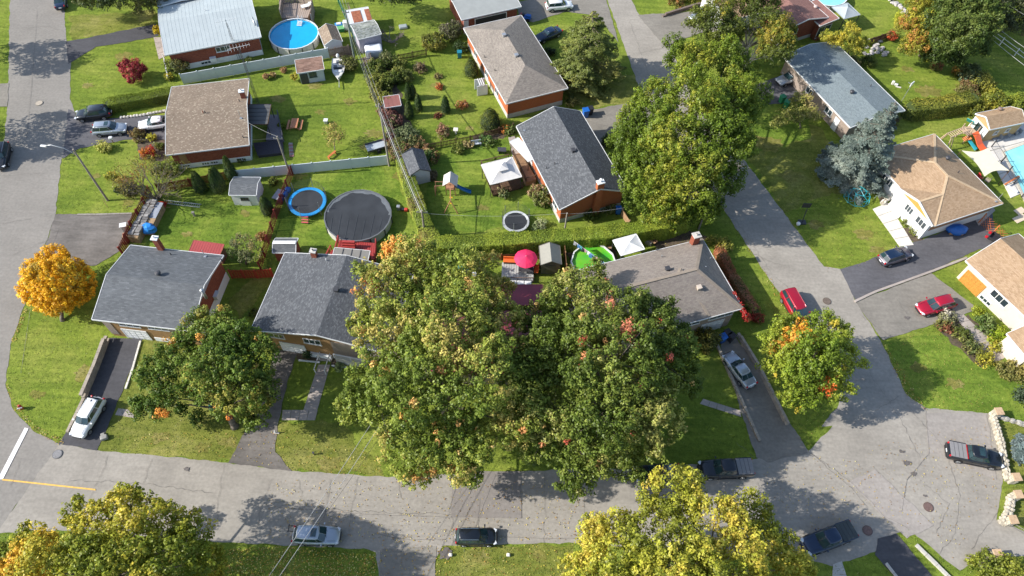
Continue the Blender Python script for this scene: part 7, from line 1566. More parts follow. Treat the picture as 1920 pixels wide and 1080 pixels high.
    if kind == 'pickup':
        mb = MB(); z = st[2][2] + .05; x0, x1 = -Lc / 2 + .12, br - .12; y_ = hw * .86
        mb.box(((x0 + x1) / 2, 0, z), (x1 - x0, 2 * y_, .05)); tn = bevel(mb.build('bed_cover', tonneau or BLKP, o, world=False), .02)
        for i in (1, 2, 3): mb = MB(); xx = x0 + (x1 - x0) * i / 4; mb.box((xx, 0, z + .028), (.025, 2 * y_ - .06, .012)); mb.build('cover_seam', BLKP, tn, world=False)
        for y in (-1, 1): mb = MB(); mb.box(((x0 + x1) / 2, y * (y_ + .05), z - .01), (x1 - x0, .06, .08)); mb.build('bed_rail', paintm, o, world=False)
    return o
def place(o, front, rear, z=.03, scale=1.):
    f, r = P(*front, .7), P(*rear, .7); c = (f + r) / 2; o.location = (c.x, c.y, z); o.rotation_euler = (0, 0, math.atan2((f - r).y, (f - r).x)); o.scale = (scale,) * 3; return o
SILV = paint('silver_paint', (.42, .46, .50), .5); WHT = paint('white_car_paint', (.76, .76, .75), .0); BLK = paint('black_paint', (.012, .015, .02)); NAVY = paint('navy_paint', (.01, .025, .06))
GREYP = paint('grey_paint', (.10, .11, .13)); RED = paint('red_paint', (.38, .008, .028)); RED2 = paint('dark_red_paint', (.30, .008, .02)); PURP = paint('purple_grey_paint', (.09, .08, .10)); TONG = mat('grey_tonneau', (.23, .22, .215), .7, .05, 3)
CHR = mat('chrome', (.6, .6, .62), .2, .05, 3, metal=1.)
place(make_car('parked_suv', 'black estate SUV angled across the drive mouth, left of the silver one', 'car', 'wagon', BLK, rails=None, shark=True), (143,216), (206,209))
place(make_car('parked_suv', 'silver SUV with sunroof and roof rails between the black and white cars', 'car', 'suv', SILV, rails=BLKP, sunroof=True), (238,239), (173,244))
place(make_car('parked_car', 'white saloon with its tail hidden by the tan speckled roof', 'car', 'sedan', WHT, shark=True), (259,235), (323,227))
place(make_car('parked_suv', 'dark SUV cut off by the left edge of the picture', 'car', 'suv', BLK, rails=CHR, group=None), (-4,322), (9,264))
place(make_car('parked_car', 'dark blue car at the very top of the left street', 'car', 'sedan', NAVY), (112,-18), (113,17))
place(make_car('parked_suv', 'white SUV on the drive behind the spruce at the top', 'car', 'suv', WHT), (1070,8), (1027,12))
place(make_car('parked_car', 'dark blue saloon half hidden behind the tall spruce', 'car', 'sedan', NAVY), (1004,74), (1052,54))
place(make_car('parked_car', 'pale silver car on the drive left of the bare-branched tree', 'car', 'sedan', SILV), (1291,40), (1338,12))
place(make_car('parked_car', 'silver saloon with black roof parked under the blue grey roof', 'car', 'sedan', SILV, roofm=BLK), (1460,153), (1503,138))
place(make_car('parked_suv', 'purple grey hatchback with dark roof on the sealed drive', 'car', 'suv', PURP, roofm=NAVY), (1709,470), (1648,490))
place(make_car('parked_van', 'red van parked above the orange-patched maple, its tail up the street', 'van', 'van', RED, rails=RED2), (1508,606), (1475,548))
place(make_car('parked_suv', 'bright red SUV with silver roof rails in front of the orange garage door', 'car', 'wagon', RED, rails=CHR), (1714,583), (1794,562))
place(make_car('parked_car', 'light grey saloon parked on the drive between low retaining walls', 'car', 'sedan', SILV), (1365,664), (1408,722))
place(make_car('parked_suv', 'white SUV parked on the dark sealed drive at lower left', 'car', 'suv', WHT, rails=CHR, shark=True), (145,815), (184,750))
cv = place(make_car('parked_suv', 'silver SUV with sunroof and rear bicycle rack at the kerb below the lawn', 'car', 'suv', SILV, sunroof=True, rails=SILV), (639,1005), (548,1002))
mb = MB(); [mb.beam((-2.3, y, .9), (-2.72, y, 1.12), .05, .05) for y in (.2, .75)]; mb.beam((-2.7, .1, 1.12), (-2.7, .85, 1.12), .08, .08); mb.build('bicycle_rack', BLKP, cv, world=False)
place(make_car('parked_car', 'small black hatchback parked alone in the middle of the lower street', 'car', 'hatch', BLK, rails=CHR), (931,1006), (855,1006))
place(make_car('pickup_truck', 'black pickup with grey bed cover below the dark maple', 'pickup', 'pickup', BLK, tonneau=TONG), (1308,881), (1412,877))
place(make_car('parked_car', 'black car nose out under the dark maple, behind the pickup', 'car', 'sedan', BLK), (1198,889), (1268,884))
sx = place(make_car('pickup_truck', 'black crew-cab pickup with grey cover and red stripe facing the stone wall', 'pickup', 'pickup', BLK, tonneau=TONG, sunroof=True), (1884,866), (1770,843))
mb = MB(); mb.box((-1.02, 0, 1.235), (.10, 1.6, .06)); mb.build('red_stripe', REDL, sx, world=False)
place(make_car('pickup_truck', 'dark blue pickup with plain bed cover at bottom, nose under the yellow tree', 'pickup', 'pickup', NAVY, tonneau=mat('dark_tonneau', (.045, .055, .055), .7, .06, 3)), (1500,1030), (1604,990))
# ---------------------------------------------------------------- trees
PT1 = [(3,(.12,.17,.026)),(4,(.185,.235,.038)),(3,(.26,.29,.056)),(.9,(.38,.33,.09))]
PT2 = [(3,(.085,.125,.018)),(4,(.13,.175,.028)),(3,(.19,.23,.042)),(.8,(.27,.27,.07))]
PT3 = [(3,(.065,.11,.016)),(4,(.105,.16,.024)),(2.5,(.16,.205,.038)),(.3,(.26,.24,.05))]
PY = [(2,(.20,.22,.03)),(3,(.31,.315,.04)),(3,(.40,.375,.055)),(.8,(.50,.40,.07))]
PYG = [(3,(.15,.18,.02)),(3,(.23,.245,.028)),(3,(.33,.315,.04)),(.8,(.46,.38,.05))]
POR = [(2,(.66,.37,.022)),(4,(.80,.45,.022)),(2,(.84,.52,.03)),(.3,(.45,.32,.05))]
PG8 = [(3,(.085,.13,.014)),(4,(.125,.18,.02)),(3,(.17,.22,.026)),(.4,(.26,.27,.035))]
PG12 = [(3,(.05,.08,.018)),(4,(.085,.125,.028)),(2,(.13,.165,.04))]
PR4 = [(3,(.14,.20,.022)),(4,(.22,.275,.032)),(2,(.30,.34,.045))]
SHR = [(3,(.07,.10,.02)),(3,(.12,.15,.03)),(1.5,(.19,.20,.05))]
SHY = [(2,(.20,.21,.03)),(3,(.33,.31,.04)),(1,(.45,.38,.06))]
OG, RD, PK = (.80,.34,.08), (.62,.10,.05), (.60,.20,.13)
def T_(*a, **k): return tree(*a, **k)
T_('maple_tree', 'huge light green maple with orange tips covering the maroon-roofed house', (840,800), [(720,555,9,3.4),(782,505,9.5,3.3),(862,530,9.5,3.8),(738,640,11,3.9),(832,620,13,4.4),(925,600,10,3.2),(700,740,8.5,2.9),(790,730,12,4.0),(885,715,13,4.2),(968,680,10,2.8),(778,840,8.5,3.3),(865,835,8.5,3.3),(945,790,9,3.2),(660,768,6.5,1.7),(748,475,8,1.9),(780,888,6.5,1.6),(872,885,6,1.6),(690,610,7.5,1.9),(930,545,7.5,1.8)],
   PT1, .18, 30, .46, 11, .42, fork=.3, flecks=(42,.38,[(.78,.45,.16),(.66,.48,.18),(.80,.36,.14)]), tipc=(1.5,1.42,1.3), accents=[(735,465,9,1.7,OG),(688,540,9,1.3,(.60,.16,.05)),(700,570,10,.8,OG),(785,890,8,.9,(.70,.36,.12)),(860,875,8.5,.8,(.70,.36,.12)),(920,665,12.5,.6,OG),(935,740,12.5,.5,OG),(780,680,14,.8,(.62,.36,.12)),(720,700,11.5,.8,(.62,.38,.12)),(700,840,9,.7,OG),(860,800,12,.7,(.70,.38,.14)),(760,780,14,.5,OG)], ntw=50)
T_('maple_tree', 'huge dark green maple with scattered red tips, right of the light green one', (1140,790), [(1068,560,9.5,3.0),(1140,590,11.5,3.6),(1215,605,9.5,3.0),(1065,655,11,3.8),(1155,680,13,4.4),(1245,680,10,3.3),(1040,765,9.5,3.4),(1130,790,10.5,3.8),(1215,780,9,3.4),(1085,858,7.2,2.7),(1165,858,6.8,2.4),(1285,715,7.5,1.8),(1015,835,7.5,2.4),(1085,900,5.8,1.6),(1115,520,7.5,1.6),(1010,600,8,2.2),(1270,640,8,1.9),(1000,690,9.5,2.4),(1000,770,9,2.0)],
   PT2, .18, 30, .46, 12, .42, fork=.3, flecks=(30,.38,[(.62,.26,.12),(.70,.16,.10),(.5,.34,.12)]), tipc=(1.45,1.4,1.35), accents=[(1185,535,11,.9,RD),(1150,565,13.5,1.1,PK),(1178,620,15,1.1,PK),(1120,640,14,.8,(.50,.24,.10)),(1200,650,13,.8,PK),(1280,640,9,.7,RD),(1050,700,12.8,.7,RD),(1310,745,8,.6,PK),(1135,790,13,.5,RD),(1240,600,11,.5,PK)], ntw=50)
T_('maple_tree', 'dark green maple with orange lower tips in front of the slate grey house', (440,800), [(395,640,6.5,2.6),(440,645,7,2.8),(478,680,6.5,2.6),(400,690,8,2.7),(455,730,6.8,2.6),(330,672,6.5,2.2),(295,705,5.8,1.9),(318,745,5.2,2.0),(495,735,5,1.7),(480,780,4.2,1.5),(425,768,5,1.3),(270,765,4.4,1.2),(370,610,6,1.7),(385,735,6,1.4)],
   PT3, .17, 32, .44, 13, .3, fork=.3, flecks=(10,.4,[(.66,.33,.08),(.45,.30,.07)]), tipc=(1.45,1.42,1.2), accents=[(318,650,7.5,.8,(.50,.25,.05)),(300,775,5.5,.7,OG),(412,760,5.5,.7,OG),(440,785,5,.8,(.75,.20,.05)),(392,722,8,.5,OG)])
T_('maple_tree', 'round yellow green maple with orange and red patches beside the street', (1530,735), [(1490,630,6.5,2.6),(1540,625,6.5,2.6),(1465,680,6.5,2.4),(1520,680,8,3.2),(1570,670,6.2,2.3),(1500,725,6,2.4),(1550,718,5.6,2.3),(1460,645,6,2.0)],
   PR4, .17, 32, .42, 14, .28, fork=.3, flecks=(10,.4,[(.5,.4,.06)]), accents=[(1500,622,8.3,1.7,(.85,.36,.05)),(1482,648,8.0,1.3,(.80,.36,.07)),(1525,645,9.5,.8,(.85,.36,.06)),(1553,724,7.0,1.2,(.85,.14,.04)),(1455,655,7,.9,(.42,.22,.04)),(1575,625,6,.6,(.6,.25,.06))])
T_('maple_tree', 'big bright yellow maple at the bottom right of centre', (1310,1120), [(1262,922,9,2.5),(1338,985,11,2.5),(1238,990,10,2.5),(1152,1005,9,2.2),(1165,1060,10,3.2),(1262,1060,12,3.2),(1372,1058,11,3.0),(1440,1042,8.5,2.2),(1455,1085,8,2.6),(1400,955,8,1.9),(1110,1000,7.5,1.6),(1100,1075,8,2.0),(1290,905,7,1.5),(1430,985,6.5,1.3),(1230,1125,12,4),(1360,1130,11,4),(1495,1070,6,1.5)],
   PY, .18, 28, .46, 15, .35, fork=.3, accents=[(1255,930,10,2.0,(.26,.28,.035))], fill=.08, knobs=5)
T_('maple_tree', 'yellow green maple with golden left side at the bottom left corner', (230,1120), [(238,962,8.5,2.1),(308,982,8.5,2.0),(178,985,8.5,1.9),(362,1010,7.5,1.9),(240,1030,10.5,2.9),(160,1050,9.5,3.0),(320,1060,9.5,3.2),(75,1050,7,2.4),(30,1080,6.5,2.4),(390,1055,6,1.6),(120,1090,9,3.2),(245,1115,11,3.4),(240,932,6.5,1.2),(60,1010,6,1.2),(140,960,6,1.1)],
   PYG, .18, 28, .46, 16, .35, fork=.3, accents=[(40,1060,8.5,2.6,(.62,.40,.05)),(75,1030,8,2.0,(.58,.40,.05)),(20,1085,8,2.4,(.62,.36,.05)),], fill=.08, knobs=5)
T_('maple_tree', 'rounded bright orange tree at the left street corner', (118,600), [(105,525,3.9,3.2),(75,520,3.2,2.3),(135,520,3.2,2.4),(105,560,2.8,2.5),(100,490,3.5,2.0),(145,550,2.6,2.0),(65,545,2.6,1.8)], POR, .12, 46, .34, 17, .2, fork=.25, fill=.5, tipc=(1.15,1.15,1.1), knobs=-1)
T_('tree', 'largest dense green tree in the middle of the right-hand street', (1300,400), [(1290,120,10,3.3),(1360,110,9.5,3.0),(1230,190,10,3.2),(1305,190,12.5,4.0),(1375,190,10.5,3.4),(1200,270,9,3.1),(1270,265,12,4.0),(1350,260,11.5,4.0),(1385,278,8,2.2),(1412,175,9,2.4),(1330,230,12.5,3.0),(1225,340,8.5,3.3),(1300,335,10,3.7),(1355,335,7.5,2.6),(1240,385,6.5,2.4),(1400,135,8,2.0),(1185,225,8,2.0),(1395,215,8.5,2.2),(1178,320,7,2.2),(1200,368,6,2.2),(1270,402,5,2.0),(1325,392,5.5,2.2),(1168,262,7.5,1.9)],
   PG8, .18, 32, .55, 18, .45, fork=.3, ntw=40)
T_('tree', 'green tree with a crown of bare grey branches near the top', (1400,110), [(1330,50,8,2.8),(1440,45,8,2.9),(1455,90,7.5,2.8),(1345,85,7.5,2.2),(1395,5,7,2.6),(1435,0,7,2.4),(1470,60,6.5,1.9),(1372,58,7,2.1),(1350,22,7.5,2.4)], [(3,(.075,.10,.02)),(3,(.12,.145,.025)),(2,(.18,.20,.03)),(.2,(.30,.24,.04))], .18, 30, .5, 19, .3, fork=.3)
def bare(label, base, spread, h, seed, n=8, m=None, leaves=None, lr=.7):
    b = P(*base); t = thing('bare_tree', label, 'tree', b); rr = random.Random(seed); mb = MB(); tips = []
    def grow(p, d, L, r, k):
        q = p + d * L; mid = p.lerp(q, .5) + Vector((rr.uniform(-1, 1), rr.uniform(-1, 1), 0)) * L * .06; mb.tube([p, mid, q], [r, r * .8, r * .6], 5 if r > .04 else 4, cap=False)
        if k == 0: tips.append(q); return
        for _ in range(rr.choice((2, 3))):
            e = (d + Vector((rr.uniform(-1, 1), rr.uniform(-1, 1), rr.uniform(-.35, .7))) * .62).normalized(); grow(q, e, L * rr.uniform(.62, .85), r * .58, k - 1)
    for i in range(n):
        a = i * 6.28 / n + rr.uniform(-.3, .3); grow(b + Vector((0, 0, .1)), Vector((math.cos(a) * spread[0], math.sin(a) * spread[1], h)).normalized(), math.hypot(*spread, h) * .42, .12, 4)
    mb.build('branch', m or BARKG, t, uv=False)
    if leaves:
        rng = np.random.default_rng(seed); T = np.array([list(p) for p in tips]); T = T[rng.random(len(T)) < lr]; ix = np.repeat(np.arange(len(T)), 7)
        pos = T[ix] + rng.normal(0, .26, (len(ix), 3)); link('foliage', quads_mesh('foliage', leaf_quads(pos, unit(rng.normal(size=pos.shape) + [0, 0, .6]), .09, rng), palette(pos, leaves, rng, seed, .7), mx=WM[t.name]), t)
    return t
bare('leafless grey crown showing through the green tree near the top', (1395,130), (1.6,1.6), 4.2, 3, 8, mat('pale_bark', (.42,.39,.36), .9, .2, 4))
bare('multi-stemmed bare tree with sparse golden leaves at the corner of the red slatted fence', (298,375), (2.6,2.2), 3.2, 5, 12, BARK, [(3,(.20,.19,.04)),(2,(.30,.25,.05)),(1,(.33,.18,.05))], .75)
bare('dead brush pile right of the old mauve shed', (735,80), (1.6,1.0), .6, 6, 7, mat('dead_wood', (.22,.18,.15), .9, .3, 4))
conifer('tall olive green spruce beside the orange brick house', (1095,150), 12.0, 6.2, [(3,(.18,.215,.05)),(3,(.27,.29,.07)),(2,(.37,.37,.10))], 21, whorls=18, per=12, leaf=.15, droop=.22)
conifer('large blue spruce in front of the blue grey roof', (1592,334), 14.0, 5.6, [(3,(.165,.21,.175)),(4,(.24,.285,.235)),(2,(.33,.365,.30))], 22, whorls=22, cone=.95, per=12, leaf=.15, droop=.34)
conifer('small blue spruce poking in at the right edge above the wall', (1925,850), 5.0, 2.1, [(3,(.13,.18,.17)),(3,(.22,.28,.27))], 23, whorls=10, per=9, leaf=.15)
T_('tree', 'dark green broad tree at the top right', (1800,110), [(1770,40,8,2.8),(1810,20,9,3.0),(1800,70,8.5,3.0),(1840,45,8,2.6),(1770,80,6.5,2.2),(1830,85,6,2.0),(1780,0,8,2.5),(1850,5,8,2.6),(1750,105,3.6,1.5),(1790,110,4,1.6)], PG12, .2, 34, .7, 24, .35)
T_('tree', 'yellow green tree left of the dark broad tree at the top right', (1725,105), [(1720,15,6,2.2),(1705,50,5.5,2.2),(1720,80,5,2.0),(1700,90,3.2,1.4),(1735,100,3,1.2),(1735,45,6,1.8),(1735,-10,6,2.0)], [(2,(.16,.18,.03)),(4,(.28,.27,.04)),(2,(.38,.34,.05)),(.1,(.4,.2,.05))], .17, 34, .5, 25, .22)
T_('tree', 'greyish green trees in the far top right corner', (1895,50), [(1870,10,5,2.5),(1900,20,4,2.5),(1915,50,3,2.0),(1880,45,3,1.8),(1930,-5,5,3),(1855,50,3,1.6)], [(3,(.07,.085,.04)),(3,(.11,.12,.06)),(1,(.2,.17,.08))], .17, 28, .55, 26, .25)
T_('tree', 'feathery yellow green tree behind the blue grey roof', (1590,110), [(1590,75,4.5,1.7),(1565,75,4,1.3),(1605,90,3.6,1.4),(1550,72,3.2,1.1),(1592,55,4.8,1.0),(1620,80,3.5,1.0)], [(3,(.24,.26,.04)),(3,(.36,.34,.05)),(1,(.46,.38,.05))], .13, 30, .4, 27, .12)
T_('fruit_tree', 'pale yellow green small tree in front of the blue grey roofed house', (1500,240), [(1500,190,3,1.4),(1515,210,2.6,1.3),(1490,215,2.5,1.2),(1470,218,2.2,1.2),(1458,232,1.8,1.0),(1530,215,2.2,.9)], [(3,(.22,.23,.06)),(3,(.34,.33,.09)),(1,(.40,.33,.14))], .11, 22, .38, 28, .1, fill=.15)
T_('apple_tree', 'sparse greyish apple tree in the left back yard', (462,495), [(455,460,2.4,1.4),(470,475,2.2,1.3),(445,470,2.0,1.1),(475,455,2.2,.9)], [(3,(.11,.13,.06)),(3,(.18,.19,.09)),(1,(.3,.25,.1))], .1, 14, .36, 29, .1, fill=.1)
T_('sapling', 'small yellow-leaved tree on the lawn above the white fence', (628,285), [(626,262,2.4,1.1),(618,248,2.2,.9),(636,255,2.3,.9),(628,240,2.6,.8)], [(3,(.28,.25,.07)),(3,(.38,.31,.10))], .1, 15, .34, 30, .07, fill=.1)
T_('japanese_maple', 'round crimson maple on the front lawn by the hedge', (250,150), [(248,132,1.7,1.5),(238,130,1.5,1.1),(262,132,1.5,1.1),(250,146,1.1,1.1)], [(3,(.22,.025,.035)),(3,(.34,.05,.06)),(1,(.42,.10,.09))], .1, 36, .3, 31, .08)
T_('tree', 'dark conifer-like tree shading the lawn at the very top left', (215,-15), [(180,-5,5,2.6),(215,-10,6,2.8),(255,-5,5,2.6),(290,0,4,2.2),(160,0,3.5,1.6)], [(3,(.05,.075,.025)),(3,(.09,.11,.035)),(1,(.16,.15,.05))], .18, 28, .5, 32, .25)
T_('tree', 'dark tree at the top edge right of the old shed', (720,-10), [(700,-20,5,2.5),(740,-20,6,2.8),(770,-10,4,2.0)], [(3,(.05,.075,.02)),(3,(.08,.11,.03))], .18, 28, .5, 33, .25)
# trees outside the frame whose shade lies on the left street and the lower verge
for i, (px, py, rs) in enumerate([(-150,38,3.4),(-190,190,3.8)]):
    T_('street_tree', ['street tree left of the frame shading the upper left street','street tree left of the frame shading the drive of the three cars'][i], (px,py+40), [(px,py,8,rs),(px+30,py+15,7,rs*.7),(px-30,py-10,7.5,rs*.7),(px+15,py-30,8,rs*.6)], PG8, .3, 14, .7, 60 + i, .3)
T_('street_tree', 'street tree below the frame shading the lower verge', (430,1260), [(380,1175,9,3.2),(450,1185,9,3.2),(520,1190,8,2.6)], PYG, .25, 18, .7, 63, .3)
T_('street_tree', 'tree outside the frame shading the lawn at the top right', (1690,-90), [(1690,-80,8,3)], PG8, .3, 14, .7, 64, .3)
# cedars
for i, (x, y, r, h, tp, lb) in enumerate([(378,360,1.05,3.8,3,'leftmost pointed cedar cluster at the red fence'),(408,355,1.2,4.2,3,'middle pointed cedar cluster at the red fence'),(435,335,1.1,4.3,3,'rightmost pointed cedar cluster beside the white foundation'),(504,400,.95,3.3,1,'single upright cedar beside the slate grey shed'),(771,185,.9,3.0,2,'dark upright cedar at the top of the shrub garden'),(768,220,.9,3.2,2,'dark upright cedar right of the red shed roof'),(782,205,.8,3.0,2,'dark upright cedar overlooking the middle garden lawn'),(836,210,.75,3.0,1,'slim solitary cedar in the middle of the garden lawn'),(884,140,1.25,3.0,1,'rounded clipped cedar nearest the blue green bin'),(919,238,1.7,3.3,1,'large rounded cedar at the lower corner of the orange brick house')]):
    cedar(lb, (x, y), r, h, 40 + i, [(2,(.12,.15,.025)),(3,(.17,.19,.035)),(1,(.06,.09,.02))] if i >= 8 else None, tips=tp)
# hedges
hedge('hedge', 'clipped green hedge ending in a rounded nose on the left front lawn', [(212,205),(345,182)], 1.7, 1.5, [(3,(.14,.19,.02)),(2,(.19,.24,.025)),(1,(.10,.13,.015))], dens=260, seed=1)
hedge('hedge', 'long thick clipped hedge running below the orange brick house', [(822,478),(940,472),(1010,466),(1130,459),(1240,440),(1318,412)], 1.9, 2.6, [(3,(.25,.33,.04)),(2,(.34,.40,.05)),(1,(.17,.23,.03))], .08, 260, 2)
hedge('hedge', 'diagonal hedge running down past the black covered pool', [(758,318),(775,375),(800,445),(822,476)], 1.9, 2.0, [(3,(.23,.29,.04)),(2,(.36,.40,.06)),(1,(.26,.22,.06))], .08, 170, 3)
hedge('red_hedge', 'rusty red hedge strip beside the brown grey hip roof', [(1345,476),(1372,530),(1412,590)], 1.1, 1.3, [(3,(.36,.13,.06)),(2,(.46,.20,.10)),(1,(.26,.14,.06))], .08, 150, 4)
iv = thing('ivy', 'crimson ivy trailing along the right eave of the hip-roofed house', 'ivy', P(1366,540)); rr = random.Random(2)
crown('foliage', iv, [(P(1326 + 72 * u + rr.uniform(-2, 2), 482 + 108 * u, 4.2 - rr.uniform(0, .3)), rr.uniform(.2, .38), .8) for u in [i / 26 for i in range(27)]] + [(P(1400, 596, 3.4 - i * .8), .45, .9) for i in range(4)], [(3,(.36,.03,.03)),(2,(.52,.07,.05)),(1,(.16,.07,.03))], .09, 20, .25, 7, knobs=0)
mb = MB(); mb.tube([P(1398,590), P(1399,592,4.2), P(1362,535,4.25), P(1328,486,4.25)], .04, 5); mb.build('stem', BARK, iv)
hedge('hedge', 'low shrubby hedge above the beige hip roof', [(1700,218),(1760,212),(1810,200)], 2.4, 2.2, [(3,(.14,.16,.025)),(3,(.24,.25,.04)),(1,(.34,.31,.05))], .12, 70, 6)
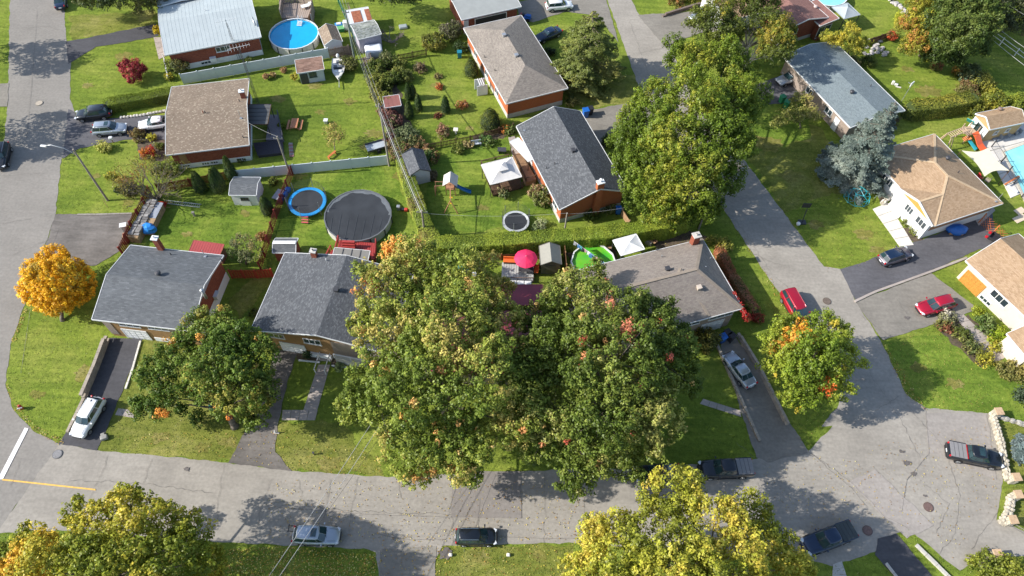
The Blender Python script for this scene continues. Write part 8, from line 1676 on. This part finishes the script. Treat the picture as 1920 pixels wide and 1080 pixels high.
# shrubs
S_ = [
 ('green bush at the head of the long lot-line shrub row', (700,150), 1.5, 1.8, SHR), ('yellowish bush beside the red low shed, left', (708,182), 1.3, 1.6, [(2,(.17,.18,.04)),(2,(.26,.25,.06))]), ('reddish purple bush below the red low shed', (726,216), 1.4, 1.5, [(3,(.16,.06,.06)),(2,(.22,.11,.09))]), ('olive bush at the lower lot-line fence', (746,285), 1.5, 1.6, [(2,(.15,.16,.05)),(1,(.24,.16,.09))]), ('rust and green bush above the dark grey shed', (780,280), 1.5, 1.5, [(2,(.13,.14,.05)),(2,(.26,.15,.08))]), ('green bush under the picket fence above the garden beds', (745,128), 1.5, 1.7, SHR), ('pale green bush beside the upper garden bed', (762,150), 1.2, 1.4, [(1,(.18,.20,.06))]),
 ('leafy bush behind the single upright cedar', (512,345), .7, .8, SHR), ('bush along the far side of the white fence near the utility pole', (742,300), 1.1, 1.3, [(1,(.2,.1,.08)),(1,(.14,.15,.05))]), # label, px, r, h, palette
 ('grey green shrub at the corner of the pale metal roofed house', (338,135), 1.7, 2.2, [(3,(.08,.095,.03)),(2,(.14,.15,.05)),(1,(.2,.17,.06))]),
 ('pale yellow shrub beside the grey green corner shrub', (318,148), .8, .9, SHY),
 ('golden shrub at the left end of the pale metal roof', (299,66), .8, 1.6, [(2,(.45,.36,.02)),(2,(.55,.42,.04))]),
 ('pale yellow hydrangea-like shrub by the white box', (198,281), 1.2, 1.1, [(2,(.30,.32,.06)),(3,(.48,.46,.14))]),
 ('thin yellow shrub low on the corner lawn', (215,340), .9, 1.4, SHY),
 ('dark mixed shrub at the foot of the multi-stemmed tree', (245,362), 1.3, 1.3, [(2,(.07,.08,.03)),(2,(.13,.11,.05))]),
 ('small dark cone shrub on the corner lawn', (228,362), .6, 1.2, [(1,(.035,.06,.02))]),
 ('orange and red shrub in front of the tan speckled house', (282,292), 1.1, 1.3, [(2,(.42,.14,.02)),(2,(.36,.04,.03)),(1,(.30,.22,.04))]),
 ('yellow mound plant in the bed beside the tan speckled roof', (287,262), .9, .7, [(2,(.45,.42,.05)),(1,(.3,.3,.04))]),
 ('brownish shrub between silver SUV and flower bed', (262,258), 1.2, 1.1, [(2,(.22,.15,.06)),(1,(.16,.14,.05))]),
 ('round green plant at the house end of the bed', (300,276), .8, .6, SHR),
 ('green shrub row behind the red board fence, left', (305,325), 1.3, 1.4, SHR),
 ('bright green shrub row behind the red board fence, right', (328,318), 1.1, 1.3, [(2,(.12,.18,.03)),(2,(.18,.24,.04))]),
 ('small potted tree with orange leaves on the strip below the hedge', (283,195), .55, 1.1, [(1,(.28,.24,.04)),(1,(.45,.22,.03))]),
 ('yellow shrub at the left end of the brown-roofed white shed', (553,152), .8, 1.5, [(2,(.30,.27,.04)),(2,(.42,.36,.06))]),
 ('dense shrub right of the white motor boat', (655,130), 1.6, 2.0, [(3,(.09,.10,.03)),(2,(.16,.16,.05))]),
 ('green shrub below the white tarpaulin crate', (705,135), 1.9, 2.0, SHR), ('grey green shrub at the top of the shrub garden', (728,118), 1.4, 1.8, [(2,(.09,.11,.04)),(2,(.16,.17,.07))]),
 ('wide yellow green shrub in the upper shrub garden', (712,165), 2.0, 2.2, [(3,(.12,.15,.03)),(3,(.22,.23,.05))]), ('bushy green shrub left of the dark cedars', (745,150), 1.8, 2.0, SHR),
 ('yellow green shrub above the red shed roof', (722,195), 1.7, 1.9, [(3,(.15,.17,.03)),(2,(.24,.23,.05))]),
 ('purple smoke bush left of the dark cedars', (735,235), 1.5, 1.7, [(3,(.12,.05,.05)),(2,(.18,.09,.08)),(1,(.14,.15,.06))]), ('second purplish shrub in the shrub garden', (740,262), 1.4, 1.6, [(2,(.13,.06,.05)),(2,(.10,.12,.06))]),
 ('silvery green shrub below the dark cedars', (765,262), 1.6, 1.6, [(2,(.10,.13,.06)),(2,(.18,.21,.11))]), ('russet shrub in the lower shrub garden', (762,298), 1.8, 1.7, [(3,(.13,.13,.05)),(2,(.24,.14,.08)),(1,(.12,.16,.04))]),
 ('olive yellow shrub beside the dark bin garden', (815,90), 1.8, 2.3, [(3,(.12,.13,.03)),(2,(.22,.20,.04))]), ('grey leafless-looking shrub beside the orange brick house', (848,72), 1.9, 2.4, [(2,(.17,.15,.11)),(2,(.11,.12,.05))]), ('dark green shrub right of the grey shrub', (862,95), 1.2, 1.4, [(1,(.04,.07,.02))]),
 ('brown perennials in the upper garden bed', (787,132), 1.2, .9, [(1,(.20,.14,.09)),(1,(.13,.12,.06))]), ('small orange plant behind the slim solitary cedar', (824,166), .6, .6, [(1,(.5,.16,.06))]), ('round orange shrub right of the slim solitary cedar', (867,200), .9, .9, [(2,(.42,.17,.06)),(1,(.3,.15,.08))]),
 ('low reddish plant below the slim solitary cedar', (820,218), .7, .4, [(1,(.22,.08,.05))]), ('pinkish dried hydrangea beside the bird bath', (834,252), 1.2, 1.2, [(2,(.28,.15,.10)),(1,(.2,.18,.08))]),
 ('brown clump on the middle garden lawn', (822,146), .7, .5, [(1,(.22,.18,.08))]),
 ('green perennials under the brown picket fence, left', (860,282), 1.0, .9, SHR), ('green perennials under the brown picket fence, centre', (915,268), 1.2, .9, [(2,(.08,.15,.04)),(1,(.15,.2,.05))]), ('orange-flecked perennials under the brown picket fence, right', (950,248), 1.1, 1.0, [(2,(.12,.16,.04)),(1,(.45,.16,.03))]), ('tan grass clump left of the pale bench', (880,275), .7, .9, [(1,(.35,.28,.14))]),
 ('mixed flower shrub right of the dark grey shed', (805,300), 1.5, 1.4, [(2,(.07,.12,.03)),(1,(.3,.22,.1)),(1,(.2,.08,.05))]), ('brown shrub against the wall of the dark grey shed', (815,333), .9, 1.0, [(1,(.13,.10,.06))]),
 ('leafy shrub with pinkish tips against the orange brick wall', (1012,378), 1.9, 2.2, [(3,(.12,.15,.04)),(3,(.20,.21,.07)),(1,(.35,.22,.14))]), ('small rounded bush below the cream gazebo', (944,370), .9, 1.5, [(1,(.10,.14,.05)),(1,(.2,.19,.09))]), ('pale sprawling plant by the white-pad trampoline', (1013,430), 1.1, .6, [(1,(.20,.25,.12)),(1,(.32,.34,.2))]),
 ('flower bed greenery under the orange brick gable', (1105,402), 1.5, .6, SHR), ('greenery at the right end of the orange brick gable', (1135,392), 1.3, .6, [(1,(.16,.17,.05)),(1,(.1,.12,.04))]),
 ('conical shrub under the orange-tipped branch of the dark maple', (378,792), 1.0, 1.9, [(2,(.07,.12,.02)),(1,(.12,.17,.03))]), ('small brown bush at the right end of the slate grey house', (340,640), .8, 1.0, [(1,(.17,.14,.05))]), ('round rust-coloured bush in the left back yard', (492,447), .7, .9, [(1,(.28,.15,.06))]),
 ('small dark yew in the white-edged bed', (580,668), .8, .9, [(1,(.03,.06,.02))]), ('pale flowering plant in the bed under the porch', (639,688), .6, .6, [(1,(.25,.30,.14))]),
 ('dense dark green shrub beside the garage of the brown grey hip roof', (1322,645), 1.8, 2.0, [(3,(.09,.10,.025)),(2,(.17,.15,.03))]), ('yellow shrub behind the chimney of the brown grey hip roof', (1352,462), 1.6, 1.2, [(2,(.20,.21,.04)),(1,(.32,.28,.06))]), ('red bush at the end of the rusty hedge strip', (1420,600), .9, 1.2, [(1,(.34,.04,.03)),(1,(.2,.06,.03))]),
 ('yellow green bush at the foot of the rusty hedge', (1402,585), .9, 1.3, [(1,(.18,.19,.03))]),
 ('red sumac bush at the edge of the upper right lawn', (1668,75), 1.1, 1.5, [(2,(.42,.09,.04)),(1,(.25,.16,.05))]), ('lime shrub beside the rock strip at top right', (1682,42), 1.2, 1.6, [(1,(.36,.38,.04))]), ('low red shrub under the dark broad tree', (1752,128), 1.0, .9, [(1,(.34,.13,.07)),(1,(.22,.2,.06))]),
 ('grey green thicket below the dark broad tree', (1808,148), 2.4, 1.8, [(3,(.12,.15,.06)),(2,(.2,.2,.09)),(1,(.13,.2,.14))]), ('russet thicket in the right-hand rough', (1805,172), 2.2, 1.3, [(2,(.19,.12,.06)),(2,(.17,.16,.06))]), ('yellow mixed thicket at the far right rough', (1835,160), 2.2, 1.7, [(2,(.19,.20,.05)),(2,(.27,.26,.05))]), ('wide yellow green bush above the pool house', (1860,195), 2.4, 1.9, [(2,(.13,.16,.03)),(3,(.25,.26,.04)),(1,(.36,.32,.05))]), ('second wide bush left of the pool house', (1815,205), 2.2, 1.7, [(2,(.12,.15,.03)),(3,(.22,.23,.04))]),
 ('bush at the right edge above the pool house', (1905,195), 2.2, 1.6, [(2,(.15,.19,.03)),(2,(.24,.27,.04))]), ('orange-flecked shrub in the rough', (1793,138), 1.1, .9, [(1,(.45,.22,.05)),(1,(.2,.2,.05))]),
 ('round green bush below the white rock steps', (1664,358), .9, 1.0, [(1,(.14,.18,.03))]), ('olive bush in the bed of the white house', (1654,352), .8, .9, [(1,(.19,.16,.05))]), ('green low bush against the white house wall', (1672,350), .9, .8, SHR), ('dark bush under the blue spruce by the white steps', (1645,342), 1.0, 1.0, [(1,(.04,.08,.02))]), ('low clipped bush in the narrow bed, upper', (1700,418), .8, .7, [(1,(.17,.19,.05))]), ('low clipped bush in the narrow bed, lower', (1712,436), .9, .7, [(1,(.2,.22,.06))]),
 ('white flowering bush at the drive corner of the cream house', (1772,600), 1.2, 1.1, [(2,(.22,.22,.12)),(1,(.5,.46,.42))]), ('reddish bush beside the white flowering bush', (1765,615), 1.0, .9, [(1,(.30,.12,.07)),(1,(.17,.17,.05))]), ('low green planting along the cream house path, upper', (1800,630), 1.4, .8, SHR), ('low green planting along the cream house path, lower', (1822,652), 1.4, .8, [(1,(.10,.13,.04)),(1,(.18,.18,.06))]), ('yellowish planting at the end of the cream house path', (1843,672), 1.3, .8, SHY),
 ('small lime clipped bush beside the orange garage door', (1832,588), .8, .8, [(1,(.24,.28,.03))]), ('large lime clipped bush under the cream wall windows', (1872,635), 1.5, 1.3, [(1,(.18,.25,.02)),(1,(.25,.30,.03))]), ('green foliage bed under the cream wall windows', (1845,612), 1.5, .8, [(1,(.12,.18,.05)),(1,(.17,.22,.07))]), ('yellow green foliage along the cream wall bed', (1862,650), 1.2, .7, SHY), ('round lime bush at the right edge below the porch', (1922,690), 1.3, 1.2, [(1,(.20,.28,.02))]), ('mixed autumn shrubs below the gabled porch', (1895,700), 1.9, .8, [(1,(.2,.19,.06)),(1,(.3,.25,.08))]), ('grey green dwarf shrub at the right edge of the lawn', (1918,745), 1.4, 1.3, [(1,(.07,.10,.06))]),
 ('yellow green yew hedge clump in the bottom right corner', (1872,1085), 3.0, 1.6, [(2,(.17,.20,.03)),(2,(.24,.26,.04))]),
 ('orange leaved shrub at the dark retaining wall, top', (1270,8), 1.6, 1.3, [(1,(.32,.15,.05)),(1,(.2,.17,.05))]), ('yellow green shrub at the dark retaining wall, top right', (1300,-2), 2.0, 1.6, [(1,(.24,.24,.04))]), ('brown shrub below the sunroom of the red brown roof', (1532,72), 1.3, .9, [(1,(.25,.10,.05)),(1,(.16,.12,.05))]), ('dark shrub right of the tall spruce drive', (1032,100), 1.0, .9, [(1,(.03,.05,.02))]), ('dark bushes against the orange brick house below the spruce', (1050,130), 1.3, 1.1, [(1,(.05,.07,.03))]), ('tan and green perennials at the lower corner beside the spruce lawn', (1072,195), 1.3, .9, [(1,(.28,.24,.08)),(1,(.1,.12,.04))]), ('dark bush where the big tree meets the drive', (1140,268), 1.3, 1.2, [(1,(.05,.08,.02))]), ('dark shade bush at the end of the top drive by the garages', (1290,470), 1.0, .5, [(1,(.25,.2,.05))]),
 ('green shrub row behind the right end of the maroon roof', (1043,535), 1.0, 1.2, [(1,(.12,.15,.03))]), ('deep green shrub against the foundation of the tan speckled house', (455,300), .8, .6, [(1,(.08,.11,.03))]), ('round green topiary beside the picnic table', (530,238), .6, .8, [(1,(.16,.20,.02))]),
 ('tan tall grass tuft at the white fence, left', (500,148), .5, .9, [(1,(.40,.24,.12))]), ('tan tall grass tuft at the white fence, right', (512,144), .5, .8, [(1,(.38,.27,.12))]), ('third tan grass tuft at the white fence, nearer the shed', (533,135), .5, .7, [(1,(.34,.2,.1))]), ('two young plants below the antenna of the pale metal roof', (470,118), .8, .9, SHR), ('green weeds beside the stone path of the shaded side yard', (480,590), .8, .4, [(1,(.07,.09,.02))]),
 ('autumn bush at the white garden rocks near blue grey roof', (1600,125), 1.6, 1.0, [(1,(.2,.18,.08)),(1,(.14,.15,.06))]), ('green bush right of the blue grey roof', (1628,120), 1.5, 1.2, SHR), ('brown brush between the spruce and the beige hip roof', (1668,232), 1.6, .7, [(1,(.12,.09,.06))]),
]
for i, (lb, px, r, h, pal) in enumerate(S_): shrub('shrub', lb, px, r, h, pal, .1, 100 + i, n=4 if r < 1 else 6)
# rock strip
rs = thing('rock_strip', 'strip of pale rocks behind the blue grey roof', 'rocks', P(1640,88)); rr = random.Random(8)
for i in range(26): q = P(1618 + rr.uniform(0, 45), 105 - rr.uniform(0, 28)); mb = MB(); mb.ball((q.x, q.y, .15), (rr.uniform(.25, .5), rr.uniform(.2, .4), rr.uniform(.15, .3)), 7, 5, i, .25); mb.build('rock', mat('pale_rock', (.42, .39, .37), .9, .25, 2), rs)
rs = thing('rock_strip', 'strip of grey rocks at the edge of the upper right lawn', 'rocks', P(1680,10))
for i in range(20): q = P(1670 + i * 1.6 + rr.uniform(-6, 6), 0 + i * 1.5 + rr.uniform(-3, 3)); mb = MB(); mb.ball((q.x, q.y, .15), (rr.uniform(.25, .5), rr.uniform(.2, .4), rr.uniform(.15, .3)), 7, 5, i, .25); mb.build('rock', MATS['pale_rock'], rs)

print('LEAVES', sum(STAT), len(bpy.data.objects))
NOGRASS = list(ROADS.values()) + [p for _, _, p in DRIVES] + [[(582,684),(618,684),(592,790),(530,790),(532,766),(560,766)],[(1634,392),(1700,360),(1720,400),(1690,410),(1715,462),(1685,465)],[(1788,592),(1806,588),(1892,668),(1858,686)],[(1318,748),(1312,757),(1392,784),(1390,768)],[(1790,350),(1822,342),(1868,395),(1835,426)],[(1820,225),(1930,205),(1990,330),(1895,372)]]
SUNG = [(.15, .205, .03), (.20, .26, .04), (.11, .16, .022), (.28, .29, .08), (.085, .13, .018)]
scatter('grass', 'short mown grass blades standing on the lawns', 'grass', [[(-20,-20),(1940,-20),(1940,1100),(-20,1100)]], 150000, SUNG, .065, .03, 9, NOGRASS, .06, .45)
